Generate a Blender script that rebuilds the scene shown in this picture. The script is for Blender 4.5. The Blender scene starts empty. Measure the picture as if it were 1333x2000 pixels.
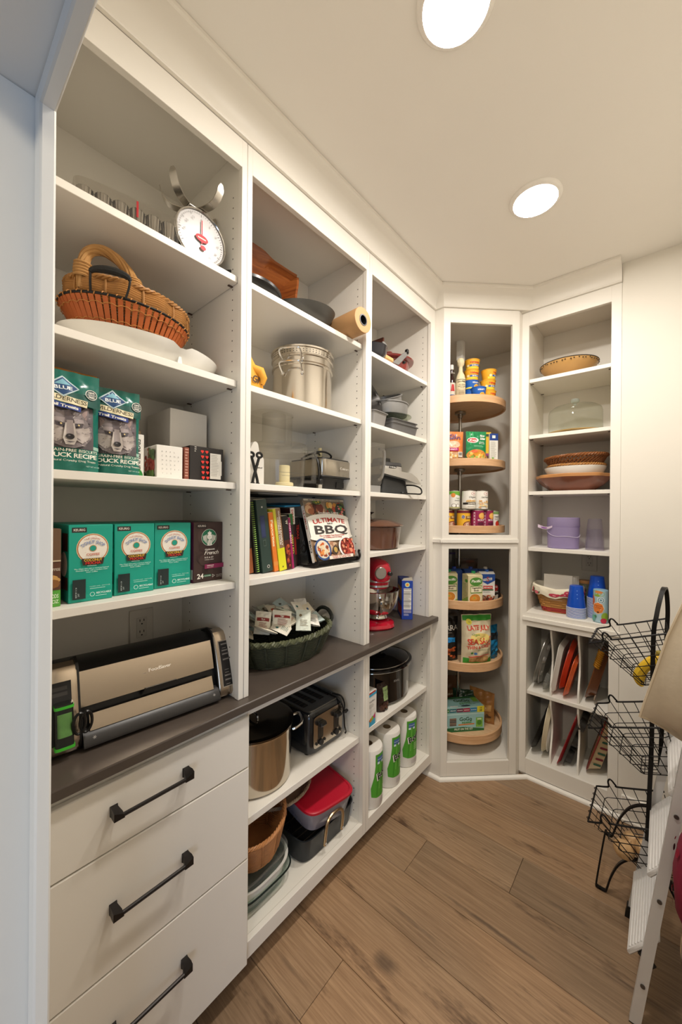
import bpy, bmesh, math, random
from mathutils import Vector, Matrix, Euler
random.seed(7)
S = bpy.context.scene
COL = S.collection
R = math.radians
PI = math.pi

# ------------------------------------------------------------------ camera
cd = bpy.data.cameras.new('camera')
cd.sensor_fit = 'VERTICAL'; cd.sensor_height = 36.0
cd.lens = 729.486 / 2000.0 * 36.0
cd.clip_start = 0.01
cam = bpy.data.objects.new('camera', cd); COL.objects.link(cam)
_yaw, _pit, _rol = 0.71260, -0.00072, 0.00841
_c, _s = math.cos(_yaw), math.sin(_yaw)
_Rv = Vector((_c, _s, 0)); _F0 = Vector((-_s, _c, 0)); _U0 = Vector((0, 0, 1))
_F = _F0 * math.cos(_pit) + _U0 * math.sin(_pit)
_U = _U0 * math.cos(_pit) - _F0 * math.sin(_pit)
_X = _Rv * math.cos(_rol) + _U * math.sin(_rol)
_Y = -_Rv * math.sin(_rol) + _U * math.cos(_rol)
_m = Matrix.Identity(4)
for _i in range(3):
    _m[_i][0] = _X[_i]; _m[_i][1] = _Y[_i]; _m[_i][2] = -_F[_i]
cam.matrix_world = Matrix.Translation((0.9914, 0.0, 1.5018)) @ _m
S.camera = cam

# ------------------------------------------------------------------ light
S.view_settings.view_transform = 'Standard'
S.view_settings.look = 'None'
S.view_settings.gamma = 1.0
S.view_settings.use_curve_mapping = False
S.view_settings.exposure = 0.0
S.cycles.transparent_max_bounces = 32
LAMP_E = 236.0            # ceiling lamp emission
LAMP_C = (1.0, 0.94, 0.868)
w = bpy.data.worlds.new('world'); S.world = w; w.use_nodes = True
w.node_tree.nodes['Background'].inputs[0].default_value = (0.62, 0.76, 1.0, 1)
w.node_tree.nodes['Background'].inputs[1].default_value = 0.16
# daylight from the glazed door of the next room, behind and to the right of the camera
ld = bpy.data.lights.new('daylight', 'AREA'); ld.shape = 'RECTANGLE'; ld.size = 1.1; ld.size_y = 1.5
ld.energy = 20; ld.color = (0.55, 0.72, 1.0)
lo = bpy.data.objects.new('daylight', ld); COL.objects.link(lo)
lo.location = (2.35, -1.75, 0.85)
lo.rotation_euler = (Vector((0.15, 0.5, 0.75)) - Vector(lo.location)).to_track_quat('-Z', 'Y').to_euler()

# ceiling lamp of the next room
ld = bpy.data.lights.new('kitchen_lamp', 'AREA'); ld.shape = 'DISK'; ld.size = .6; ld.energy = 33; ld.color = (1.0, .88, .70)
lo = bpy.data.objects.new('kitchen_lamp', ld); COL.objects.link(lo); lo.location = (1.3, -1.3, 2.55)

# ------------------------------------------------------------------ materials
def lin(h):
    h = h.lstrip('#')
    v = [int(h[i:i + 2], 16) / 255 for i in (0, 2, 4)]
    return tuple((c / 12.92 if c <= .04045 else ((c + .055) / 1.055) ** 2.4) for c in v) + (1,)
_mc = {}
def M(hx, rough=.5, metal=0., var=.05, scale=40., bump=0., coat=0., trans=0., alpha=1., emit=0., spec=.5, ior=1.45, stretch=None):
    key = (hx, rough, metal, var, scale, bump, coat, trans, alpha, emit, spec, ior, stretch)
    if key in _mc: return _mc[key]
    m = bpy.data.materials.new('paint_' + hx.lstrip('#')); m.use_nodes = True
    nt = m.node_tree; b = nt.nodes['Principled BSDF']; I = b.inputs
    c = lin(hx)
    I['Roughness'].default_value = rough; I['Metallic'].default_value = metal
    I['Specular IOR Level'].default_value = spec; I['IOR'].default_value = ior
    I['Coat Weight'].default_value = coat; I['Coat Roughness'].default_value = .08
    I['Transmission Weight'].default_value = trans; I['Alpha'].default_value = alpha
    if emit:
        I['Emission Color'].default_value = c; I['Emission Strength'].default_value = emit
    tc = nt.nodes.new('ShaderNodeTexCoord'); n = nt.nodes.new('ShaderNodeTexNoise')
    n.inputs['Scale'].default_value = scale; n.inputs['Detail'].default_value = 3
    src = tc.outputs['Object']
    if stretch:
        mp = nt.nodes.new('ShaderNodeMapping'); mp.inputs['Scale'].default_value = stretch
        nt.links.new(src, mp.inputs[0]); src = mp.outputs[0]
    nt.links.new(src, n.inputs['Vector'])
    mx = nt.nodes.new('ShaderNodeMix'); mx.data_type = 'RGBA'
    mx.inputs[6].default_value = tuple(x * (1 - var) for x in c[:3]) + (1,)
    mx.inputs[7].default_value = tuple(min(1, x * (1 + var)) for x in c[:3]) + (1,)
    nt.links.new(n.outputs['Fac'], mx.inputs[0]); nt.links.new(mx.outputs[2], I['Base Color'])
    if bump:
        bp = nt.nodes.new('ShaderNodeBump'); bp.inputs['Strength'].default_value = bump; bp.inputs['Distance'].default_value = .002
        nt.links.new(n.outputs['Fac'], bp.inputs['Height']); nt.links.new(bp.outputs[0], I['Normal'])
    _mc[key] = m
    return m
def wood(c1, c2, scale=8., stretch=(1, 12, 12), rough=.45, bump=.15, c3=None, per_object=0., knots=False, coat=0.):
    key = ('w', c1, c2, scale, stretch, rough, c3, per_object, knots, coat)
    if key in _mc: return _mc[key]
    m = bpy.data.materials.new('wood_' + c1.lstrip('#')); m.use_nodes = True
    nt = m.node_tree; b = nt.nodes['Principled BSDF']; L = nt.links.new
    b.inputs['Roughness'].default_value = rough; b.inputs['Coat Weight'].default_value = coat
    tc = nt.nodes.new('ShaderNodeTexCoord'); oi = nt.nodes.new('ShaderNodeObjectInfo')
    ad = nt.nodes.new('ShaderNodeVectorMath'); ad.operation = 'ADD'
    ml = nt.nodes.new('ShaderNodeMath'); ml.operation = 'MULTIPLY'; ml.inputs[1].default_value = 37.0 * (1 if per_object else 0)
    L(oi.outputs['Random'], ml.inputs[0]); L(tc.outputs['Object'], ad.inputs[0]); L(ml.outputs[0], ad.inputs[1])
    mp = nt.nodes.new('ShaderNodeMapping'); mp.inputs['Scale'].default_value = stretch; L(ad.outputs[0], mp.inputs[0])
    n1 = nt.nodes.new('ShaderNodeTexNoise'); n1.inputs['Scale'].default_value = scale; n1.inputs['Detail'].default_value = 6
    n1.inputs['Roughness'].default_value = .62; n1.inputs['Distortion'].default_value = .6; L(mp.outputs[0], n1.inputs['Vector'])
    rp = nt.nodes.new('ShaderNodeValToRGB'); rp.color_ramp.elements[0].position = .32; rp.color_ramp.elements[1].position = .68
    rp.color_ramp.elements[0].color = lin(c1); rp.color_ramp.elements[1].color = lin(c2)
    if c3:
        e = rp.color_ramp.elements.new(.5); e.color = lin(c3)
    L(n1.outputs['Fac'], rp.inputs[0])
    out = rp.outputs[0]
    if per_object:
        hs = nt.nodes.new('ShaderNodeHueSaturation'); mr = nt.nodes.new('ShaderNodeMapRange')
        mr.inputs['To Min'].default_value = 1 - per_object; mr.inputs['To Max'].default_value = 1 + per_object
        L(oi.outputs['Random'], mr.inputs[0]); L(mr.outputs[0], hs.inputs['Value']); L(out, hs.inputs['Color']); out = hs.outputs[0]
    if knots:
        n2 = nt.nodes.new('ShaderNodeTexNoise'); n2.inputs['Scale'].default_value = 2.3; n2.inputs['Detail'].default_value = 5
        n2.inputs['Roughness'].default_value = .7
        mp2 = nt.nodes.new('ShaderNodeMapping'); mp2.inputs['Scale'].default_value = (1.0, 4.2, 1); L(ad.outputs[0], mp2.inputs[0]); L(mp2.outputs[0], n2.inputs['Vector'])
        r2 = nt.nodes.new('ShaderNodeValToRGB'); r2.color_ramp.elements[0].position = .31; r2.color_ramp.elements[1].position = .43
        r2.color_ramp.elements[0].color = (.30, .26, .25, 1); r2.color_ramp.elements[1].color = (1, 1, 1, 1)
        L(n2.outputs['Fac'], r2.inputs[0])
        vo = nt.nodes.new('ShaderNodeTexNoise'); vo.inputs['Scale'].default_value = 1.1; vo.inputs['Detail'].default_value = 2
        L(ad.outputs[0], vo.inputs['Vector'])
        r3 = nt.nodes.new('ShaderNodeValToRGB'); r3.color_ramp.elements[0].position = .35; r3.color_ramp.elements[1].position = .65
        r3.color_ramp.elements[0].color = (.80, .82, .84, 1); r3.color_ramp.elements[1].color = (1.12, 1.06, 1.0, 1)
        L(vo.outputs['Fac'], r3.inputs[0])
        for q in (r2, r3):
            mm = nt.nodes.new('ShaderNodeMix'); mm.data_type = 'RGBA'; mm.blend_type = 'MULTIPLY'; mm.inputs[0].default_value = 1
            L(out, mm.inputs[6]); L(q.outputs[0], mm.inputs[7]); out = mm.outputs[2]
    if knots:      # a few large dark knots and mineral streaks in the boards (place, half length, half width, depth of colour)
        ge = nt.nodes.new('ShaderNodeNewGeometry')
        nd = nt.nodes.new('ShaderNodeTexNoise'); nd.inputs['Scale'].default_value = 14; nd.inputs['Detail'].default_value = 4; L(ge.outputs['Position'], nd.inputs['Vector'])
        for kx, ky, ra, rb, dk in ((.302, 1.048, .085, .040, .66), (.52, 1.385, .26, .012, .60), (.30, 1.215, .16, .010, .35), (.95, 1.50, .14, .016, .4), (.38, 1.86, .07, .010, .3), (.06, .83, .12, .012, .35), (.72, 1.63, .10, .014, .4), (.62, 1.02, .2, .012, .3)):
            sb = nt.nodes.new('ShaderNodeVectorMath'); sb.operation = 'SUBTRACT'; sb.inputs[1].default_value = (kx, ky, 0); L(ge.outputs['Position'], sb.inputs[0])
            dv = nt.nodes.new('ShaderNodeVectorMath'); dv.operation = 'DIVIDE'; dv.inputs[1].default_value = (ra, rb, 1); L(sb.outputs[0], dv.inputs[0])
            dd = nt.nodes.new('ShaderNodeVectorMath'); dd.operation = 'MULTIPLY_ADD'; dd.inputs[1].default_value = (1.3, 1.3, 0); dd.inputs[2].default_value = (-.65, -.65, 0); L(nd.outputs['Color'], dd.inputs[0])
            aa = nt.nodes.new('ShaderNodeVectorMath'); aa.operation = 'ADD'; L(dv.outputs[0], aa.inputs[0]); L(dd.outputs[0], aa.inputs[1])
            ln_ = nt.nodes.new('ShaderNodeVectorMath'); ln_.operation = 'LENGTH'; L(aa.outputs[0], ln_.inputs[0])
            mr2 = nt.nodes.new('ShaderNodeMapRange'); mr2.interpolation_type = 'SMOOTHSTEP'; mr2.inputs['From Min'].default_value = .15; mr2.inputs['From Max'].default_value = 1.0
            mr2.inputs['To Min'].default_value = dk; mr2.inputs['To Max'].default_value = 0; L(ln_.outputs['Value'], mr2.inputs[0])
            mk = nt.nodes.new('ShaderNodeMix'); mk.data_type = 'RGBA'; mk.inputs[7].default_value = lin('#3d3029'); L(mr2.outputs[0], mk.inputs[0]); L(out, mk.inputs[6]); out = mk.outputs[2]
    L(out, b.inputs['Base Color'])
    bp = nt.nodes.new('ShaderNodeBump'); bp.inputs['Strength'].default_value = bump; bp.inputs['Distance'].default_value = .001
    L(n1.outputs['Fac'], bp.inputs['Height']); L(bp.outputs[0], b.inputs['Normal'])
    _mc[key] = m
    return m
def glass(hx='#ffffff', rough=.02, alpha=None, ior=1.38):
    # thin clear wall: mixes see-through with a glossy skin (no refraction needed for thin shells)
    key = ('g', hx, rough, alpha, ior)
    if key in _mc: return _mc[key]
    m = bpy.data.materials.new('glass_' + hx.lstrip('#')); m.use_nodes = True
    nt = m.node_tree; L = nt.links.new
    nt.nodes.remove(nt.nodes['Principled BSDF'])
    tr = nt.nodes.new('ShaderNodeBsdfTransparent'); tr.inputs[0].default_value = lin(hx)
    gl = nt.nodes.new('ShaderNodeBsdfGlossy'); gl.inputs['Roughness'].default_value = rough
    df = nt.nodes.new('ShaderNodeBsdfDiffuse'); df.inputs[0].default_value = lin(hx)
    fr = nt.nodes.new('ShaderNodeLayerWeight'); fr.inputs['Blend'].default_value = .5
    pw = nt.nodes.new('ShaderNodeMath'); pw.operation = 'POWER'; pw.inputs[1].default_value = 3.2
    L(fr.outputs['Facing'], pw.inputs[0])
    mr = nt.nodes.new('ShaderNodeMapRange'); mr.inputs['To Min'].default_value = .028; mr.inputs['To Max'].default_value = .6
    L(pw.outputs[0], mr.inputs[0])
    n = nt.nodes.new('ShaderNodeTexNoise'); n.inputs['Scale'].default_value = 8
    m0 = nt.nodes.new('ShaderNodeMixShader'); m0.inputs[0].default_value = alpha or .03
    L(tr.outputs[0], m0.inputs[1]); L(df.outputs[0], m0.inputs[2])
    m1 = nt.nodes.new('ShaderNodeMixShader'); L(mr.outputs[0], m1.inputs[0]); L(m0.outputs[0], m1.inputs[1]); L(gl.outputs[0], m1.inputs[2])
    L(m1.outputs[0], nt.nodes['Material Output'].inputs[0])
    _mc[key] = m
    return m

# ------------------------------------------------------------------ object helpers
def tag(o, label=None, cat=None, group=None, kind=None):
    if label: o['label'] = label
    if cat: o['category'] = cat
    if group: o['group'] = group
    if kind: o['kind'] = kind
    return o
def thing(name, label, cat, loc=(0, 0, 0), rz=0., group=None, rot=None):
    o = bpy.data.objects.new(name, None); COL.objects.link(o)
    o.empty_display_size = .02
    o.location = loc; o.rotation_euler = rot if rot else (0, 0, R(rz))
    return tag(o, label, cat, group)
class G:
    """collects shapes into one mesh"""
    def __init__(s): s.v = []; s.f = []; s.mi = []; s.mats = []; s.cur = 0
    def mat(s, m):
        if m not in s.mats: s.mats.append(m)
        s.cur = s.mats.index(m); return s
    def add(s, vs, fs, T=None):
        n = len(s.v)
        s.v += [tuple(T @ Vector(p)) if T else tuple(p) for p in vs]
        s.f += [tuple(i + n for i in f) for f in fs]; s.mi += [s.cur] * len(fs)
        return s
    def box(s, x0, x1, y0, y1, z0, z1, c=0., T=None):
        if c <= 0:
            vs = [(x, y, z) for z in (z0, z1) for y in (y0, y1) for x in (x0, x1)]
            return s.add(vs, [(0, 2, 3, 1), (4, 5, 7, 6), (0, 1, 5, 4), (2, 6, 7, 3), (0, 4, 6, 2), (1, 3, 7, 5)], T)
        c = min(c, (x1 - x0) * .49, (y1 - y0) * .49, (z1 - z0) * .49)
        vs = []
        for z, sz in ((z0, 1), (z1, -1)):
            for y, sy in ((y0, 1), (y1, -1)):
                for x, sx in ((x0, 1), (x1, -1)):
                    vs += [(x, y + c * sy, z + c * sz), (x + c * sx, y, z + c * sz), (x + c * sx, y + c * sy, z)]
        i = lambda k, a: k * 3 + a
        f = [[i(k, 0) for k in (0, 2, 6, 4)], [i(k, 0) for k in (1, 5, 7, 3)],
             [i(k, 1) for k in (0, 4, 5, 1)], [i(k, 1) for k in (2, 3, 7, 6)],
             [i(k, 2) for k in (0, 1, 3, 2)], [i(k, 2) for k in (4, 6, 7, 5)]]
        for a, b in ((0, 1), (2, 3), (4, 5), (6, 7)): f.append([i(a, 1), i(b, 1), i(b, 2), i(a, 2)])
        for a, b in ((0, 2), (1, 3), (4, 6), (5, 7)): f.append([i(a, 0), i(b, 0), i(b, 2), i(a, 2)])
        for a, b in ((0, 4), (1, 5), (2, 6), (3, 7)): f.append([i(a, 0), i(b, 0), i(b, 1), i(a, 1)])
        for k in range(8): f.append([i(k, 0), i(k, 1), i(k, 2)])
        return s.add(vs, f, T)
    def loft(s, rings, cap=True, closed=True, T=None):
        n = len(rings[0]); vs = [p for r in rings for p in r]; f = []
        for j in range(len(rings) - 1):
            for i in range(n if closed else n - 1):
                k = (i + 1) % n
                f.append((j * n + i, j * n + k, (j + 1) * n + k, (j + 1) * n + i))
        if cap is True or cap == 'b': f.append(tuple(range(n - 1, -1, -1)))
        if cap is True or cap == 't': f.append(tuple((len(rings) - 1) * n + i for i in range(n)))
        return s.add(vs, f, T)
    def lathe(s, prof, n=32, c=(0, 0), T=None, cap=False, sx=1., sy=1.):
        """prof: (r, z) from bottom to top (open profile; r may be 0)"""
        rings = [[(c[0] + max(r, 1e-5) * sx * math.cos(2 * PI * i / n), c[1] + max(r, 1e-5) * sy * math.sin(2 * PI * i / n), z) for i in range(n)] for r, z in prof]
        return s.loft(rings, cap, True, T)
    def cyl(s, r, z0, z1, c=(0, 0), n=24, ch=0., T=None, r2=None):
        r2 = r if r2 is None else r2
        p = [(r - ch, z0), (r, z0 + ch), (r2, z1 - ch), (r2 - ch, z1)] if ch else [(r, z0), (r2, z1)]
        return s.lathe(p, n, c, T, True)
    def tube(s, pts, r, n=6, closed=False, T=None, cap=True):
        pts = [Vector(p) for p in pts]; m = len(pts)
        rr = r if isinstance(r, (list, tuple)) else [r] * m
        rings = []; up = None
        for i, p in enumerate(pts):
            a = pts[(i - 1) % m] if (closed or i > 0) else p
            b = pts[(i + 1) % m] if (closed or i < m - 1) else p
            t = (b - a).normalized() if (b - a).length > 1e-9 else Vector((0, 0, 1))
            if up is None:
                up = t.orthogonal().normalized()
            up = (up - t * up.dot(t))
            up = up.normalized() if up.length > 1e-6 else t.orthogonal().normalized()
            q = t.cross(up)
            rings.append([tuple(p + (up * math.cos(2 * PI * k / n) + q * math.sin(2 * PI * k / n)) * rr[i]) for k in range(n)])
        if closed:
            rings.append(rings[0]); 
            # align the last ring with the first to avoid a twist
            return s.loft(rings, False, True, T)
        return s.loft(rings, cap, True, T)
    def prism(s, poly, h0, h1, ax='z', T=None):
        n = len(poly)
        if ax == 'z': P = lambda p, h: (p[0], p[1], h)
        elif ax == 'y': P = lambda p, h: (p[0], h, p[1])
        else: P = lambda p, h: (h, p[0], p[1])
        return s.loft([[P(p, h0) for p in poly], [P(p, h1) for p in poly]], True, True, T)
    def grid(s, fn, nu, nv, T=None):
        vs = [fn(i / nu, j / nv) for j in range(nv + 1) for i in range(nu + 1)]
        f = [(j * (nu + 1) + i, j * (nu + 1) + i + 1, (j + 1) * (nu + 1) + i + 1, (j + 1) * (nu + 1) + i) for j in range(nv) for i in range(nu)]
        return s.add(vs, f, T)
    def sphere(s, c, r, nu=12, nv=8, T=None):
        rx, ry, rz = r if isinstance(r, (tuple, list)) else (r, r, r)
        rings = [[(c[0] + rx * max(math.sin(PI * j / nv), 1e-4) * math.cos(2 * PI * i / nu), c[1] + ry * max(math.sin(PI * j / nv), 1e-4) * math.sin(2 * PI * i / nu), c[2] - rz * math.cos(PI * j / nv)) for i in range(nu)] for j in range(nv + 1)]
        return s.loft(rings, True, True, T)
    def make(s, name, mat=None, parent=None, loc=None, rot=None, angle=38, kind=None, label=None, fix=True):
        me = bpy.data.meshes.new(name); me.from_pydata(s.v, [], s.f)
        for m in (s.mats or [mat]): me.materials.append(m)
        if len(s.mats) > 1: me.polygons.foreach_set('material_index', s.mi)
        if fix:
            bm = bmesh.new(); bm.from_mesh(me); bmesh.ops.recalc_face_normals(bm, faces=bm.faces); bm.to_mesh(me); bm.free()
        me.polygons.foreach_set('use_smooth', [True] * len(me.polygons))
        me.set_sharp_from_angle(angle=R(angle))
        o = bpy.data.objects.new(name, me); COL.objects.link(o)
        if parent: o.parent = parent
        if loc: o.location = loc
        if rot: o.rotation_euler = rot
        if kind: o['kind'] = kind
        if label: o['label'] = label
        return o
def copy_tree(o, parent=None):
    c = o.copy(); COL.objects.link(c); c.parent = parent
    for ch in list(o.children): copy_tree(ch, c)
    return c
def TR(x=0, y=0, z=0, rx=0, ry=0, rz=0):
    return Matrix.Translation((x, y, z)) @ Euler((R(rx), R(ry), R(rz))).to_matrix().to_4x4()
def sp(pts, n=6, closed=False):
    """Catmull-Rom through points"""
    P = [Vector(p) for p in pts]; m = len(P); out = []
    for i in range(m if closed else m - 1):
        a = P[(i - 1) % m] if (closed or i) else P[0] * 2 - P[1]
        b = P[i]; c = P[(i + 1) % m]; d = P[(i + 2) % m] if (closed or i < m - 2) else P[-1] * 2 - P[-2]
        for k in range(n):
            t = k / n
            out.append(tuple(.5 * ((2 * b) + (c - a) * t + (2 * a - 5 * b + 4 * c - d) * t * t + (3 * b - a - 3 * c + d) * t ** 3)))
    if not closed: out.append(tuple(P[-1]))
    return out
def sup(w_, d_, e=4., n=32, z=0., c=(0, 0)):
    """superellipse ring"""
    r = []
    for i in range(n):
        t = 2 * PI * i / n; a, b = math.cos(t), math.sin(t)
        r.append((c[0] + w_ / 2 * abs(a) ** (2 / e) * (1 if a >= 0 else -1), c[1] + d_ / 2 * abs(b) ** (2 / e) * (1 if b >= 0 else -1), z))
    return r
def ell(a, b, n=40, z=0., c=(0, 0), t0=0., t1=2 * PI):
    return [(c[0] + a * math.cos(t0 + (t1 - t0) * i / n), c[1] + b * math.sin(t0 + (t1 - t0) * i / n), z) for i in range(n if abs(t1 - t0 - 2 * PI) < 1e-6 else n + 1)]

# ------------------------------------------------------------------ lettering
_chars = ''.join(chr(i) for i in range(33, 127)) + '°™'
_gl = {}
def _load_glyphs():
    tmp = []
    for bold in (0, 1):
        for ch in _chars:
            for two in (0, 1):
                cu = bpy.data.curves.new('glyph', 'FONT'); cu.body = ch if not two else ch + 'I'
                cu.size = 1.0; cu.resolution_u = 2; cu.offset = .022 * bold
                o = bpy.data.objects.new('glyph', cu); COL.objects.link(o); tmp.append((bold, ch, two, o))
    bpy.context.view_layer.update()
    dg = bpy.context.evaluated_depsgraph_get(); adv = {}
    for bold, ch, two, o in tmp:
        me = bpy.data.meshes.new_from_object(o.evaluated_get(dg))
        vs = [(v.co.x, v.co.y) for v in me.vertices]
        if not two: _gl[(bold, ch)] = [vs, [tuple(p.vertices) for p in me.polygons], max([v[0] for v in vs] + [0])]
        else: adv[(bold, ch)] = max([v[0] for v in vs] + [0])
        bpy.data.meshes.remove(me)
    base = {b: adv[(b, 'I')] - _gl[(b, 'I')][2] for b in (0, 1)}     # advance of 'I'
    for k in list(_gl): _gl[k][2] = adv[k] - _gl[(k[0], 'I')][2]      # advance width of the glyph
    for *_, o in tmp:
        cu = o.data; bpy.data.objects.remove(o); bpy.data.curves.remove(cu)
_load_glyphs()
INK = lambda hx: M(hx, .55, 0, .03, 90)
class D:
    """flat print on a face. fn(u, v, h) -> local point; u to the right, v up"""
    def __init__(s, fn): s.fn = fn; s.g = G(); s.k = 1; s.seg = .012; s.curved = False
    def _p(s, pts, f): s.g.add([s.fn(u, v, s.k * .00022) for u, v in pts], f)
    def poly(s, pts, hx):
        s.g.mat(INK(hx))
        if s.curved:      # follow the bulge of the surface
            bm = bmesh.new(); bm.faces.new([bm.verts.new((u, v, 0)) for u, v in pts])
            for _ in range(4):
                bmesh.ops.triangulate(bm, faces=bm.faces[:])
                es = [e for e in bm.edges if e.calc_length() > s.seg * 1.3]
                if not es: break
                bmesh.ops.subdivide_edges(bm, edges=es, cuts=1)
            bmesh.ops.triangulate(bm, faces=bm.faces[:]); bm.verts.index_update()
            s._p([(v.co.x, v.co.y) for v in bm.verts], [tuple(v.index for v in f.verts) for f in bm.faces]); bm.free()
        else: s._p(pts, [tuple(range(len(pts)))])
        s.k += 1; return s
    def rect(s, u0, u1, v0, v1, hx):
        s.g.mat(INK(hx)); nu = max(1, int(abs(u1 - u0) / s.seg)); nv = max(1, int(abs(v1 - v0) / s.seg))
        pts = [(u0 + (u1 - u0) * i / nu, v0 + (v1 - v0) * j / nv) for j in range(nv + 1) for i in range(nu + 1)]
        s._p(pts, [(j * (nu + 1) + i, j * (nu + 1) + i + 1, (j + 1) * (nu + 1) + i + 1, (j + 1) * (nu + 1) + i) for j in range(nv) for i in range(nu)])
        s.k += 1; return s
    def disc(s, u, v, r, hx, ry=None, n=24, r0=0., t0=0., t1=2 * PI):
        ry = ry or r; s.g.mat(INK(hx)); full = abs(t1 - t0 - 2 * PI) < 1e-6
        k0 = r0 / r
        pts = []
        for q in ((k0, 1.) if k0 else (0., .5, 1.)):
            pts += [(u + r * q * math.cos(t0 + (t1 - t0) * i / n), v + ry * q * math.sin(t0 + (t1 - t0) * i / n)) for i in range(n + 1)]
        f = []; m = n + 1
        for j in range(len(pts) // m - 1): f += [(j * m + i, j * m + i + 1, (j + 1) * m + i + 1, (j + 1) * m + i) for i in range(n)]
        s._p(pts, f); s.k += 1; return s
    def blobs(s, u0, u1, v0, v1, n, r, cols, seed=1):
        rd = random.Random(seed)
        for _ in range(n):
            a = rd.uniform(.6, 1.3); rr = r * rd.uniform(.6, 1.2)
            u = rd.uniform(u0 + rr, u1 - rr) if u1 - u0 > 2 * rr else (u0 + u1) / 2
            v = rd.uniform(v0 + rr * a, v1 - rr * a) if v1 - v0 > 2 * rr * a else (v0 + v1) / 2
            s.disc(u, v, rr, rd.choice(cols), rr * a, 8); s.k -= .8
        s.k += 1; return s
    def width(s, t, h, bold=0, sp_=1.): return sum((_gl[(bold, c)][2] if c != ' ' else .28) * sp_ for c in t) * h / .72
    def text(s, t, u, v, h, hx, al='c', bold=0, fit=None, arc=None, slant=0., rot=0., sp_=1., sx=1.):
        """h = cap height; (u, v) = anchor on the baseline; arc = radius (positive bends upward)"""
        s.g.mat(INK(hx)); wd = s.width(t, h, bold, sp_) * sx
        if fit and wd > 0: sx *= fit / wd; wd = fit
        k = h / .72; x = {'c': -wd / 2, 'l': 0, 'r': -wd}[al]; cr, sr = math.cos(rot), math.sin(rot)
        for c in t:
            if c == ' ': x += .28 * k * sx * sp_; continue
            vs, fs, a = _gl[(bold, c)]
            pts = []
            for px, py in vs:
                X_, Y_ = x + (px + py * slant) * k * sx, py * k
                if arc:
                    th = X_ / arc; X_, Y_ = math.sin(th) * (arc + Y_), math.cos(th) * (arc + Y_) - arc
                pts.append((u + X_ * cr - Y_ * sr, v + X_ * sr + Y_ * cr))
            s._p(pts, fs); x += a * k * sx * sp_
        s.k += 1; return s
    def lines(s, u0, u1, v, n, dv, h, hx, seed=3):
        rd = random.Random(seed)          # rows of print too small to read
        for i in range(n):
            s.rect(u0, u0 + (u1 - u0) * rd.uniform(.65, 1), v - i * dv, v - i * dv + h, hx); s.k -= 1
        s.k += 1; return s
    def make(s, parent, name='printed_label', label=None):
        return s.g.make(name, None, parent, fix=False, label=label)
def face(o, ux, uy):
    o, ux, uy = Vector(o), Vector(ux), Vector(uy); n = ux.cross(uy)
    return lambda u, v, h: tuple(o + ux * u + uy * v + n * h)
front = lambda x0, y, z0: face((x0, y, z0), (1, 0, 0), (0, 0, 1))           # faces local -Y
def around(r, z0, a0=-90., r2=None, hh=1.):
    """print wrapped round a can; u = 0 faces local -Y"""
    def fn(u, v, h):
        rr = r if r2 is None else r + (r2 - r) * v / hh
        a = R(a0) + u / r
        return ((rr + h) * math.cos(a), (rr + h) * math.sin(a), z0 + v)
    return fn

# ================================================================== setting
WHITE = M('#e9e4da', .42, 0, .015, 6)
INNER = M('#e6e1d6', .48, 0, .02, 6)
WALLP = M('#e7e2d7', .75, 0, .015, 5, bump=.03)
CEILP = M('#eeeae2', .8, 0, .015, 5)
BLACK = M('#151413', .4, 0, .1, 30)
CHROME = M('#d8d6d2', .12, 1, .02, 20)
STEEL = M('#c9c4bb', .26, 1, .06, 60, stretch=(1, 1, 14))
PY = 1.9552                       # face of the strip between left run and corner
D1 = Vector((.0527, 1.9552)); D2 = Vector((.3665, 2.2612)); YB = 2.305; XR = .829
DA = math.atan2(D2.y - D1.y, D2.x - D1.x); DL = (D2 - D1).length
CEIL = 2.743
def struct(g, name, mat, **k):
    return tag(g.make(name, mat, **k), kind='structure')
# floor: planks laid across the room, each one a board
FW = wood('#856a50', '#a68a6c', 5, (1.0, 26, 1), .42, .08, c3='#957a5e', per_object=.12, knots=True)
fl = struct(G().box(-.4, 1.9, -2.6, 2.4, -.06, -.016), 'floor', M('#4a3526', .8))
rows = [-2.44 + .2 * i for i in range(25)]
joints = {1.56: [.539], 1.36: [.181], .76: [.188], .96: [], 1.16: [], 1.76: [], 1.96: [1.2], 2.16: [.75], .56: [.9], .36: [.3]}
pl = 0
for y in rows:
    key = min(joints, key=lambda k: abs(k - y)); js = joints[key] if abs(key - y) < .03 else [random.uniform(-.2, 1.6)]
    xs = [-.4] + sorted(js) + [1.9]
    for a, b in zip(xs, xs[1:]):
        if y > 2.3: continue
        G().box(a + .0006, b - .0006, -.0994, .0994, -.0156, 0, .0012).make('plank', FW, fl, loc=(0, y + .1, 0))
struct(G().box(-.45, 1.35, -.15, 2.85, CEIL, CEIL + .1), 'ceiling', CEILP)
struct(G().box(-.46, -.395, -.03, 2.85, 0, CEIL), 'wall_left', WALLP)
struct(G().box(XR + .0005, 1.32, YB + .003, YB + .12, 0, CEIL).box(-.45, XR + .03, YB + .37, YB + .44, 0, CEIL), 'wall_back', WALLP)
struct(G().box(1.26, 1.34, .1204, 2.42, 0, CEIL), 'wall_right', WALLP)
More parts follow.
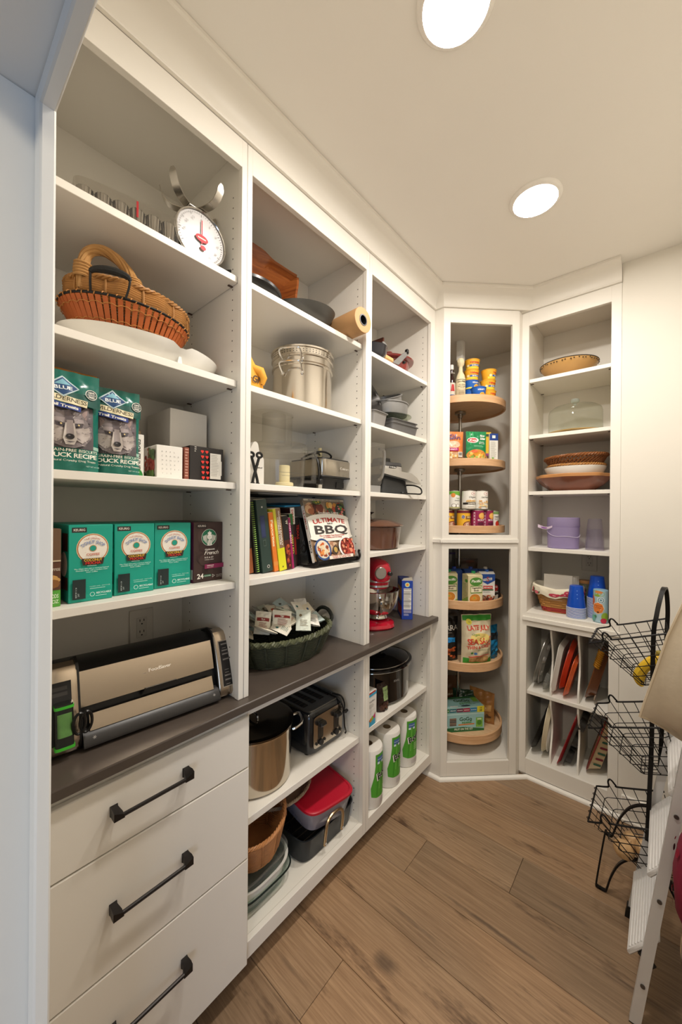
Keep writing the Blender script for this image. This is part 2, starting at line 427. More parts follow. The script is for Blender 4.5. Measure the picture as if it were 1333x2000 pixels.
# wall with the doorway the camera stands in
g = G().box(-.46, .356, -.03, .117, 0, CEIL).box(1.165, 1.36, -.03, .117, 0, CEIL).box(.356, 1.165, -.03, .117, 2.06, CEIL)
struct(g, 'wall_front', WALLP)
dw = struct(G().box(.3565, .3745, -.045, .1204, 0, 2.034, .002).box(1.147, 1.1645, -.045, .1204, 0, 2.034, .002).box(.3565, 1.1645, -.045, .1204, 2.034, 2.0595, .002), 'door_1', M('#e4e4e0', .35, 0, .01, 5))
G().box(.3745, .404, .1035, .1204, 0, 2.011, .0025).box(1.1175, 1.147, .1035, .1204, 0, 2.011, .0025).box(.3745, 1.147, .1035, .1204, 2.006, 2.034, .0025).make('door_stop', M('#e4e4e0', .35, 0, .01, 5), dw)
for x0, x1 in ((.270, .3565), (1.1645, 1.25)):
    G().box(x0, x1, -.045, -.0302, 0, 2.13, .003).make('door_casing', WHITE, dw)
G().box(.270, 1.25, -.047, -.0302, 2.06, 2.15, .003).make('door_casing', WHITE, dw)
g = G().box(XR + .0145, 1.26, YB - .012, YB + .003, 0, .125, .003).box(XR + .0145, 1.26, YB - .024, YB - .012, 0, .018, .004)
struct(g, 'baseboard_back', WHITE)
struct(G().box(1.246, 1.26, .1204, YB - .012, 0, .125, .003), 'baseboard_right', WHITE)

# cove crown moulding following the cabinet faces
def isect(p, d, q, e):
    k = (q - p).cross(e) / d.cross(e) if abs(d.cross(e)) > 1e-9 else 0
    return p + d * k
FACES = [(Vector((0, .5)), Vector((0, 1)), Vector((1, 0))), (Vector((.02, PY)), Vector((1, 0)), Vector((0, -1))),
         (D1, (D2 - D1).normalized(), Vector((math.sin(DA), -math.cos(DA)))),
         (D2, Vector((D2.x - .3684 + .006, -.044)).normalized(), Vector((-1, 0))), (Vector((.5, YB)), Vector((1, 0)), Vector((0, -1)))]
def off_path(h, use=(0, 1, 2, 4)):
    L_ = [(FACES[i][0] + FACES[i][2] * h, FACES[i][1]) for i in use]
    pts = [Vector((h, .1215))]
    for a, b in zip(L_, L_[1:]): pts.append(isect(a[0], a[1], b[0], b[1]))
    pts.append(Vector((XR, YB - h)))
    return pts
prof = [(.0002, 2.650), (.011, 2.650), (.013, 2.654), (.011, 2.659)] + [(.011 + .064 * (1 - math.cos(t * PI / 2)), 2.661 + .066 * math.sin(t * PI / 2)) for t in [i / 10 for i in range(11)]] + [(.079, 2.727), (.084, 2.732), (.084, 2.7425), (.0002, 2.7425)]
rings = [[(p.x, p.y, z) for p in off_path(h)] for h, z in prof]
g = G(); n = len(rings[0])
g.loft([[r[k] for r in rings] for k in range(n)], True, True)
struct(g, 'trim_1', WHITE, angle=25)
# shoe moulding at the foot of the corner units
prof = [(.0003, .0002), (.016, .0002), (.016, .007), (.012, .014), (.006, .018), (.0003, .019)]
def shoe(h):
    L_ = [(FACES[i][0] + FACES[i][2] * h, FACES[i][1]) for i in (1, 2, 4)]
    return [Vector((-.05, PY - h)), isect(*L_[0], *L_[1]), isect(*L_[1], *L_[2]), Vector((XR + .013, YB - h))]
rings = [[(p.x, p.y, z) for p in shoe(h)] for h, z in prof]
struct(G().loft([[r[k] for r in rings] for k in range(4)], True, True), 'trim_2', WHITE)

# ceiling lamps
LENS = bpy.data.materials.new('lamp_lens'); LENS.use_nodes = True
_b = LENS.node_tree.nodes['Principled BSDF']; _b.inputs['Base Color'].default_value = (.9, .9, .9, 1)
_b.inputs['Emission Color'].default_value = LAMP_C + (1,); _b.inputs['Emission Strength'].default_value = LAMP_E
for i, (y, lab) in enumerate(((.865, 'round recessed ceiling light nearest the doorway, over the drawers'), (1.61, 'round recessed ceiling light farther in, before the corner cabinets'))):
    t = thing('recessed_light', lab, 'ceiling light', (.60, y, CEIL), 0, 'recessed ceiling lights')
    G().lathe([(.079, -.012), (.087, -.0095), (.094, -.003), (.0945, 0)], 48).make('trim_ring', M('#f0ece4', .4, 0, .01), t)
    G().lathe([(0, -.0085), (.06, -.0095), (.079, -.0115)], 48).make('lens', LENS, t)

# ================================================================== cabinets
def shelf(parent, x0, x1, y0, y1, z, th=.0205, clips=True, name='shelf', axis='y'):
    s_ = G().box(x0, x1, y0, y1, z - th, z, .0012).make(name, WHITE, parent)
    if clips:
        for a in (0, 1):
            for b in (0, 1):
                if axis == 'y':
                    cx = x1 - .03 if b else x0 + .06; cy = y1 if a else y0; sg = -1 if a else 1
                    g = G().box(cx - .004, cx + .004, min(cy, cy + sg * .016), max(cy, cy + sg * .016), z - th - .0035, z - th - .0001, .001)
                else:
                    cy = y0 + .03 if b else y1 - .06; cx = x1 if a else x0; sg = -1 if a else 1
                    g = G().box(min(cx, cx + sg * .016), max(cx, cx + sg * .016), cy - .004, cy + .004, z - th - .0035, z - th - .0001, .001)
                g.make('shelf_clip', M('#4a3428', .4), s_)
    return s_
HOLE = M('#3b3127', .9)
def holes_y(parent, y, side, xs, z0, z1, step=.0325):
    g = G(); z = z0
    while z < z1:
        for x in xs:
            vs = [(x + .0026 * math.cos(k * PI / 3), y - side * .0003, z + .0026 * math.sin(k * PI / 3)) for k in range(6)]
            g.add(vs, [tuple(range(6))])
        z += step
    g.make('peg_holes', HOLE, parent, kind='stuff', fix=False)
XB, XI = -.372, -.0195
def upper_unit(label, ya, yb, ys0, ys1, shelves):
    """ya..yb = opening, ys0..ys1 = outside of the unit"""
    t = thing('shelving_unit', label, 'cabinet', (0, ys0, .9155), 0, 'open upper shelving units')
    t.location = (0, 0, 0)
    G().box(-.391, XI - .0003, ys0 + .0005, ya - .001, .9155, 2.65).make('side_panel', INNER, t)
    G().box(-.391, XI - .0003, yb + .003, ys1 - .0005, .9155, 2.65).make('side_panel', INNER, t)
    G().box(-.391, XB, ya - .0008, yb + .0028, .9155, 2.65).make('back_panel', INNER, t)
    G().box(XB + .0002, XI - .0003, ya - .0008, yb + .0028, 2.635, 2.65).make('top_panel', INNER, t)
    g = G().box(XI, 0, ys0 + .0003, ya, .9155, 2.65, .001).box(XI, 0, yb, ys1 - .0003, .9155, 2.65, .001).box(XI, 0, ya - .001, yb + .001, 2.5635, 2.65, .001)
    g.make('face_frame', WHITE, t)
    for z in shelves: shelf(t, XB + .0005, -.0225, ya - .0002, yb + .0022, z)
    holes_y(t, yb + .0029, 1, (-.052, -.313), .97, 2.5)
    return t
upper_unit('open white shelving above the drawers, left of the run', .165, .6677, .1245, .6872, (2.235, 1.909, 1.590, 1.279))
upper_unit('open white shelving in the middle of the run, holding the cookbooks', .7066, 1.3068, .6876, 1.328, (2.242, 1.910, 1.592, 1.279))
upper_unit('open narrow white shelving at the corner end of the left run', 1.3487, 1.9057, 1.3284, 1.9548, (2.236, 1.912, 1.594, 1.3135))
# worktop
SLATE = M('#4f463f', .36, 0, .16, 14, bump=.03)
tag(G().box(-.391, .036, .1245, PY - .0005, .889, .9152, .003).make('worktop', SLATE), 'long dark grey-brown worktop between the upper shelves and the base cabinets', 'worktop')
# base units
def base_box(t, y0, y1, ol, orr):
    G().box(-.391, XI - .0003, y0 + .0004, ol - .001, .078, .8885).make('side_panel', INNER, t)
    G().box(-.391, XI - .0003, orr + .003, y1 - .0004, .078, .8885).make('side_panel', INNER, t)
    G().box(-.391, XB, ol - .0008, orr + .0028, .078, .8885).make('back_panel', INNER, t)
    G().box(XB + .0003, XI - .0003, ol - .0008, orr + .0028, .110, .1302).make('bottom_panel', INNER, t)
    G().box(-.39, -.085, y0 + .0004, y1 - .0004, .0004, .0775).make('toe_kick', M('#d6d0c6', .6), t)
    G().box(XI, 0, y0 + .0003, ol, .077, .8885, .001).box(XI, 0, orr, y1 - .0003, .077, .8885, .001).box(XI, 0, ol - .001, orr + .001, .8545, .8885, .001).box(XI, 0, ol - .001, orr + .001, .077, .1308, .001).make('face_frame', WHITE, t)
t = thing('drawer_unit', 'white base cabinet with three stacked drawers and dark bar handles', 'cabinet', (0, 0, 0))
base_box(t, .1245, .7035, .19, .665)
IRON = M('#2b2725', .38, .6, .15, 60)
for z0, z1, zh in ((.7055, .8625, .797), (.4215, .7025, .568), (.087, .4185, .283)):
    d = G().box(.0004, .0185, .150, .6975, z0, z1, .0025).make('drawer_front', WHITE, t)
    g = G()
    g.tube([(.0445, .318, zh - .004), (.0445, .492, zh - .004)], .0048, 8)
    for y, sg in ((.318, 1), (.492, -1)):
        g.loft([[(.0188, y - .0085 * sg, zh + .012), (.0188, y + .0085 * sg, zh + .012), (.0188, y + .0085 * sg, zh - .012), (.0188, y - .0085 * sg, zh - .012)],
                [(.026, y - .008 * sg, zh + .012), (.026, y + .007 * sg, zh + .010), (.026, y + .007 * sg, zh - .010), (.026, y - .008 * sg, zh - .010)],
                [(.040, y - .009 * sg, zh + .013), (.040, y + .012 * sg, zh + .003), (.040, y + .014 * sg, zh - .009), (.040, y - .009 * sg, zh - .009)],
                [(.0495, y - .009 * sg, zh + .010), (.0495, y + .012 * sg, zh + .0), (.0495, y + .014 * sg, zh - .009), (.0495, y - .009 * sg, zh - .009)]])
    g.make('handle', IRON, d)
t = thing('base_cabinet', 'white open base cabinet holding the steel stockpot and toaster', 'cabinet', (0, 0, 0), 0, 'open base cabinets')
base_box(t, .7037, 1.3325, .7102, 1.3085)
shelf(t, XB + .0005, -.0225, .7100, 1.3108, .504, .024)
holes_y(t, 1.3114, 1, (-.052, -.313), .165, .84)
t = thing('base_cabinet', 'white open base cabinet holding the slow cooker and paper towels', 'cabinet', (0, 0, 0), 0, 'open base cabinets')
base_box(t, 1.3327, 1.9548, 1.3528, 1.9294)
shelf(t, XB + .0005, -.0225, 1.3526, 1.9318, .512, .024)
holes_y(t, 1.9323, 1, (-.052, -.313), .165, .84)

# corner cabinet: local x along its face, local y into the corner, origin at D1
t = CORNER = thing('corner_cabinet', 'white diagonal corner cabinet with two openings over round trays', 'cabinet', (D1.x, D1.y, 0), math.degrees(DA))
g = G()
A0, A1 = .0386, .3969
g.box(0, A0, 0, .019, .02, 2.65, .001).box(A1, DL, 0, .019, .02, 2.65, .001)
for z0, z1 in ((2.5695, 2.65), (1.2990, 1.3770), (.02, .0985)): g.box(A0 - .001, A1 + .001, 0, .019, z0, z1, .001)
g.make('face_frame', WHITE, t)
# plates closing the gaps to its neighbours
INV = Matrix.Translation((D1.x, D1.y, 0)) @ Euler((0, 0, DA)).to_matrix().to_4x4(); INV = INV.inverted()
G().box(-.085, D1.x, PY, PY + .02, .0005, 2.65, T=INV).make('filler_strip', WHITE, t)
G().prism([(D2.x - .002, D2.y), (.3690, YB - .0005), (.3690, YB + .018), (D2.x - .03, D2.y + .02)], .0005, 2.65, T=INV).make('filler_strip', WHITE, t)
G().prism([(D2.x - .01, D2.y + .004), (.420, YB - .0004), (.3692, YB - .0004)], 2.6502, 2.662, T=INV).make('filler_strip', WHITE, t)
# carcass: the pocket behind the face, seen through the openings
def pent(k=0.):   # room corner at (-.372, 2.66)
    return [(D1.x - .013 - k, D1.y + .021), (-.372 + k, D1.y + .021), (-.372 + k, 2.66 - k), (D2.x - .0, 2.66 - k), (D2.x - .0, D2.y + .05)]
for nm, z0, z1 in (('top_panel', 2.60, 2.64), ('deck', 1.318, 1.358), ('bottom_panel', .055, .098)):
    G().prism([(D1.x - .008, D1.y + .022), (-.372, D1.y + .022), (-.372, 2.66), (D2.x - .02, 2.66), (D2.x - .02, D2.y + .012)], z0, z1, T=INV).make(nm, INNER, t)
G().box(-.391, -.373, D1.y + .022, 2.67, .0005, 2.64, T=INV).make('back_panel', INNER, t)
G().box(-.372, D2.x - .0, 2.661, 2.672, .0005, 2.64, T=INV).make('back_panel', INNER, t)
G().box(D2.x - .0195, D2.x - .001, D2.y + .022, 2.66, .0005, 2.64, T=INV).make('side_panel', INNER, t)
for z, h in ((1.332, .022),):
    g = G().box(-.012, DL + .002, -.010, -.0002, z, z + h, .002)
    g.box(-.055, D1.x + .007, PY - .010, PY - .0002, z, z + h, .002, T=INV)
    g.make('rail_moulding', WHITE, t)

# lazy susans
BEECH = wood('#c9996c', '#dcb388', 9, (1, 1, 10), .4, .05, coat=.15)
BEECH2 = wood('#cda67d', '#ddbb93', 7, (1, 14, 1), .45, .05)
PC = (0., 2.31)
def susan(label, zs, z0, z1, r, rim):
    t = thing('lazy_susan', label, 'lazy susan', (PC[0], PC[1], 0), 0, 'lazy susans in the corner cabinet')
    G().cyl(.010, z0, z1, n=16).make('pole', M('#b9b6b0', .22, 1), t)
    for z in zs:
        tr = G().cyl(r - .004, z - .012, z, n=64).make('tray', BEECH2, t)
        G().lathe([(r - .012, z + rim), (r - .012, z - .0125), (r - .009, z - .022), (r, z - .022), (r, z + rim - .002), (r - .002, z + rim + .0), (r - .012, z + rim)], 72).make('rim', BEECH, tr, angle=30)
        G().cyl(.034, z - .030, z - .0125, n=24, ch=.003).cyl(.016, z - .05, z - .030, n=16).make('hub', M('#a9a59d', .3, 1), tr)
    return t
t = susan('wooden lazy susan behind the upper corner opening, with cans and rice pouches', (2.160, 1.795, 1.408), 1.3585, 2.475, .268, .020)
G().box(-.02, .02, -.02, .02, 2.475, 2.5995, .001).make('ceiling_post', WHITE, t)
susan('wooden lazy susan behind the lower corner opening, with cartons and chips', (.968, .612, .198), .0985, 1.3175, .262, .026)

# right-hand cabinet: plane y = YB
t = RC = thing('tall_cabinet', 'tall white open cabinet at the right with cake dome shelves and tray slots', 'cabinet', (0, 0, 0))
X0, X1 = .3690, XR
a, b = .4052, .7866
g = G().box(X0, a, YB, YB + .019, .0205, 2.65, .001).box(b, X1, YB, YB + .019, .0205, 2.65, .001)
for z0, z1 in ((2.5695, 2.65), (.8622, .9406), (.0205, .1085)): g.box(a - .001, b + .001, YB, YB + .019, z0, z1, .001)
g.make('face_frame', WHITE, t)
for x0, x1 in ((X0 + .0005, a - .002), (b + .002, X1)): G().box(x0, x1, YB + .0193, YB + .365, .0005, 2.65).make('side_panel', INNER, t)
G().box(a - .0018, b + .0018, YB + .352, YB + .365, .0205, 2.65).make('back_panel', INNER, t)
for nm, z0, z1 in (('top_panel', 2.63, 2.649), ('deck', .915, .9402), ('bottom_panel', .09, .108)):
    G().box(a - .0018, b + .0018, YB + .0193, YB + .3515, z0, z1).make(nm, INNER, t)
for z in (2.2695, 1.948, 1.627, 1.307): shelf(t, a - .0015, b + .0015, YB + .0225, YB + .351, z, axis='x')
shelf(t, a - .0015, b + .0015, YB + .0225, YB + .351, .488, clips=False)
g = G().box(X0 + .016, X1 + .004, YB - .011, YB - .0002, .8935, .9165, .002); g.make('rail_moulding', WHITE, t)
# curved dividers of the tray slots
for x in (.5235, .654):
    for z0, z1 in ((.1085, .466), (.4885, .8615)):
        pr = []
        for k in range(15):
            v = k / 14; dd = .006 + .055 * max(0, math.sin(PI * min(1, max(0, (v - .12) / .8)))) ** 1.3 * (.75 + .25 * v)
            pr.append((YB + .024 + dd * (1 if True else 0), z0 + (z1 - z0) * v))
        poly = pr + [(YB + .3505, z1), (YB + .3505, z0)]
        G().prism(poly, x - .0045, x + .0045, 'x').make('divider', WHITE, t)
# outlets
def outlet(label, o, ux):
    t = thing('wall_outlet', label, 'outlet', o, 0, 'wall outlets'); n = Vector(ux).cross(Vector((0, 0, 1)))
    T = Matrix(((ux[0], n.x, 0, 0), (ux[1], n.y, 0, 0), (0, 0, 1, 0), (0, 0, 0, 1)))
    G().box(-.039, .039, .0002, .006, -.062, .062, .003, T=T).make('cover_plate', M('#dcd6ca', .35, 0, .02), t)
    G().box(-.017, .017, .006, .0078, -.034, .034, .001, T=T).make('socket_insert', M('#d2ccc0', .35, 0, .02), t)
    g = G()
    for zc in (-.019, .019):
        for dx in (-.0065, .0065): g.box(dx - .0012, dx + .0012, .0077, .0081, zc + .001, zc + .009, T=T)
        g.box(-.0025, .0025, .0077, .0081, zc - .009, zc - .005, T=T)
    g.make('slots', M('#221f1c', .6), t)
outlet('duplex wall outlet on the back panel behind the vacuum sealer', (XB, .526, 1.099), (0, 1, 0))
outlet('duplex wall outlet on the back panel above the blue cups', (.659, YB + .352, 1.223), (1, 0, 0))

# ================================================================== generic goods
CARD = .45
def carton(name, label, cat, loc, rz, w_, d_, h, hx, group=None, edge=.0012, rough=CARD, part='carton'):
    """box standing at loc, front towards local -Y, print origin at its lower left front corner"""
    t = thing(name, label, cat, loc, rz, group)
    G().box(-w_ / 2, w_ / 2, -d_ / 2, d_ / 2, .0003, h, edge).make(part, M(hx, rough, 0, .03, 30), t)
    return t, D(front(-w_ / 2, -d_ / 2, .0003)), D(face((w_ / 2, -d_ / 2, .0003), (0, 1, 0), (0, 0, 1))), D(face((-w_ / 2, d_ / 2, .0003), (0, -1, 0), (0, 0, 1)))
def run(name, label, cat, xf, y0, y1, z, h, d_, hx, rz=90, **k):
    """carton on the left run with its front at x = xf between y0 and y1"""
    return carton(name, label, cat, (xf - d_ / 2, (y0 + y1) / 2, z), rz, y1 - y0, d_, h, hx, **k)
def pouch_fn(w_, h, T, stand=True, seed=0, top=.93, wr=.0012):
    rd = random.Random(seed); ph = [rd.uniform(0, 6.28) for _ in range(4)]
    def th(v):
        if v >= top: return .0006
        s_ = v / top
        return (T / 2) * ((1 - s_ ** 2.2) ** .75 * .94 + .06 if stand else max(.02, math.sin(PI * min(1, .06 + s_ * .94)) ** .55)) + .0006
    def fn(u, v, sg=-1, h_=0.):
        x = (u - .5) * w_ * (1 - .03 * math.sin(PI * v))
        k = max(0, 1 - abs(2 * u - 1) ** 2.6) ** .7
        y = sg * (th(v) * k + h_ + .0004) + wr * (math.sin(23 * u + 9 * v + ph[0]) + math.sin(31 * v - 13 * u + ph[1])) * k
        return (x, y, v * h + .001)
    return fn
def pouch(name, label, cat, loc, rz, w_, h, T, hx, group=None, stand=True, seed=0, top=.93, rough=.3, rot=None, wr=.0012, metal=0.):
    t = thing(name, label, cat, loc, rz, group, rot)
    fn = pouch_fn(w_, h, T, stand, seed, top, wr)
    g = G(); g.grid(lambda u, v: fn(u, v, -1), 18, 26); g.grid(lambda u, v: fn(u, v, 1), 18, 26)
    g.make('pouch', M(hx, rough, metal, .06, 25), t, angle=60)
    pr = D(lambda u, v, h_: fn(u / w_, v / h, -1, h_ * 1.4 + .0007)); pr.seg = .0065; pr.curved = True
    return t, pr
def weave(g, ring, rows, z0, z1, stakes, r, amp, sr=None, axis=None):
    """woven wall. ring(k) -> (a, b) half axes at height fraction k"""
    n = stakes * 2
    for j in range(rows):
        k = j / max(1, rows - 1); a, b = ring(k); z = z0 + (z1 - z0) * k
        pts = [((a + amp * (1 if (i // 1 + 2 * j) % 4 < 2 else -1) * (1 if j % 2 else -1)) * math.cos(2 * PI * i / n), (b + amp * (1 if (i + 2 * j) % 4 < 2 else -1) * (1 if j % 2 else -1)) * math.sin(2 * PI * i / n), z) for i in range(n)]
        g.tube(pts, r, 5, True)
    for i in range(0, n, 2):
        t = 2 * PI * (i + .5) / n
        g.tube([(ring(k)[0] * math.cos(t), ring(k)[1] * math.sin(t), z0 + (z1 - z0) * k) for k in (0, .25, .5, .75, 1)], sr or r, 5)
    return g
def braid(g, ring_pts, r, amp, strands=3, turns=30):
    """twisted rim along a closed path in the xy plane"""
    P = [Vector(p) for p in ring_pts]; m = len(P)
    for s_ in range(strands):
        pts = []
        for i in range(m * 2):
            f = i / 2; a = P[int(f) % m]; b = P[(int(f) + 1) % m]; p = a.lerp(b, f - int(f))
            t = (P[(int(f) + 1) % m] - P[int(f) % m]).normalized(); nrm = Vector((t.y, -t.x, 0))
            th = 2 * PI * (turns * f / m + s_ / strands)
            pts.append(tuple(p + nrm * amp * math.cos(th) + Vector((0, 0, 1)) * amp * math.sin(th)))
        g.tube(pts, r, 5, True)
    return g

# ------------------------------------------------------------------ left unit, top shelf
Z1, Z2, Z3, Z4, ZC = 2.2353, 1.9093, 1.5903, 1.2793, .9155
FOIL = M('#8f8a82', .2, 1, .12, 90, bump=.3)
t = thing('foil_cup_pack', 'clear plastic pack of silver foil baking cups on the top left shelf', 'baking cups', (-.115, .385, Z1), 78)
for i in range(6):
    for j in range(2):
        n = 32; x = -.098 + i * .039; y = -.021 + j * .042
        rings = [[(x + rr * (1 + .05 * (-1) ** k) * math.cos(2 * PI * k / n), y + rr * (1 + .05 * (-1) ** k) * math.sin(2 * PI * k / n), z) for k in range(n)] for rr, z in ((.013, .004), (.0178, .068), (.0188, .069))]
        G().loft(rings, 'b').make('foil_cup', FOIL, t)
g = G().loft([sup(.25, .10, 6, 40, .002), sup(.245, .096, 6, 40, .084), sup(.225, .078, 6, 40, .091)], 't')
g.loft([sup(.262, .112, 8, 40, .0015), sup(.25, .10, 6, 40, .002)], False)
g.make('clear_lid', glass('#f4f2ee', .05), t)
D(front(-.06, -.0505, .045)).rect(.073, .078, -.008, .034, '#a81c22').make(t, 'red_tab')

t = thing('kitchen_scale', 'chrome kitchen scale with round white dial and four curved arms on the top left shelf', 'scale', (-.105, .568, Z1), 90)
FR = lambda z: TR(0, 0, z, 90)           # turns a lathe so that its axis points to the front
g = G(); g.lathe([(0, -.045), (.066, -.045), (.078, -.036), (.0805, .036), (.0805, .044), (.077, .047), (.0755, .044)], 48, T=FR(.082))
g.box(-.05, .05, -.03, .04, .0003, .02, .004)
g.make('body', CHROME, t)
dl = G().lathe([(0, .043), (.0755, .043)], 48, T=FR(.082)).make('dial', M('#a9a5a2', .3, 0, .02, coat=.2), t)
p = D(face((0, -.0435, .082), (1, 0, 0), (0, 0, 1)))
for k in range(60):
    a = 2 * PI * k / 60; r0 = .066 if k % 5 else .062
    u, v = math.sin(a), math.cos(a); c_, s_ = v * .0007, -u * .0007
    p.poly([(u * r0 - c_, v * r0 - s_), (u * r0 + c_, v * r0 + s_), (u * .07 + c_, v * .07 + s_), (u * .07 - c_, v * .07 - s_)], '#6d6a66'); p.k -= .9
for k in range(0, 12): p.text(str(k * 5), .053 * math.sin(PI * k / 6), .053 * math.cos(PI * k / 6) - .0035, .006, '#6d6a66')
p.poly([(-.002, -.02), (.002, -.02), (.0015, .05), (-.0015, .05)], '#b5202a'); p.disc(0, -.004, .02, '#c3202b', .011); p.rect(-.013, .013, -.006, -.002, '#e9c9c6'); p.disc(.004, -.03, .009, '#d4353a', .007)
p.make(t, 'dial_print')
G().tube(ell(.0775, .0775, 48, 0), .0028, 6, True, T=FR(.082) @ TR(0, 0, .046)).make('bezel', CHROME, t)
g = G().cyl(.018, .158, .172).box(-.03, .03, -.03, .03, .172, .176, .001).make('platform', STEEL, t)
for a, ra in ((-70, .95), (25, .95), (148, .9), (205, .9)):
    pr = [(.0, .178), (.05 * ra, .179), (.075 * ra, .184), (.092 * ra, .197), (.103 * ra, .216), (.109 * ra, .236)]
    T = TR(0, 0, 0, 0, 0, a); wd = [.012, .012, .012, .012, .012, .008]
    rings = [[(x - .0 , -w_, z), (x, w_, z), (x - .0016, w_, z + .0022), (x - .0016, -w_, z + .0022)] for (x, z), w_ in zip([(q[0], q[2]) for q in sp([(x, 0, z) for x, z in pr], 4)], [.012] * 18 + [.0105, .008, .004])]
    G().loft(rings, True, T=T).make('arm', STEEL, t)

# ------------------------------------------------------------------ left unit, second shelf
t = thing('serving_dish', 'long white oval divided serving dish under the orange slat basket', 'dish', (-.160, .452, Z2), 90)
n = 72
def dish_ring(a, b, z, dip=0.):
    r = []
    for i in range(n):
        q = 2 * PI * i / n; x, y = a * math.cos(q), b * math.sin(q)
        dz = dip * math.exp(-((x - .045) / .018) ** 2)
        r.append((x, y, z - dz))
    return r
PORC = M('#efece4', .16, 0, .01, coat=.4)
g = G().loft([dish_ring(.155, .085, .0004), dish_ring(.175, .102, .004), dish_ring(.205, .128, .035, .003), dish_ring(.214, .136, .053, .014), dish_ring(.2155, .1372, .056, .016), dish_ring(.211, .133, .055, .016), dish_ring(.19, .112, .02), dish_ring(.15, .08, .008)])
g.make('dish', PORC, t)
g = G(); g.loft([[(.038, y, .006), (.052, y, .006), (.048, y, .028), (.042, y, .028)] for y in (-.118, -.06, 0, .06, .118)]); g.make('divider', PORC, t)

SLAT = M('#b8602c', .5, 0, .16, 30)
CANE = M('#c08345', .5, 0, .18, 40)
WILLOW = M('#a9773f', .5, 0, .25, 30, bump=.2)
t = thing('slat_basket', 'shallow orange wooden slat basket with black wire rim holding the wicker basket', 'basket', (-.170, .408, Z2 + .0585), 90)
def trq(k): return (.128 + .034 * k, .090 + .034 * k)
N = 58
for i in range(N):
    q = 2 * PI * i / N; q2 = q
    a0, b0 = trq(0); a1, b1 = trq(1); wd = .0058
    tx, ty = -a1 * math.sin(q), b1 * math.cos(q); L_ = math.hypot(tx, ty); tx, ty = tx / L_ * wd, ty / L_ * wd; nx, ny = ty / wd * .0012, -tx / wd * .0012
    v = []
    for (a, b, z) in ((a0, b0, .002), (a1, b1, .068)):
        x, y = a * math.cos(q), b * math.sin(q)
        v += [(x - tx - nx, y - ty - ny, z), (x + tx - nx, y + ty - ny, z), (x + tx + nx, y + ty + ny, z), (x - tx + nx, y - ty + ny, z)]
    G().loft([v[:4], v[4:]]).make('slat', SLAT, t)
G().loft([ell(.13, .092, 40, .0005), ell(.13, .092, 40, .004)]).make('base', SLAT, t)
g = G()
for k in (.28, .78):
    a, b = trq(k); pts = [((a + .0022 + .0016 * math.cos(q * N * 1.0)) * math.cos(q), (b + .0022 + .0016 * math.cos(q * N)) * math.sin(q), .002 + .066 * k + .0022 * math.sin(q * N / 2)) for q in [2 * PI * i / 232 for i in range(232)]]
    g.tube(pts, .0013, 4, True)
g.make('cane_lacing', CANE, t)
a, b = trq(1.02); rm = G().tube(ell(a, b, 64, .072), .0035, 6, True).make('rim_wire', BLACK, t)
g = G()
for i in range(32):
    q = 2 * PI * i / 32; c = Vector((a * math.cos(q), b * math.sin(q), .072)); tg = Vector((-a * math.sin(q), b * math.cos(q), 0)).normalized(); nr = Vector((tg.y, -tg.x, 0))
    g.tube([tuple(c + tg * (-.007 + .014 * j / 6) + nr * .0048 * math.cos(PI * j / 3) + Vector((0, 0, .0048 * math.sin(PI * j / 3)))) for j in range(7)], .0016, 4)
g.make('rim_lacing', CANE, t)
c0 = Vector((-.118, -.088, .072)); c1 = Vector((-.05, -.121, .072))
bail = sp([c0, c0 + Vector((-.004, -.012, .028)), c0 + Vector((.0, -.016, .047)), (c0 + c1) / 2 + Vector((0, -.018, .054)), c1 + Vector((.0, -.016, .047)), c1 + Vector((.004, -.012, .028)), c1], 5)
hb = G().tube(bail, .0028, 6).make('handle', BLACK, t)
mid = bail[8:-8]
g = G(); g.tube(mid, [.005 + .004 * math.sin(PI * i / (len(mid) - 1)) for i in range(len(mid))], 8); g.make('grip_wrap', M('#1b1a18', .7, 0, .3, 200, bump=.6), hb)

t = thing('wicker_basket', 'brown willow basket with a thick twisted arch handle on the second left shelf', 'basket', (-.170, .416, Z2 + .064), 90)
g = G(); rq = lambda k: (.112 + .046 * math.sin(k * 1.9), .075 + .036 * math.sin(k * 1.9))
weave(g, rq, 20, .004, .112, 22, .0031, .0035, .003); g.make('woven_wall', WILLOW, t, kind='stuff')
G().loft([ell(.112, .078, 40, .0005), ell(.112, .078, 40, .005)]).make('base', WILLOW, t)
g = G(); braid(g, ell(*rq(1), 60, .117), .0038, .0045, 3, 22); g.make('rim', WILLOW, t)
h_ = sp([(-.132, -.050, .085), (-.134, -.052, .130), (-.124, -.048, .176), (-.096, -.045, .204), (-.060, -.046, .203), (-.030, -.055, .176), (-.018, -.072, .138), (-.018, -.082, .085)], 6)
g = G(); P = [Vector(p) for p in h_]
for s_ in range(7):
    pts = []
    for i, p in enumerate(P):
        tg = (P[min(i + 1, len(P) - 1)] - P[max(i - 1, 0)]).normalized(); up = Vector((0, 1, 0)); up = (up - tg * up.dot(tg)).normalized(); q = tg.cross(up); th = 2 * PI * (s_ / 7 + i * .030)
        pts.append(tuple(p + (up * math.cos(th) + q * math.sin(th)) * .0085))
    g.tube(pts, .0052, 6)
hd = g.make('handle', M('#b98a52', .5, 0, .25, 30, bump=.2), t)
for e in (P[4:9], P[-9:-4]):
    g = G()
    for j, p in enumerate(e):
        g.tube([tuple(p + Vector((.0175 * math.cos(2 * PI * k / 12), .0175 * math.sin(2 * PI * k / 12), .003 * math.sin(2 * PI * k / 12)))) for k in range(12)], .0036, 5, True)
    g.make('handle_binding', M('#b98a52', .5, 0, .25, 30, bump=.2), hd)

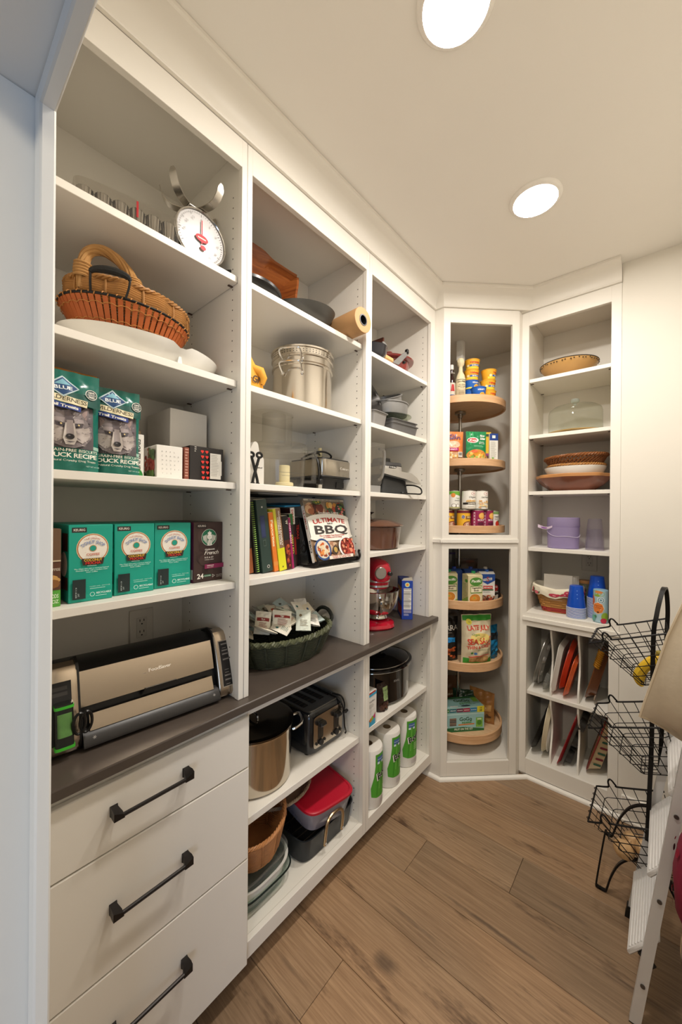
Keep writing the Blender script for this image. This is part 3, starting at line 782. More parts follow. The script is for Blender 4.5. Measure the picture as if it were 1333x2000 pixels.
# ------------------------------------------------------------------ left unit, third shelf
def wolf(p, cx, cy, s_):
    P = lambda pts, c: p.poly([(cx + x * s_, cy + y * s_) for x, y in pts], c)
    Dd = lambda x, y, r, c, ry=None: p.disc(cx + x * s_, cy + y * s_, r * s_, c, ry and ry * s_, 14)
    rd = random.Random(3)
    P([(-.62, -.6), (.62, -.6), (.62, .62), (-.62, .62)], '#5c5558')
    p.blobs(cx - .6 * s_, cx + .6 * s_, cy - .58 * s_, cy + .6 * s_, 60, .09 * s_, ['#6d6468', '#524b50', '#635a5f', '#7b7276'], 5)
    for sg in (-1, 1):                       # ears
        P([(sg * .46, .08), (sg * .50, .60), (sg * .40, .58), (sg * .14, .34)], '#6b6063'); P([(sg * .42, .22), (sg * .455, .52), (sg * .38, .48), (sg * .24, .32)], '#a08a86')
    P([(-.48, .1), (-.30, .40), (.0, .44), (.30, .40), (.48, .1), (.56, -.25), (.38, -.5), (.12, -.6), (-.12, -.6), (-.38, -.5), (-.56, -.25)], '#857b7c')
    P([(-.12, .42), (.12, .42), (.09, .0), (-.09, .0)], '#6a6064')
    for sg in (-1, 1):
        P([(sg * .10, .22), (sg * .34, .22), (sg * .36, .12), (sg * .12, .08)], '#9d9190')
        P([(sg * .14, -.02), (sg * .50, .0), (sg * .50, -.30), (sg * .30, -.46), (sg * .12, -.36)], '#b5aaa4')
        P([(sg * .10, .06), (sg * .34, .09), (sg * .30, -.02), (sg * .12, -.06)], '#4a4246')
    for _ in range(90):                      # strokes of fur
        x, y = rd.uniform(-.5, .5), rd.uniform(-.54, .42); a = math.atan2(y + .1, x) + rd.uniform(-.4, .4); l = rd.uniform(.05, .1); c_, q = math.cos(a) * l, math.sin(a) * l
        P([(x - q * .12, y + c_ * .12), (x + q * .12, y - c_ * .12), (x + c_, y + q)], rd.choice(['#6a6064', '#c9bfb8', '#978c8c', '#575054'])); p.k -= .9
    P([(-.10, .08), (.10, .08), (.17, -.36), (.10, -.52), (-.10, -.52), (-.17, -.36)], '#c2b8b0'); P([(-.07, .16), (.07, .16), (.09, -.26), (-.09, -.26)], '#9a8f8d')
    for sg in (-1, 1):
        Dd(sg * .215, .03, .058, '#2f292b', .036); Dd(sg * .205, .033, .026, '#c9b07a')
    Dd(0, -.30, .105, '#231f20', .078); Dd(-.02, -.275, .03, '#6a6466', .014); P([(-.12, -.43), (.12, -.43), (0, -.47)], '#4a4245')
def treat_bag(loc, rz, label, seed, BW=.122, BH=.232):
    t, p = pouch('treat_bag', label, 'pet treats', loc, rz, BW, BH, .055, '#14695c', 'green pet treat bags', True, seed, .92, .22)
    W = BW
    p.rect(.002, W - .002, .0, .052, '#1a6c5c'); p.rect(.0, W, .052, .060, '#9fc4b4')
    wolf(p, W * .46, .100, .082)
    p.rect(.0, W, .150, .178, '#0f4f46')
    p.poly([(.0, .158), (.09, .146), (.092, .162), (.0, .174)], '#e4d9b4'); p.text('WILDERNESS', .046, .1565, .0098, '#3b3322', rot=-.115, fit=.086)
    p.poly([(.004, .144), (.078, .134), (.078, .145), (.004, .156)], '#2c3f86'); p.text('Trail Treats', .041, .1415, .0066, '#f0eee2', rot=-.12, bold=1, fit=.062)
    p.poly([(.044, .214), (.076, .187), (.044, .164), (.012, .187)], '#bcd0d4'); p.poly([(.044, .210), (.072, .187), (.044, .168), (.016, .187)], '#274a78')
    p.poly([(.044, .206), (.060, .193), (.028, .193)], '#7fb6c9'); p.text('BLUE', .044, .1815, .0085, '#e8eef0', bold=1, fit=.036)
    p.disc(.1, .180, .0125, '#e9e5da'); p.disc(.1, .180, .0112, '#12352f'); p.text('100%', .1, .183, .0046, '#e9e5da', bold=1); p.text('GRAIN', .1, .1775, .0042, '#e9e5da'); p.text('FREE', .1, .1715, .0046, '#e9e5da', bold=1)
    p.text('GRAIN-FREE BISCUITS', W / 2, .040, .0068, '#eee9d8', fit=.098); p.text('DUCK RECIPE', W / 2, .0275, .0098, '#f4efe0', bold=1, fit=.096); p.text('Natural Crunchy Dog Treats', W / 2, .0185, .0046, '#eee9d8', fit=.09); p.text('NET WT 10 OZ', W - .022, .008, .003, '#cfe0d6', fit=.03)
    p.make(t, 'printed_front')
    return t
treat_bag((-.062, .243, Z3), 88, 'green pet treat bag with a wolf picture, the one nearest the doorway', 1)
treat_bag((-.088, .350, Z3), 84, 'green pet treat bag with a wolf picture, the second one beside the medicine box', 2, .112, .222)
t, p = pouch('snack_bag', 'orange bag top showing behind the two green pet treat bags', 'bag', (-.190, .262, Z3), 90, .15, .275, .05, '#c9822c', None, True, 6, .9, .35)
p.blobs(.0, .15, .250, .270, 14, .004, ['#5a3a1c', '#7a5020'], 3); p.make(t, 'printed_front')
t, p, ps, pl_ = run('medicine_box', 'slim white upright medicine box with green base beside the pet treats', 'box', -.082, .387, .4195, Z3, .116, .09, '#e6e2da', 88)
p.text('FRONTLINE', .0115, .105, .0125, '#3a3733', 'l', bold=1, rot=-PI / 2, fit=.082, slant=.2); p.disc(.004, .004, .026, '#2c8a3c', .024, 20, 0, 0, PI / 2); p.rect(.003, .006, .03, .10, '#9a958c'); p.make(t)
t, p, ps, pl_ = run('brown_carton', 'plain brown carton half hidden behind the medicine box', 'box', -.20, .405, .455, Z3, .150, .12, '#a08a6c', 90)
t, p, ps, pl_ = run('white_box', 'large plain white cardboard box at the back of the third left shelf', 'box', -.175, .531, .655, Z3, .232, .17, '#dedad2', 90)
t, p, ps, pl_ = run('card_game_box', 'small white box with grey letters and a photo side on the third left shelf', 'box', -.070, .449, .5215, Z3, .094, .10, '#ece8e0', 88)
for i, r_ in enumerate(('APPL', 'CRANB', 'MANUF', 'ACER', 'DATE+', '+IS')):
    for k, c in enumerate(r_): p.text(c, .0145 + k * .0112, .074 - i * .0122, .0042, '#7d7870')
p.make(t)
pl_.rect(.0, .0995, .0, .09, '#d9d4ca'); pl_.disc(.06, .036, .028, '#a8483c', .036); pl_.blobs(.012, .095, .02, .09, 26, .007, ['#b2564a', '#8f3f36', '#c98a7c'], 4); pl_.blobs(.0, .1, .0, .026, 26, .009, ['#4e6a3a', '#6b8a4a', '#3f5530'], 7); pl_.blobs(.045, .1, .05, .092, 16, .008, ['#5f7a45', '#4a6238'], 8); pl_.make(t, 'photo_side')
t, p, ps, pl_ = run('brown_sleeve', 'reddish brown narrow box between the letter box and the black box', 'box', -.066, .524, .5385, Z3, .096, .10, '#8a4a38', 90)
p.lines(.002, .012, .088, 10, .0085, .003, '#c99c8a', 2); p.make(t)
t, p, ps, pl_ = run('black_box', 'black box with two rows of red hearts and a taped white note', 'box', -.064, .5405, .650, Z3, .104, .09, '#26211f', 89)
for i in range(6):
    for k in range(2):
        u, v = .039 + k * .014, .0905 - i * .0158
        p.disc(u - .0022, v, .0030, '#e2392f', n=10); p.disc(u + .0022, v, .0030, '#e2392f', n=10); p.poly([(u - .0048, v - .001), (u + .0048, v - .001), (u, v - .0072)], '#e2392f')
p.rect(.060, .096, .008, .086, '#d8d3c8'); p.lines(.063, .092, .080, 14, .0048, .0012, '#8f8a80', 4); p.rect(.088, .0985, .02, .064, '#cfcabf'); p.lines(.010, .016, .098, 3, .006, .002, '#d8d3c8', 2); p.make(t)

# ------------------------------------------------------------------ left unit, fourth shelf: coffee pods
def donut_box(xf, y0, y1, label, dz=0):
    t, p, ps, pl_ = run('coffee_box', label, 'coffee box', xf, y0, y1, Z4, .186, .25, '#18a08a', 90 + dz, group='teal coffee pod boxes')
    W = y1 - y0; k = W / .092
    def art(p, W):
        p.rect(.006 * k, .036 * k, .167, .179, '#2a2725'); p.text('KEURIG', .021 * k, .1705, .0058, '#d8d2c6', bold=1, fit=.024 * k)
        cx, cy = W * .53, .128
        p.disc(cx, cy, .034 * k, '#e9d2ad', .036); p.disc(cx, cy, .0325 * k, '#b5713a', .0345); p.disc(cx, cy, .0305 * k, '#f1eadd', .0325); 
        rd = random.Random(4)
        for _ in range(34):
            a = rd.uniform(0, 6.28); r = rd.uniform(.014, .029); u, v = cx + r * k * math.cos(a), cy + r * 1.05 * math.sin(a); b = rd.uniform(0, 3.1)
            p.poly([(u - .0016 * math.cos(b), v - .0016 * math.sin(b)), (u + .0016 * math.cos(b), v + .0016 * math.sin(b)), (u + .0016 * math.cos(b) + .0006, v + .0016 * math.sin(b) + .0006)], rd.choice(['#c98b4a', '#8fb0a8', '#a86a3a'])); p.k -= .95
        p.disc(cx, cy, .0078 * k, '#c98b4a'); p.disc(cx, cy, .0066 * k, '#1f9c88')
        p.text('THE ORIGINAL', cx, cy + .023, .0035, '#c46a5a', arc=.034, fit=.03 * k); p.text('DONUT SHOP', cx, cy + .0115, .008, '#8d9cc0', bold=1, arc=.03, fit=.046 * k); p.text('COFFEE', cx, cy - .0175, .0058, '#d2806e', bold=1, fit=.028 * k)
        p.poly([(cx - .024 * k, .104), (cx + .024 * k, .104), (cx + .021 * k, .088), (cx - .021 * k, .088)], '#3a2a22')
        p.text('COCONUT', cx, .0970, .0062, '#e8b83a', bold=1, fit=.038 * k); p.text('MOCHA', cx, .0895, .0066, '#d8382e', bold=1, fit=.032 * k)
        p.lines(cx - .012 * k, cx + .014 * k, .0855, 1, .003, .001, '#bfe4da')
        p.text('The Glaze that pairs a coconut inspired', W * .5, .0785, .003, '#d6efe8', fit=.072 * k); p.text('chocolate flavor with a medium roast', W * .5, .0742, .003, '#d6efe8', fit=.066 * k); p.text('bean coffee', W * .5, .070, .003, '#d6efe8', fit=.024 * k)
        p.rect(.007 * k, .0335 * k, .008, .055, '#1d2b2a'); p.text('BEST BY 11 24', .0155 * k, .012, .003, '#c9d6d2', 'l', rot=PI / 2); p.text('2:47', .0205 * k, .014, .0032, '#c9d6d2', 'l', rot=PI / 2)
        p.text('recyclable pods - check locally', W - .029 * k, .0345, .0024, '#bfe4da', fit=.044 * k); p.lines(W - .05 * k, W - .006 * k, .030, 1, .0026, .0011, '#bfe4da', 4)
        p.disc(W - .045 * k, .0165, .0052 * k, '#bfe4da', r0=.004 * k); p.text('RECYCLABLE', W - .021 * k, .0165, .0045, '#d8f0ea', bold=1, fit=.032 * k); p.lines(W - .038 * k, W - .006 * k, .0115, 1, .003, .0012, '#bfe4da')
    art(p, W); p.make(t, 'printed_front')
    pl_.rect(.195, .242, .122, .165, '#4a2f28'); pl_.disc(.21, .09, .03, '#efe9dc'); pl_.rect(.19, .245, .03, .06, '#4a2f28'); pl_.make(t, 'printed_side')
    return t
donut_box(-.0655, .2455, .3385, 'teal coffee pod box nearest the doorway, beside the brown carton')
donut_box(-.0785, .3465, .4455, 'teal coffee pod box in the middle of the three', 0)
donut_box(-.0905, .4515, .5575, 'teal coffee pod box next to the dark brown coffee box')
t, p, ps, pl_ = run('coffee_box', 'dark brown coffee pod box at the right end of the fourth left shelf', 'coffee box', -.095, .5625, .6635, Z4, .1865, .25, '#43302c', 92.5)
p.blobs(.0, .1, .02, .18, 18, .016, ['#4a3732', '#3d2b28'], 3)
p.rect(.010, .044, .167, .180, '#2c2220'); p.text('KEURIG', .027, .1715, .006, '#cfc6ba', bold=1, fit=.028)
p.disc(.052, .138, .0265, '#e9e4d8', .0265, 40); p.disc(.052, .138, .0255, '#1f6b4a', .0255, 40)
for sg in (-1, 1):
    for j in range(4):
        x = .052 + sg * (.0065 + j * .0038); p.poly([(x, .118 + j * .0035), (x + sg * .002, .118 + j * .0035), (x + sg * (.003 + j * .0005), .145), (x + sg * .0012, .150 - j * .003)], '#e9e4d8')
p.disc(.052, .140, .0075, '#e9e4d8', .0095); p.poly([(.045, .152), (.0475, .1555), (.0495, .1535), (.052, .160), (.0545, .1535), (.0565, .1555), (.059, .152), (.057, .148), (.047, .148)], '#e9e4d8'); p.disc(.052, .1395, .0055, '#e9e4d8', .0075)
p.poly([(.044, .113), (.06, .113), (.057, .130), (.047, .130)], '#e9e4d8')
for sg in (-1, 1):
    p.disc(.052 + sg * .0024, .1405, .0009, '#1f6b4a'); p.poly([(.052 + sg * .001, .114), (.052 + sg * .0022, .114), (.052 + sg * .004, .130), (.052 + sg * .003, .130)], '#1f6b4a')
p.poly([(.0505, .1365), (.0535, .1365), (.052, .1355)], '#1f6b4a')
p.text('STARBUCKS', .052, .0985, .0040, '#efe8dc', bold=1, fit=.034); p.text('French', .056, .0845, .0125, '#f1e9dc', slant=.35, fit=.050); p.text('ROAST', .050, .0735, .0045, '#efe8dc', bold=1, fit=.032, sp_=1.5); p.text('INTENSE & SMOKY', .050, .0675, .0026, '#efe8dc', fit=.032)
p.rect(.034, .101, .0405, .0545, '#86204e'); p.text('DARK ROAST', .042, .0485, .0030, '#f1e9dc', 'l', bold=1); p.text('BOLD COFFEE', .042, .0435, .0026, '#f1e9dc', 'l')
p.text('24', .019, .0125, .0150, '#f3ede2', bold=1, fit=.022); p.rect(.031, .056, .016, .0225, '#3f7a5c'); p.text('RECYCLABLE', .0435, .0175, .0026, '#f3ede2', fit=.022); p.disc(.063, .017, .006, '#e9e4d8', r0=.0042, n=3); p.text('24 K-CUP PODS', .086, .0165, .0030, '#d8cfc4', fit=.024); p.text('NET WT 10.1 OZ', .086, .0115, .0030, '#d8cfc4', fit=.024)
p.make(t, 'printed_front')
pl_.rect(.0, .25, .0, .186, '#6a2348'); pl_.blobs(.02, .24, .0, .18, 12, .02, ['#5a1c3c', '#4a2430'], 2); pl_.rect(.236, .248, .01, .04, '#d8d2c8'); pl_.make(t, 'printed_side')
t, p, ps, pl_ = run('coffee_carton', 'open brown coffee carton cut by the left edge of the fourth shelf', 'coffee box', -.058, .165, .231, Z4, .178, .25, '#70503a', 89)
ps.rect(.0, .25, .0, .035, '#4f9a36'); 
p.rect(.0, .066, .0, .038, '#56a23a'); p.text('24 PODS', .050, .020, .009, '#d9edc8', bold=1, fit=.024); p.text('10 OZ', .050, .008, .008, '#d9edc8', bold=1, fit=.024)
p.rect(.0, .066, .038, .105, '#5a3826'); p.blobs(.01, .066, .04, .075, 10, .010, ['#b5803f', '#8a5a2c', '#c99a58'], 2); p.text('COFFEE', .052, .082, .006, '#e8ddc8', fit=.026); p.rect(.0, .066, .105, .177, '#6a4f38'); p.rect(.0, .066, .103, .106, '#c9b79a'); p.make(t, 'printed_front')

# ------------------------------------------------------------------ vacuum sealer on the worktop
t = thing('vacuum_sealer', 'long stainless and black vacuum sealer on the worktop under the coffee shelf', 'vacuum sealer', (-.155, .452, ZC), 85)
DK = M('#191817', .32, 0, .1, 40); BRS = M('#b9aa97', .24, 1, .05, 30, stretch=(60, 1, 1))
# local: x from -.245 to .245, front at y = -.085
prof = [(-.085, .012), (-.098, .045), (-.085, .052), (-.074, .105), (-.052, .168), (-.035, .190), (-.005, .198), (.05, .190), (.075, .16), (.08, .012)]
def band(x0, x1, name, m, pr):
    return G().loft([[(x0, y, z) for y, z in pr], [(x1, y, z) for y, z in pr]]).make(name, m, t)
band(-.248, .252, 'body', DK, [(-.060, .004), (-.082, .022), (-.062, .10), (-.046, .176), (-.018, .192), (.06, .186), (.082, .15), (.082, .004)])
def curved(x0, x1, pts, name, m, th=.003):
    o = [(y - th, z) for y, z in pts]
    return G().loft([[(x0, y, z) for y, z in o + pts[::-1]], [(x1, y, z) for y, z in o + pts[::-1]]]).make(name, m, t)
LID = [(-.0755, .098), (-.072, .112), (-.065, .135), (-.056, .160), (-.048, .178)]
lid = curved(-.168, .176, LID, 'lid_panel', BRS)
curved(-.150, .168, [(-.094, .042), (-.089, .055), (-.083, .068), (-.079, .078)], 'front_panel', BRS)
G().prism([(-.086, .004), (-.112, .010), (-.112, .016), (-.096, .040), (-.080, .046)], -.165, .184, 'x').make('front_ledge', M('#2e2c2b', .35, 0, .08), t)
g = G().prism([(-.032, .086), (.075, .086), (.062, .1005), (-.020, .1005)], -.0835, -.072, 'y'); g.make('lid_latch', DK, t)
p = D(face((0, -.0692, .130), (1, 0, 0), Vector((0, .0045, .0120)).normalized())); p.k = 3
p.disc(-.020, .0115, .0065, '#8d7f6e', r0=.0045); p.text('FoodSaver', -.009, .0075, .0085, '#e6dccb', 'l', bold=1, fit=.060); p.make(t, 'lettering')
p = D(face((0, -.1045, .0275), (1, 0, 0), Vector((0, .016, .024)).normalized()))
for x in (-.142, .166):
    for a in range(3): p.poly([(x + .004 * math.cos(a * PI / 3 + q), .0 + .004 * math.sin(a * PI / 3 + q)) for q in (-.18, .18, PI - .18, PI + .18)], '#8f8b86')
p.make(t, 'corner_marks')
# end caps
for x0, x1, nm in ((.186, .243, 'control_panel'), (-.245, -.172, 'handheld_dock')):
    PR = [(-.098, .010), (-.104, .022), (-.100, .045), (-.085, .10), (-.068, .150), (-.055, .185), (-.045, .197), (-.02, .202), (-.02, .010)]
    ec = G().loft([[(x0 + c, y + (0 if k else .003), z + (.0 if k else -.0)) for y, z in PR] for c, k in ((0, 0), (.004, 1), (x1 - x0 - .006, 1), (x1 - x0, 0))]).make(nm, BRS, t)
    ob = G().loft([[(x, y * .985 + .003, z * 1.015) for y, z in [(-.094, .004)] + PR[1:-1] + [(-.015, .204), (.075, .17), (.075, .004)]] for x in (x0 - .003, x0 + .0015)]).loft([[(x, y * .985 + .003, z * 1.015) for y, z in [(-.094, .004)] + PR[1:-1] + [(-.015, .204), (.075, .17), (.075, .004)]] for x in (x1 - .0015, x1 + .005)]).make('end_cheek', DK, t)
    def pf(u, v, h, x0=x0):
        # follows the sloping front
        P = [(-.1025, .03), (-.100, .045), (-.085, .10), (-.068, .150), (-.055, .185)]
        for (ya, za), (yb, zb) in zip(P, P[1:]):
            if v <= zb: break
        y = ya + (yb - ya) * (v - za) / (zb - za)
        return (x0 + u, y - h - .0006, v)
    p = D(pf); p.seg = .02
    if nm == 'control_panel':
        p.rect(.010, .047, .038, .172, '#a39684'); p.rect(.0125, .0445, .041, .169, '#1b1918')
        for v in (.157, .139, .129, .114, .068, .056): p.rect(.017, .040, v, v + .0075, '#3a3633'); p.rect(.019, .038, v + .0025, v + .0050, '#8d8780')
        for v in (.150, .088, .080, .047): p.lines(.020, .038, v, 1, .004, .0013, '#8d8780')
    else:
        p.rect(.014, .060, .035, .168, '#1b1918')
        for v in (.150, .138): p.rect(.022, .052, v, v + .008, '#3a3633')
    p.make(t, 'panel_print')
# handheld unit with green ring sitting in the left bay, with its coiled hose
h = G().loft([sup(.036, .022, 5, 24, z, (-.203, -.112 + .18 * (z - .02))) for z in (.034, .04, .12, .128)]).make('handheld_unit', M('#1d1f1b', .25, 0, .1), t)
G().loft([sup(.040, .024, 5, 24, z, (-.203, -.112 + .18 * (z - .02))) for z in (.030, .036)]).make('green_trim', M('#3fae2e', .35), h)
G().loft([sup(.039, .024, 5, 24, z, (-.203, -.112 + .18 * (z - .02))) for z in (.118, .124)]).make('green_trim', M('#3fae2e', .35), h)
G().loft([sup(.030, .024, 4, 24, z, (-.203, -.114 + .18 * (z - .02))) for z in (.058, .108)]).make('clear_tank', M('#5d8a4a', .2, 0, .3, 40), h)
for dx in (0, .014): G().tube([(-.176 + dx + .012 * math.sin(q), -.116 - .004 * math.cos(q), .078 + .026 * math.cos(q)) for q in [2 * PI * i / 28 for i in range(28)]], .0034, 6, True).make('hose', DK, t)

# ================================================================== middle unit
Z1, Z2, Z3, Z4 = 2.2423, 1.9103, 1.5923, 1.2793
CLEAR = glass('#f8f7f4', .03, .018)
# top shelf
TW = wood('#6e3513', '#a5602a', 6, (1, 1, 14), .4, .1, c3='#8a4a1e')
t = thing('wooden_tray', 'brown wooden tray with scalloped sides and black script at the back of the shelf', 'tray', (-.255, .875, Z1), 90, rot=(R(-10), 0, R(90)))
t.scale = (1.1, 1.1, 1.12); t.location = (-.235, .872, Z1)
G().box(-.17, .155, -.004, .006, .035, .205, .002).make('tray_bottom', TW, t)
def scal(u0, u1, n=20, a=.012): return [(u0 + (u1 - u0) * i / n, a * math.sin(2 * PI * (i / n) * 1.0 + .6)) for i in range(n + 1)]
top = [(x, -.062, .232 + .016 * (1 if x < .03 else math.cos(min(PI, (x - .03) / .06 * PI)) * .5 + .5)) for x in [-.18 + .36 * i / 24 for i in range(24)]] + [(.198, -.062, .234)]
inn = [(max(-.17, min(.155, p[0] * .9)), -.004, .205) for p in top]
G().loft([inn, top, [(p[0], p[1] - .003, p[2] + .008) for p in top], [(p[0], .006, p[2] - .018) for p in inn]], False, False).make('tray_side', TW, t)
sd = [(.155, -.004, .035 + .17 * i / 16) for i in range(17)]; so = [(.186 + .012 * math.cos(i / 16 * 2 * PI), -.062, .012 + .222 * i / 16) for i in range(17)]
G().loft([sd, so, [(p[0] + .008, p[1] - .002, p[2]) for p in so], [(p[0] + .01, .006, p[2]) for p in sd]], False, False).make('tray_side', TW, t)
sd = [(-.17, -.004, .035 + .17 * i / 16) for i in range(17)]; so = [(-.19, -.062, .012 + .222 * i / 16) for i in range(17)]
G().loft([sd, so, [(p[0] - .008, p[1] - .002, p[2]) for p in so], [(p[0] - .01, .006, p[2]) for p in sd]], False, False).make('tray_side', TW, t)
G().box(-.17, .18, -.06, -.0045, .0005, .010, .002).loft([[(-.17, -.062, .004), (.18, -.062, .004), (.18, -.05, .0), (-.17, -.05, .0)], [(-.165, -.004, .035), (.155, -.004, .035), (.155, .006, .030), (-.165, .006, .030)]]).make('tray_side', TW, t)
p = D(front(0, -.0042, 0)); p.text('Go Bulser', .030, .118, .026, '#1d120a', slant=.35, fit=.21, rot=-.05); p.make(t, 'lettering')
PAN = M('#3a3937', .35, .4, .1, 20)
t = thing('dark_pan', 'shallow dark round pan lying in front of the wooden tray on the top shelf', 'pan', (-.150, .775, Z1))
G().lathe([(0, .0004), (.098, .0004), (.104, .004), (.132, .022), (.134, .026), (.129, .026), (.10, .008), (0, .006)], 48).make('body', PAN, t)
G().lathe([(.1335, .020), (.1375, .022), (.1375, .031), (.130, .031), (.128, .026)], 48).make('rim', M('#171615', .3, 0, .1), t)
t = thing('steel_bowl', 'dark grey carbon steel bowl beside the paper roll on the top shelf', 'bowl', (-.150, 1.058, Z1))
tag(t); t.rotation_euler = (R(4), R(5), 0); t.location.z = Z1 + .003
G().lathe([(0, .0012), (.05, .003), (.095, .020), (.126, .046), (.138, .070), (.1395, .072), (.136, .0725), (.123, .048), (.09, .023), (.05, .007), (0, .004)], 56).make('bowl', M('#56544f', .42, .35, .22, 14), t)
KR = M('#b98d5d', .62, 0, .06, 12)
t = thing('kraft_paper_roll', 'roll of brown kraft paper sticking out past the edge of the top shelf', 'paper roll', (0, 0, 0))
T = TR(.048, 1.222, Z1 + .0517, 0, 90, -3)
G().lathe([(.0235, -.30), (.0505, -.30), (.0512, -.299), (.0512, -.0012), (.0500, 0), (.0235, 0)], 48, T=T).make('paper', KR, t)
G().lathe([(.0235, -.30), (.0235, .0015), (.0185, .0015), (.0185, -.03), (.0185, -.295)], 32, T=T).make('core', M('#1d1d1f', .35, 0, .1), t)
# second shelf
t = thing('multi_pot', 'tall stainless steel pot with a pierced insert and wire handles on the second middle shelf', 'pot', (-.178, 1.095, Z2))
MS = M('#cfc8bd', .16, 1, .03, 30, stretch=(1, 1, 20))
G().lathe([(0, .0004), (.116, .0004), (.123, .006), (.124, .172), (.129, .174), (.129, .180), (.1225, .180), (.1225, .010), (0, .006)], 56).make('pot_body', MS, t)
ins = G().lathe([(.1215, .100), (.1215, .182), (.126, .186), (.1265, .208), (.131, .210), (.131, .216), (.1255, .216), (.124, .19)], 56).make('insert', MS, t)
up = G().lathe([(.1245, .212), (.1275, .238), (.133, .240), (.134, .246), (.129, .247), (.123, .216)], 56).make('steamer_rim', MS, t)
g = G()
for i in range(60):
    q = 2 * PI * i / 60
    for z in (.224, .232):
        T = TR(.1262 * math.cos(q), .1262 * math.sin(q), z, 0, 0, math.degrees(q)); g.add([tuple(T @ Vector((.0008, .0019 * math.cos(k * PI / 3), .0019 * math.sin(k * PI / 3)))) for k in range(6)], [tuple(range(6))])
g.make('pierced_holes', M('#3a3733', .6), up, kind='stuff', fix=False)
for z, r0 in ((.150, .124), (.200, .1265)):
    for a in (-62, 118):
        pts = sp([(r0 - .002, -.040, z - .012), (r0 + .004, -.041, z - .010), (r0 + .030, -.043, z + .014), (r0 + .038, -.028, z + .020), (r0 + .038, .028, z + .020), (r0 + .030, .043, z + .014), (r0 + .004, .041, z - .010), (r0 - .002, .040, z - .012)], 5)
        hd = G().tube(pts, .0036, 8, T=TR(0, 0, 0, 0, 0, a)).make('handle', CHROME, t)
        for s_ in (-.0405, .0405): G().cyl(.0075, 0, .004, n=12, T=TR(0, 0, 0, 0, 0, a) @ TR(r0 - .002, s_, z - .012, 0, 90)).make('rivet_plate', CHROME, hd)
t = GLV = thing('work_glove', 'yellow leather glove with dark print standing at the left of the steel pot', 'glove', (-.075, .742, Z2), 95)
YG = M('#e0a032', .65, 0, .12, 25, bump=.2)
g = G(); g.loft([[(c + x * w_, y * d_, z) for x, y, _ in sup(1, 1, 3, 20)] for z, c, w_, d_ in ((.0005, .004, .086, .05), (.012, .004, .100, .062), (.036, .004, .098, .058), (.058, .0, .08, .046), (.075, -.008, .064, .040), (.095, -.018, .05, .034), (.112, -.026, .034, .026), (.120, -.03, .012, .012))])
g.make('palm', YG, t)
G().tube([(.012, -.012, .060), (.030, -.030, .052), (.036, -.034, .034), (.034, -.030, .018)], [.013, .0145, .013, .008], 10).make('thumb', YG, t)
p = D(face((-.02, -.0335, .012), (1, 0, 0), (0, 0, 1))); p.text('GN', .032, .004, .020, '#3a2410', bold=1, slant=.2); p.text('r', .006, .004, .016, '#3a2410', bold=1); p.make(t, 'lettering'); t.scale = (1.1, 1.1, 1.2)
# third shelf
t = thing('food_processor_bowl', 'clear plastic food processor bowl with feed tube on the third middle shelf', 'food processor bowl', (-.150, .948, Z3))
G().lathe([(0, .0018), (.088, .0018), (.095, .004), (.100, .02), (.103, .150)], 48).make('bowl', CLEAR, t)
lid = G().lathe([(.106, .128), (.1125, .132), (.1135, .160), (.105, .168), (.02, .170)], 48).make('lid', CLEAR, t)
G().loft([[(x - .012, y - .030, z) for x, y, _ in sup(.128 + k, .150 + k, 3, 40)] for z, k in ((.168, .004), (.172, 0), (.275, .002), (.277, .010), (.284, .010))], False).make('feed_tube', CLEAR, lid)
G().loft([[(x - .012, y - .018, z) for x, y, _ in sup(.085, .085, 2.5, 32)] for z in (.180, .285)], 't').make('small_pusher', CLEAR, lid)
G().prism([(.100, .022), (.148, .022), (.148, .155), (.138, .155), (.134, .034), (.100, .034)], -.013, .013, 'y', T=TR(0, 0, 0, 0, 0, 62)).prism([(.098, .143), (.148, .143), (.148, .155), (.098, .155)], -.013, .013, 'y', T=TR(0, 0, 0, 0, 0, 62)).make('handle', CLEAR, t)
CRM = M('#e6d9ac', .4, 0, .04)
G().cyl(.0205, .004, .082, (.055, -.020), 24, .002).cyl(.034, .0030, .018, (.055, -.020), 24, .003).make('pusher_stem', CRM, t)
p = D(around(.1005, 0, 0)); p.rect(-.07, .02, .052, .0532, '#6b665e'); p.rect(-.06, .0, .04, .041, '#6b665e'); p.make(t, 'fill_marks')
t = thing('food_processor', 'steel and black food processor motor base with cord and cream stem', 'food processor base', (-.195, 1.223, Z3), 90)
G().loft([sup(.150, .17, 7, 32, .0004), sup(.158, .18, 7, 32, .05), sup(.160, .185, 7, 32, .066)]).make('lower_base', M('#1c1b1a', .35, 0, .1), t)
SB = M('#b3aca0', .2, 1, .05, 30, stretch=(1, 1, 30))
G().loft([sup(.192 + k, .215 + k, 9, 40, z) for z, k in ((.058, -.004), (.062, 0), (.130, .004), (.133, 0))]).make('steel_band', SB, t)
G().loft([sup(.196, .219, 9, 40, .056), sup(.200, .222, 9, 40, .059), sup(.198, .22, 9, 40, .0625)]).make('lower_trim', BLACK, t)
G().loft([sup(.190, .213, 8, 40, .131), sup(.186, .21, 8, 40, .138), sup(.15, .17, 5, 40, .142)]).cyl(.052, .141, .150, n=32).make('top_deck', BLACK, t)
G().cyl(.0095, .149, .198, n=16, r2=.0085).make('drive_stem', CRM, t)
G().tube(sp([(-.086, .03, .143), (-.08, -.01, .158), (-.045, -.045, .172), (.0, -.05, .170), (.038, -.035, .160), (.045, -.01, .152), (.02, .01, .160), (-.03, -.02, .168), (-.09, -.055, .155), (-.101, -.085, .120), (-.103, -.095, .07), (-.103, -.09, .04)], 6), .0042, 6).make('power_cord', BLACK, t)
G().box(-.112, -.092, -.112, -.082, .022, .045, .003).make('plug', BLACK, t); g = G()
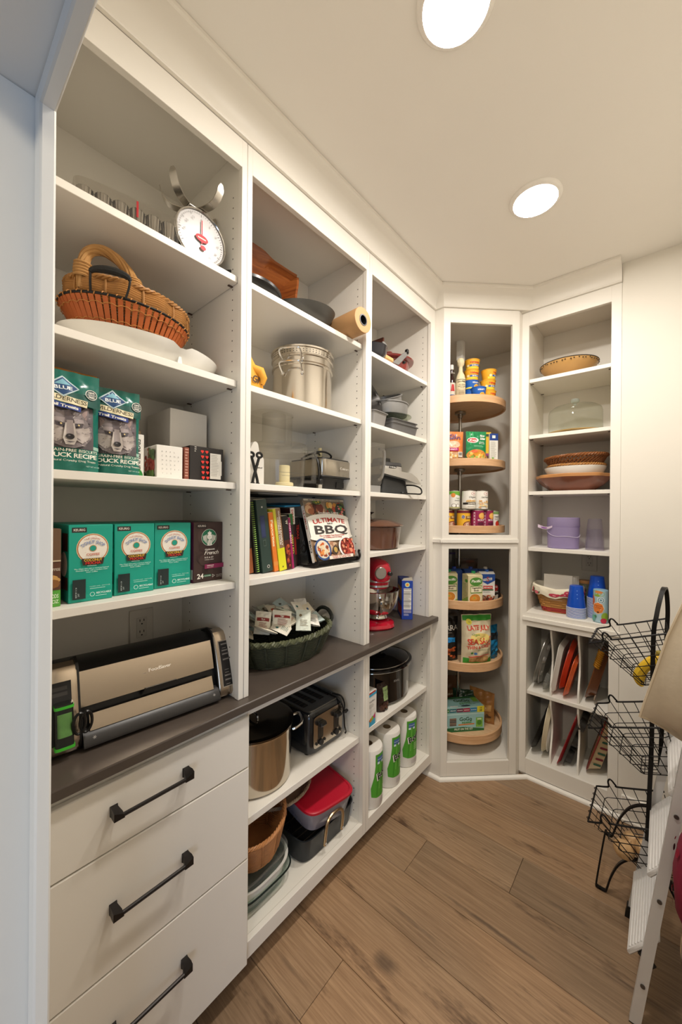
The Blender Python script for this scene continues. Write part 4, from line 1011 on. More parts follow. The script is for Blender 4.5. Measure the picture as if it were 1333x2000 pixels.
for dy in (-.104, -.092): G().box(-.110, -.094, dy - .001, dy + .001, .006, .022).make('plug_prong', CHROME, t)
p = D(front(0, -.112, 0)); p.text('Cuisinart', .040, .094, .010, '#d9d2c6', fit=.058); p.rect(.012, .068, .088, .0892, '#8d867c'); p.make(t, 'lettering')
G().box(.012, .062, -.0915, -.0885, .014, .040, .001).make('switch_panel', M('#0d0d0c', .3), t)
t = thing('white_caddy', 'white bottle-shaped tool caddy with a small logo beside the clear bowl', 'tool caddy', (-.115, .805, Z3), 84)
pr = sp([(-.032, 0, .001), (-.032, 0, .08), (-.028, 0, .105), (-.022, 0, .13), (-.008, 0, .154), (.006, 0, .150), (.012, 0, .125), (.018, 0, .112), (.030, 0, .098), (.032, 0, .08), (.032, 0, .001)], 4)
G().prism([(q[0], q[2]) for q in pr], -.012, .012, 'y').make('body', M('#d9d4ca', .4, 0, .02), t)
p = D(front(0, -.0122, 0)); p.disc(.006, .076, .005, '#77726a', r0=.003); p.text('wusthof', .008, .062, .005, '#5d5952', bold=1, fit=.032); p.make(t, 'lettering')
t = thing('kitchen_shears', 'black handled kitchen shears standing against the white caddy', 'scissors', (-.082, .785, Z3), 84)
for s_ in (-1, 1):
    G().tube(sp([(s_ * .012, s_ * .004, .004), (s_ * .010, s_ * .004, .02), (-s_ * .004, s_ * .002, .065), (-s_ * .014, s_ * .002, .098)], 5), [.007, .008] + [.005] * 14, 8).make('blade_arm', BLACK, t)
    G().tube([(-s_ * .014 + .010 * math.cos(k * PI / 8), s_ * .003, .104 + .008 * math.sin(k * PI / 8)) for k in range(16)], .0045, 6, True).make('finger_loop', BLACK, t)
# fourth shelf: books
def book(name, label, y, th, h, d_, hx, xf, lean, page='#e4dccb', paint=None, cat='book', spiral=None):
    """spine faces the room; y = its left bottom edge, leaning to the left"""
    t = thing(name, label, cat, (0, 0, 0), 0, 'cookbooks on the fourth middle shelf', rot=(R(-lean) * -1 if False else R(lean), 0, R(90)))
    t.location = (xf, y + th / 2, Z4 + .0006 + abs(math.sin(R(lean))) * th / 2)
    t.rotation_euler = Euler((0, R(-lean), R(90)), 'XYZ')
    G().box(-th / 2, th / 2, 0, d_, 0, h, .0012).make('cover', M(hx, .45, 0, .06, 40), t)
    G().box(-th / 2 + .0015, th / 2 - .0015, .003, d_ + .0005, .003, h + .0006).make('pages', M(page, .8, 0, .05, 200), t)
    p = D(front(-th / 2, 0, 0))
    if paint: paint(p, th, h); p.make(t, 'spine_print')
    return t
V = -PI / 2
def b1(p, w_, h): p.text('5 INGREDIENTS', w_ * .3, h * .92, w_ * .5, '#f3e6d8', 'l', bold=1, rot=V, fit=h * .6)
book('cookbook', 'red cookbook at the far left of the book row, half behind the post', .722, .021, .185, .2, '#c9342c', -.125, 5, paint=b1)
def b2(p, w_, h): p.rect(0, w_, .0, h * .12, '#d8463c'); p.rect(0, w_, h * .45, h * .58, '#d8463c'); p.text('5 IN 5', w_ * .22, h * .40, w_ * .6, '#c0302a', 'l', bold=1, rot=V, fit=h * .24); p.text('MICHAEL', w_ * .22, h * .95, w_ * .6, '#c0302a', 'l', bold=1, rot=V, fit=h * .34)
book('cookbook', 'white and red thin cookbook second from the left in the book row', .7445, .0175, .178, .2, '#ece4da', -.118, 6, paint=b2)
def b3(p, w_, h): p.rect(0, w_, h * .38, h, '#2b2522'); p.text('Tastes of', w_ * .55, h * .9, w_ * .2, '#d8c9a8', 'l', rot=V); p.text('FRANCE', w_ * .3, h * .72, w_ * .34, '#e6d9bc', 'l', bold=1, rot=V, fit=h * .26)
book('cookbook', 'brown and black cookbook with light lettering left of the green binder', .766, .034, .232, .2, '#9a5a34', -.105, 6, paint=b3)
t = book('spiral_notebook', 'black notebook with a green wire coil between the brown book and the binder', .803, .016, .262, .2, '#1f1f1e', -.095, 7, cat='notebook')
g = G()
for i in range(34): g.tube([(.006 * math.cos(k * PI / 4) * .9, -.001 + .004 * math.sin(k * PI / 4), .008 + i * .0074) for k in range(8)], .0012, 4, True)
g.make('wire_coil', M('#7fae3a', .35, .3), t, kind='stuff')
t = book('ring_binder', 'dark green ring binder with a label holder on its spine', .824, .046, .262, .22, '#2c3f38', -.085, 7.5, cat='binder')
p = D(front(-.023, 0, 0)); p.rect(.010, .030, .125, .205, '#27304f'); p.rect(.012, .028, .13, .20, '#30395c'); p.disc(.023, .235, .0035, '#b9b6ae'); p.disc(.027, .020, .006, '#c9c6be'); p.disc(.027, .020, .004, '#1b2622'); p.rect(.013, .026, .095, .118, '#4b5a52'); p.rect(.0150, .024, .098, .115, '#27382f'); p.make(t, 'spine_print')
def b6(p, w_, h): p.text('Favorites', w_ * .25, h * .88, w_ * .5, '#f6e3b8', 'l', bold=1, rot=V, fit=h * .45); p.rect(0, w_, h * .1, h * .17, '#d98b3f')
book('cookbook', 'orange cookbook standing right of the green binder', .8745, .020, .218, .2, '#e07b2c', -.082, 8, paint=b6)
def b7(p, w_, h):
    p.rect(w_ * .34, w_, h * .36, h, '#8a6a4c'); p.rect(0, w_ * .34, h * .36, h, '#c9c23a'); p.rect(0, w_, 0, h * .36, '#d8d424'); p.text('GORDON RAMSAY', w_ * .66, h * .96, w_ * .17, '#f4ece0', 'l', bold=1, rot=V, fit=h * .56); p.text('COOKING CLASS', w_ * .42, h * .86, w_ * .17, '#f4ece0', 'l', bold=1, rot=V, fit=h * .44); p.disc(w_ * .5, h * .06, w_ * .09, '#5a5a1a')
book('cookbook', 'yellow-footed cooking class book in the middle of the row', .897, .034, .232, .2, '#cfc62c', -.080, 9, paint=b7)
def b8(p, w_, h): p.rect(0, w_, h * .55, h, '#1d1a19'); p.blobs(0, w_, h * .02, h * .5, 26, .007, ['#8f2f1c', '#6a2216', '#b5532c', '#3a1a14'], 3); p.text('W', w_ * .5, h * .88, w_ * .4, '#d8cdb8', bold=1, rot=V)
book('cookbook', 'dark cookbook with red food photo on the lower spine', .936, .028, .205, .2, '#4a1c16', -.085, 8, paint=b8)
def b9(p, w_, h): p.text('EASY MEALS', w_ * .25, h * .9, w_ * .5, '#efd0dc', 'l', bold=1, rot=V, fit=h * .4)
book('cookbook', 'thin magenta cookbook before the black bookend books', .967, .012, .198, .2, '#9c1f5a', -.090, 7, paint=b9)
def b10(p, w_, h): p.rect(0, w_, h * .8, h, '#2f6a35'); p.text('GRILLED', w_ * .3, h * .62, w_ * .4, '#d8c23a', 'l', bold=1, rot=V, fit=h * .36)
book('cookbook', 'black cookbook with a green top on its spine', .982, .019, .212, .2, '#2a2724', -.105, 6, paint=b10)
def b11(p, w_, h): p.rect(0, w_, h * .72, h, '#e8e2d6'); p.text('DINERS', w_ * .25, h * .97, w_ * .5, '#c02a24', 'l', bold=1, rot=V, fit=h * .22); p.rect(0, w_, h * .2, h * .5, '#8f1d1a')
book('cookbook', 'dark red cookbook with a white top next to the book stand', 1.004, .022, .236, .2, '#3a1b1a', -.125, 5, paint=b11)
def b12(p, w_, h): p.text('TEXAS', w_ * .3, h * .85, w_ * .5, '#c23a2c', 'l', bold=1, rot=V, fit=h * .3)
book('cookbook', 'black and red cookbook partly behind the displayed barbecue book', 1.029, .026, .198, .18, '#221e1d', -.135, 3, paint=b12)
t = thing('blue_folder', 'bright blue folder lying on top of the book row', 'folder', (-.245, 1.045, Z4 + .2475), 96, rot=(R(2), R(-3), R(96)))
G().box(-.10, .10, -.11, .11, .0, .006, .001).make('cover', M('#2787b5', .5, 0, .05), t)
t = thing('magazine_stack', 'dark folder and papers lying flat over the tops of the books', 'papers', (-.235, .93, Z4 + .2815), 90, rot=(R(0), R(0), R(90)))
G().box(-.10, .10, -.11, .10, 0, .005, .001).make('cover', M('#33332f', .5, 0, .1), t); G().box(-.097, .097, -.105, .098, .0052, .008).make('sheets', M('#d9d3c4', .7), t)
# the displayed book on its stand
t = thing('book_stand', 'black iron book stand with curled feet at the right end of the book shelf', 'book stand', (-.055, 1.168, Z4), 90)
IR = M('#1f1c1a', .45, .5, .1, 60)
g = G().box(-.135, .135, -.024, .020, .0125, .0165, .001).box(-.135, .135, -.024, -.020, .0125, .027, .001); g.make('ledge', IR, t)
for x in (-.132, .132):
    G().tube(sp([(x, .045, .004), (x, .02, .006), (x, -.012, .010), (x, -.028, .016), (x, -.034, .032), (x, -.028, .047), (x, -.031, .056)], 5), [.0045] * 20 + [.005] * 11, 8).make('front_hook', IR, t)
    G().tube(sp([(x, .02, .006), (x, .10, .005), (x, .16, .005)], 4), .004, 8).make('foot', IR, t)
G().box(-.1, .1, .0615, .0645, .02, .22, .001, T=TR(0, -.022, .006, -18) ).make('back_plate', IR, t)
for s_ in (-1, 1): 
    G().tube([(s_ * (.128 + .0) + s_ * .018 * math.cos(a) * (1 - a / 12), .052, .05 + .03 * math.sin(a) * (1 - a / 12) + a * .006) for a in [k * .5 for k in range(20)]], .0035, 6).make('scroll', IR, t)
t = thing('barbecue_book', 'large barbecue cookbook displayed face out on the black book stand', 'book', (-.0555, 1.166, Z4 + .0178), 90, rot=(R(-17), 0, R(90)))
BW_, BH_ = .250, .262
G().box(-BW_ / 2, BW_ / 2, -.016, .0, 0, BH_, .001).make('cover', M('#e6e0d4', .35, 0, .03), t); G().box(-BW_ / 2 + .004, BW_ / 2 + .0004, -.0135, -.0025, .003, BH_ + .0005).make('pages', M('#dcd4c2', .8), t)
p = D(front(-BW_ / 2, -.016, 0)); W, H = BW_, BH_
p.rect(0, W, .185, H, '#8a7a64'); p.rect(0, W, 0, .094, '#8f7356')
rd = random.Random(2)
p.blobs(0, W * .5, .19, H - .012, 30, .017, ['#6b2f22', '#4a2018', '#9a5c3c', '#c9a27a', '#5c4a30'], 3); p.blobs(W * .5, W, .19, H - .01, 30, .016, ['#c98a3c', '#8f2a1e', '#5f6d3a', '#3b4a2e', '#d8b068', '#a8452e'], 5)
p.disc(W * .86, .212, .033, '#2d3a33'); p.blobs(W * .79, W * 1.0, .185, .24, 16, .006, ['#c23a34', '#5e8a45', '#e08a80'], 8); p.disc(W * .3, H - .012, .026, '#54603a', .012); p.blobs(W * .22, W * .4, H - .02, H - .004, 8, .005, ['#c9b23a', '#5d7a35'], 4)
p.rect(0, W, H - .008, H, '#cfc4ae'); p.text('BEST-EVER FIRE-GRILLED FAVORITES', W * .5, H - .0068, .0050, '#4a3a2c', bold=1, fit=W * .8)
p.rect(0, W, .090, .182, '#e9e4d8'); p.disc(W / 2, .176, W * .52, '#e9e4d8', .022, 30); p.disc(W / 2, .096, W * .52, '#e9e4d8', .016, 30)
p.text('Southern Living', W * .52, .198, .010, '#f2ede2', fit=W * .5)
p.text('ULTIMATE', W / 2, .162, .019, '#b23028', bold=1, fit=W * .78, arc=.5); p.text('book of', W / 2, .152, .0080, '#3a3532', bold=1)
p.text('BBQ', W / 2, .112, .036, '#3d3835', bold=1, fit=W * .82)
p.text('The Complete Year-Round Guide', W / 2, .101, .0056, '#b23028', bold=1, fit=W * .62); p.text('to Grilling and Smoking', W / 2, .0935, .0050, '#b23028', bold=1, fit=W * .46)
p.blobs(0, W, .004, .082, 60, .012, ['#a8785a', '#c9a98a', '#7a5a40', '#b58a6a'], 6)
p.disc(.050, .047, .0465, '#2c4a7c', .045); p.disc(.050, .047, .038, '#d9cfbc', .037); p.blobs(W * .06, W * .34, .014, .078, 34, .008, ['#c8602c', '#d98a48', '#e0c9a0', '#8f3f24'], 7); 
p.disc(W - .054, .047, .052, '#e4e2de', .0455); p.disc(W - .050, .048, .045, '#7a241a', .040); p.blobs(W * .64, W * .97, .010, .086, 60, .008, ['#a8382a', '#7c2018', '#c2503a', '#54160f', '#d98a6a'], 9)
p.disc(W * .47, .04, .016, '#3a3029', .018); p.disc(W * .47, .04, .011, '#b5944e', .012); p.rect(W * .28, W * .88, .003, .016, '#e4dccd'); p.text('OVER 250 RECIPES', W * .58, .0105, .0046, '#b23028', bold=1, fit=W * .46); p.text('TRIED & TRUE TIPS', W * .58, .0045, .0042, '#b23028', bold=1, fit=W * .46); p.make(t, 'cover_print')
p = D(face((-BW_ / 2, .0, 0), (0, -1, 0), (0, 0, 1))); p.text('ULTIMATE', .005, .215, .008, '#a83028', 'l', bold=1, rot=V, fit=.08); p.text('BBQ', .005, .09, .009, '#3d3835', 'l', bold=1, rot=V, fit=.05); p.rect(.0, .016, .235, .262, '#8a7a64'); p.make(t, 'spine_print')
# worktop: green basket of packets
GB = M('#3d4132', .5, 0, .35, 40, bump=.3)
t = thing('green_basket', 'dark green oval basket full of packets on the middle of the worktop', 'basket', (-.178, 1.012, ZC), 90)
g = G(); rq = lambda k: (.178 + .042 * k ** .8, .105 + .034 * k ** .8)
weave(g, rq, 13, .006, .092, 30, .0042, .0045, .0042); g.make('woven_wall', GB, t, kind='stuff')
G().loft([ell(.180, .107, 44, .0005), ell(.180, .107, 44, .007)]).make('base', GB, t)
g = G(); braid(g, ell(*rq(1.02), 70, .101), .0056, .0075, 3, 34); g.make('braided_rim', M('#55583f', .5, 0, .4, 40), t)
for s_ in (1, -1):
    hp = sp([(s_ * .214, -.052, .095), (s_ * .226, -.050, .118), (s_ * .230, -.028, .142), (s_ * .228, .0, .150), (s_ * .230, .028, .142), (s_ * .226, .050, .118), (s_ * .214, .052, .095)], 5)
    G().tube(hp, .0085, 8).make('handle', M('#1f211b', .5, 0, .2), t)
pk = random.Random(11)
cols = ['#e9e3cf', '#e4dcc6', '#ded8c8', '#cfd4c4', '#e8e4da', '#bfcfcb', '#e6dcc4']
inks = ['#8f2f2a', '#3f5a7a', '#5a5a52', '#7a6a4a', '#2f5f5a', '#b5532c']
lab = ['with red band', 'with blue print', 'with grey print', 'with brown print', 'with teal print', 'with orange patch']
spots = []
for ring, n_ in ((.92, 15), (.62, 11), (.28, 6), (.0, 1)):
    for i in range(n_):
        q = 2 * PI * (i + .35 * (n_ % 2)) / n_ + .4
        spots.append((.172 * ring * math.cos(q), .106 * ring * math.sin(q) - .004, .114 + .052 * (1 - ring) + pk.uniform(-.004, .012), pk.uniform(-60, 60) + 20))
seen = {}
for i, (x, y, z, a) in enumerate(spots):
    wx = Vector((-.178, 1.012, ZC)) + Vector((-y, x, z))
    k = (i * 5 + i // 6) % 6; w_, h_ = (.060, .088) if i % 3 else (.076, .070)
    side = 'left' if x < -.06 else 'right' if x > .06 else 'middle'; dep = 'front' if y < -.025 else 'back' if y > .03 else 'centre'
    tt, p = pouch('tea_packet', 'flat packet %s at the %s %s of the green basket' % (lab[k], side, dep), 'packet', wx, 0, w_, h_, .011, cols[i % 7], 'packets heaped in the green basket', False, i, .94, .5, rot=(R(-56 + pk.uniform(-22, 22)), R(pk.uniform(-14, 14)), R(90 + a)), wr=.0006)
    c = inks[k]
    if k == 0: p.rect(.006, w_ - .006, h_ * .55, h_ * .7, c); p.text('TEA', w_ / 2, h_ * .58, .007, '#efe6d4', bold=1)
    elif k == 5: p.disc(w_ * .4, h_ * .55, .013, c, .009)
    else: p.disc(w_ * .3, h_ * .7, .006, c)
    p.lines(w_ * .25, w_ * .85, h_ * .45, 5, .0055, .0017, c, i); p.make(tt, 'printed_front')
# base cabinet, upper shelf
ZB = .5043
t = thing('stock_pot', 'large stainless stockpot with lid on the upper shelf of the middle base cabinet', 'pot', (-.190, .862, ZB))
G().lathe([(0, .0004), (.136, .0004), (.146, .008), (.148, .190), (.153, .192), (.154, .198), (.147, .199)], 64).make('pot_body', M('#c4bbad', .12, 1, .03, 30, stretch=(1, 1, 12)), t)
lid = G().lathe([(.152, .1995), (.155, .2005), (.155, .2045), (.144, .206), (.135, .2045), (.06, .2085), (0, .209)], 64).make('lid', M('#6f675e', .1, 1, .03), t)
G().tube(sp([(-.03, 0, .209), (-.026, 0, .226), (0, 0, .231), (.026, 0, .226), (.03, 0, .209)], 5), .004, 8).make('lid_handle', CHROME, lid)
for a in (58, 238): G().tube(sp([(.146, -.045, .168), (.158, -.046, .172), (.182, -.036, .182), (.188, 0, .184), (.182, .036, .182), (.158, .046, .172), (.146, .045, .168)], 5), .0055, 8, T=TR(0, 0, 0, 0, 0, a)).make('handle', CHROME, t)
t = thing('toaster', 'black and steel four slot toaster with its cord draped over the front', 'toaster', (-.224, 1.168, ZB), 90)
TB = M('#16181b', .18, 0, .05, coat=.5)
G().loft([sup(.226 + a, .286 + b, 8, 48, z) for z, a, b in ((.006, -.012, -.012), (.012, 0, 0), (.150, 0, 0), (.166, -.006, -.006), (.174, -.02, -.02))]).make('body', TB, t)
for x in (-.09, .09):
    for y in (-.11, .11): G().cyl(.012, .0004, .008, (x, y), 12).make('foot', BLACK, t)
tp = G().loft([sup(.206, .262, 9, 48, .1742), sup(.200, .256, 9, 48, .178)]).make('top_plate', M('#55534f', .3, .6, .1), t)
for i in range(4):
    x = -.073 + i * .0487
    G().loft([sup(.030, .17, 12, 24, .1781, (x, 0)), sup(.030, .17, 12, 24, .1785, (x, 0))]).make('slot', M('#0f0d0c', .8), tp)
    g = G()
    for k in range(8): g.tube([(x - .013, -.075 + k * .0214, .1789), (x + .013, -.075 + k * .0214, .1789)], .0006, 4)
    g.make('slot_wires', M('#5a4a3a', .5, .5), tp, kind='stuff')
fp = G().loft([[(x, -.1432 - d_, z + .092) for x, z, _ in sup(.176, .130, 12, 40)] for d_ in (0, .003)]).make('steel_front', M('#b8aFA2'.lower(), .22, 1, .04), t)
for x in (-.048, .048):
    G().loft([[(x + a, -.1464 - d_, z + .098) for a, z, _ in sup(.030, .075, 6, 24)] for d_ in (0, .0014)]).box(x - .002, x + .002, -.1485, -.1478, .072, .128).make('lever_track', M('#4b4844', .3, .7), fp)
    G().loft([sup(.034, .020, 4, 20, .116, (x, -.156)), sup(.036, .026, 4, 20, .123, (x, -.158)), sup(.030, .022, 4, 20, .132, (x, -.156))]).make('lever_knob', BLACK, fp)
    G().cyl(.0125, 0, .010, n=20, T=TR(x, -.146, .046, 90), ch=.002).make('dial_knob', BLACK, fp)
    for dx in (-.024, .024): G().cyl(.0055, 0, .004, n=14, T=TR(x + dx, -.146, .046, 90)).make('button', BLACK, fp)
G().tube(sp([(.085, .10, .176), (.075, .0, .182), (.07, -.10, .180), (.072, -.135, .176), (.078, -.156, .150), (.083, -.162, .10), (.082, -.166, .065), (.088, -.166, .045), (.098, -.162, .030), (.092, -.160, .022)], 5), .0036, 6).make('power_cord', BLACK, t)
G().tube(sp([(.073, -.10, .187), (.088, -.14, .182), (.094, -.155, .150), (.085, -.160, .122), (.100, -.161, .112)], 5), .0036, 6).box(.074, .104, -.170, -.158, .118, .128, .002).make('cord_tie', BLACK, t)
# base cabinet, floor shelf
ZF = .1305
t = thing('roasting_pan', 'large black roasting pan with pale metal loop handles under the clear box', 'roasting pan', (-.178, 1.148, ZF), 90)
RP = M('#26292b', .42, .3, .08, 40)
g = G().loft([sup(.282, .245, 7, 56, .0004), sup(.300, .262, 7, 56, .006), sup(.316, .290, 7, 56, .095), sup(.320, .294, 7, 56, .097), sup(.308, .282, 7, 56, .096), sup(.292, .254, 7, 56, .010)], 'b')
g.loft([sup(.292, .254, 7, 56, .010), sup(.288, .25, 7, 56, .008)], 't'); g.make('pan', RP, t)
hm = M('#b59f80', .3, 1, .06)
for s_ in (-1, 1):
    hp = sp([(-.052, s_ * .150, .035), (-.052, s_ * .156, .085), (-.046, s_ * .158, .120), (-.022, s_ * .158, .140), (.022, s_ * .158, .140), (.046, s_ * .158, .120), (.052, s_ * .156, .085), (.052, s_ * .150, .035)], 5)
    hd = G().tube(hp, .0066, 8).make('handle', hm, t)
    for x in (-.052, .052): G().sphere((x, s_ * .158, .045), .0045, 8, 6).make('rivet', CHROME, hd)
g = G()
for x in (-.13, .13): g.tube(sp([(x, -.11, .06), (x, -.10, .02), (x, .10, .02), (x, .11, .06)], 4), .0022, 6)
for k in range(7): g.tube(sp([(-.13, -.09 + k * .03, .02), (-.05, -.09 + k * .03, .016), (.05, -.09 + k * .03, .016), (.13, -.09 + k * .03, .02)], 3), .0018, 5)
g.make('wire_rack', M('#8d8578', .3, .8), t)
t = thing('food_container', 'clear plastic food container with a red lid sitting in the roasting pan', 'food container', (-.142, 1.150, ZF + .0985), 84, rot=(R(3), R(4), R(84)))
PL = glass('#cfcbd8', .12, .38)
G().loft([sup(.20, .20, 5, 48, .001), sup(.224, .222, 5, 48, .012), sup(.250, .240, 5, 48, .070), sup(.256, .246, 5, 48, .080), sup(.256, .246, 5, 48, .084)], 'b').make('tub', PL, t)
G().loft([sup(.258, .248, 5, 48, .082), sup(.262, .252, 5, 48, .084), sup(.262, .252, 5, 48, .092), sup(.254, .244, 5, 48, .095), sup(.240, .230, 5, 48, .095), sup(.236, .226, 5, 48, .092)]).make('lid', M('#b3142c', .38, 0, .05), t)
t = thing('woven_tray', 'dark woven oval tray with a paper tag lying on the red lid', 'tray', (-.205, 1.02, ZF + .2035), 88, rot=(R(2), R(-5), R(88)))
g = G(); weave(g, lambda k: (.10 + .03 * k, .075 + .03 * k), 7, .004, .030, 26, .0028, .003, .0026); g.make('woven_wall', M('#8a7a68', .6, 0, .3, 60), t, kind='stuff')
G().loft([ell(.10, .075, 36, .0005), ell(.10, .075, 36, .004)]).make('base', M('#8a7a68', .6, 0, .3, 60), t)
g = G(); braid(g, ell(.131, .106, 50, .033), .0032, .004, 3, 26); g.make('rim', M('#a08b72', .6, 0, .3, 60), t)
G().box(.098, .142, -.070, -.056, .029, .0345, .001).make('paper_tag', M('#8f8a84', .6), t)
DISHX = [('glass_dish', 'clear glass baking dish with a black rim line at the bottom of the dish stack', glass('#e2ebe6', .03, .06), .245, .250, .055, 0), ('white_dish', 'white oval ceramic baking dish in the middle of the dish stack', PORC, .252, .262, .060, .030), ('glass_dish', 'clear glass oval dish on top of the white dish, under the peach basket', glass('#dfe3e0', .03, .08), .236, .25, .050, .066)]
for nm, lb, mt, w_, d_, h_, dz in DISHX:
    t = thing(nm, lb, 'baking dish', (-.170, .832, ZF + dz), 90, rot=(0, R(-dz * 90), R(90)))
    e = 3.2 if nm == 'white_dish' else 4.5
    G().loft([sup(w_ - .05, d_ - .05, e, 48, .001), sup(w_ - .03, d_ - .03, e, 48, .008), sup(w_ - .008, d_ - .008, e, 48, h_), sup(w_ + .006, d_ + .006, e, 48, h_ + .003), sup(w_ + .006, d_ + .006, e, 48, h_ + .006), sup(w_ - .014, d_ - .014, e, 48, h_ + .002), sup(w_ - .04, d_ - .04, e, 48, .010)], True).make('dish', mt, t)
    if dz == 0: G().tube([(q[0], q[1], q[2]) for q in sup(w_ + .010, d_ + .010, e, 60, h_ + .0045)], .0032, 6, True).make('dark_seal', M('#14201d', .3), t)
t = thing('peach_basket', 'light reddish brown woven basket standing on the stack of baking dishes', 'basket', (-.150, .842, ZF + .1225), 90, rot=(R(0), R(-7), R(90)))
PB = M('#b9804f', .5, 0, .2, 30, bump=.25)
g = G(); rq = lambda k: (.093 + .036 * k, .085 + .03 * k)
weave(g, rq, 17, .005, .108, 20, .0034, .0034, .0034); g.make('woven_wall', PB, t, kind='stuff')
G().loft([ell(.095, .087, 36, .0005), ell(.095, .087, 36, .006)]).make('base', PB, t)
a, b = rq(1.05); pts = [(a * math.cos(q), b * math.sin(q), .114 + .026 * max(0, math.cos(q)) ** 3 + .026 * max(0, -math.cos(q)) ** 3) for q in [2 * PI * i / 60 for i in range(60)]]
g = G(); braid(g, pts, .004, .004, 3, 22); g.make('rim', PB, t)
g = G(); 
for s_ in (1,): g.tube(sp([(a * math.cos(q) * 1.02, b * math.sin(q) * 1.02, z) for q, z in ((-.75, .105), (-.4, .092), (0, .088), (.4, .092), (.75, .105))], 5), .004, 6)
g.make('handle_strand', PB, t)

# ================================================================== corner end of the left run
Z1, Z2, Z3, Z4 = 2.2363, 1.9123, 1.5943, 1.3138
GREYT = M('#8b8a88', .38, .35, .06, 40)
GREYD = M('#6f6e6d', .4, .35, .08, 40)
# top shelf
t = thing('brown_box', 'open dark brown wooden box at the back left of the narrow top shelf', 'box', (-.215, 1.545, Z1), 90)
DW = wood('#35160d', '#5e2c1a', 7, (1, 1, 10), .4, .08)
for x0, x1, y0, y1, z1 in ((-.10, -.088, -.08, .08, .19), (.088, .10, -.08, .08, .19), (-.088, .088, -.08, -.07, .13), (-.088, .088, .07, .08, .19), (-.088, .088, -.07, .07, .012)):
    G().box(x0, x1, y0, y1, .0005 if z1 > .02 else .001, z1, .002).make('box_panel', DW, t)
t = thing('dark_saucepan', 'glossy dark saucepan with a pale handle end at the left of the narrow top shelf', 'pan', (-.075, 1.452, Z1), 90)
G().lathe([(0, .0004), (.055, .0004), (.066, .012), (.072, .05), (.074, .052), (.069, .052), (.06, .012), (0, .006)], 40).make('body', M('#35353a', .2, .3, .05, coat=.5), t)
G().tube([(.0, -.072, .044), (.0, -.10, .050), (.012, -.13, .056)] if False else [(.03, .062, .046), (.05, .11, .056), (.065, .155, .064)], [.006, .0085, .007], 8).make('handle', M('#c9c3b8', .4), t)
t = thing('mandoline_slicer', 'grey metal folding slicer with a light wooden handle lying on the shelf edge', 'slicer', (-.040, 1.572, Z1), 90)
G().box(-.105, .005, -.010, .010, .010, .032, .005).make('handle', wood('#c99a5e', '#dfb87e', 8, (14, 1, 1), .5, .05), t)
G().prism([(-.075, .010), (-.030, .010), (-.028, .095), (-.045, .102), (-.062, .100)], .012, .017, 'y').make('grey_plate', GREYT, t)
G().prism([(.0, .012), (.055, .016), (.150, .100), (.140, .112), (.10, .090)], -.006, -.001, 'y').make('grey_plate', GREYT, t)
G().box(.130, .146, -.012, .006, .098, .122, .003).box(.106, .118, -.010, .006, .040, .052, .002).make('black_clip', BLACK, t)
REDP = M('#7d2c28', .2, 0, .06, 12, coat=.6)
t = thing('red_casserole', 'glossy dark red lidded casserole on the narrow top shelf', 'casserole', (-.165, 1.735, Z1))
G().lathe([(0, .0004), (.085, .0004), (.095, .005), (.106, .05), (.110, .075), (.104, .075), (.09, .008), (0, .006)], 48).make('pot', REDP, t)
lid = G().lathe([(.100, .0755), (.132, .080), (.135, .086), (.128, .092), (.10, .106), (.06, .121), (0, .126)], 48).make('lid', REDP, t)
G().lathe([(.012, .125), (.010, .136), (.02, .142), (.018, .148), (0, .150)], 20).make('lid_knob', REDP, lid)
# second shelf
def loaf(t_, w_, d_, h, m, n='loaf_pan'):
    return G().loft([sup(w_ - .03, d_ - .03, 8, 40, .0006), sup(w_ - .012, d_ - .012, 8, 40, h), sup(w_, d_, 8, 40, h), sup(w_, d_, 8, 40, h + .003), sup(w_ - .016, d_ - .016, 8, 40, h + .003), sup(w_ - .036, d_ - .036, 8, 40, .004)]).make(n, m, t_)
t = thing('loaf_pan', 'grey loaf pan at the left of the narrow second shelf', 'baking pan', (-.110, 1.468, Z2), 92)
loaf(t, .135, .17, .064, M('#94918e', .42, .3, .06), 'pan')
t = thing('bundt_pan', 'dark fluted ring cake pan leaning in the back left of the narrow second shelf', 'baking pan', (-.125, 1.487, Z2 + .172), 90, rot=(R(68), R(8), R(90)))
n = 72; rings = []
for r, z in ((.03, -.07), (.045, -.075), (.075, -.078), (.098, -.055), (.110, -.005), (.116, .0), (.116, .003)):
    rings.append([(r * (1 + (.05 if z < -.01 and r > .05 else 0) * math.cos(12 * 2 * PI * i / n)) * math.cos(2 * PI * i / n), r * (1 + (.05 if z < -.01 and r > .05 else 0) * math.cos(12 * 2 * PI * i / n)) * math.sin(2 * PI * i / n), z) for i in range(n)])
rings += [[(.108 * (1 + .05 * math.cos(12 * 2 * PI * i / n)) * math.cos(2 * PI * i / n), .108 * (1 + .05 * math.cos(12 * 2 * PI * i / n)) * math.sin(2 * PI * i / n), -.01) for i in range(n)], [(.072 * math.cos(2 * PI * i / n), .072 * math.sin(2 * PI * i / n), -.073) for i in range(n)], [(.03 * math.cos(2 * PI * i / n), .03 * math.sin(2 * PI * i / n), -.005) for i in range(n)]]
G().loft(rings, False).make('ring_pan', M('#474441', .35, .4, .1), t)
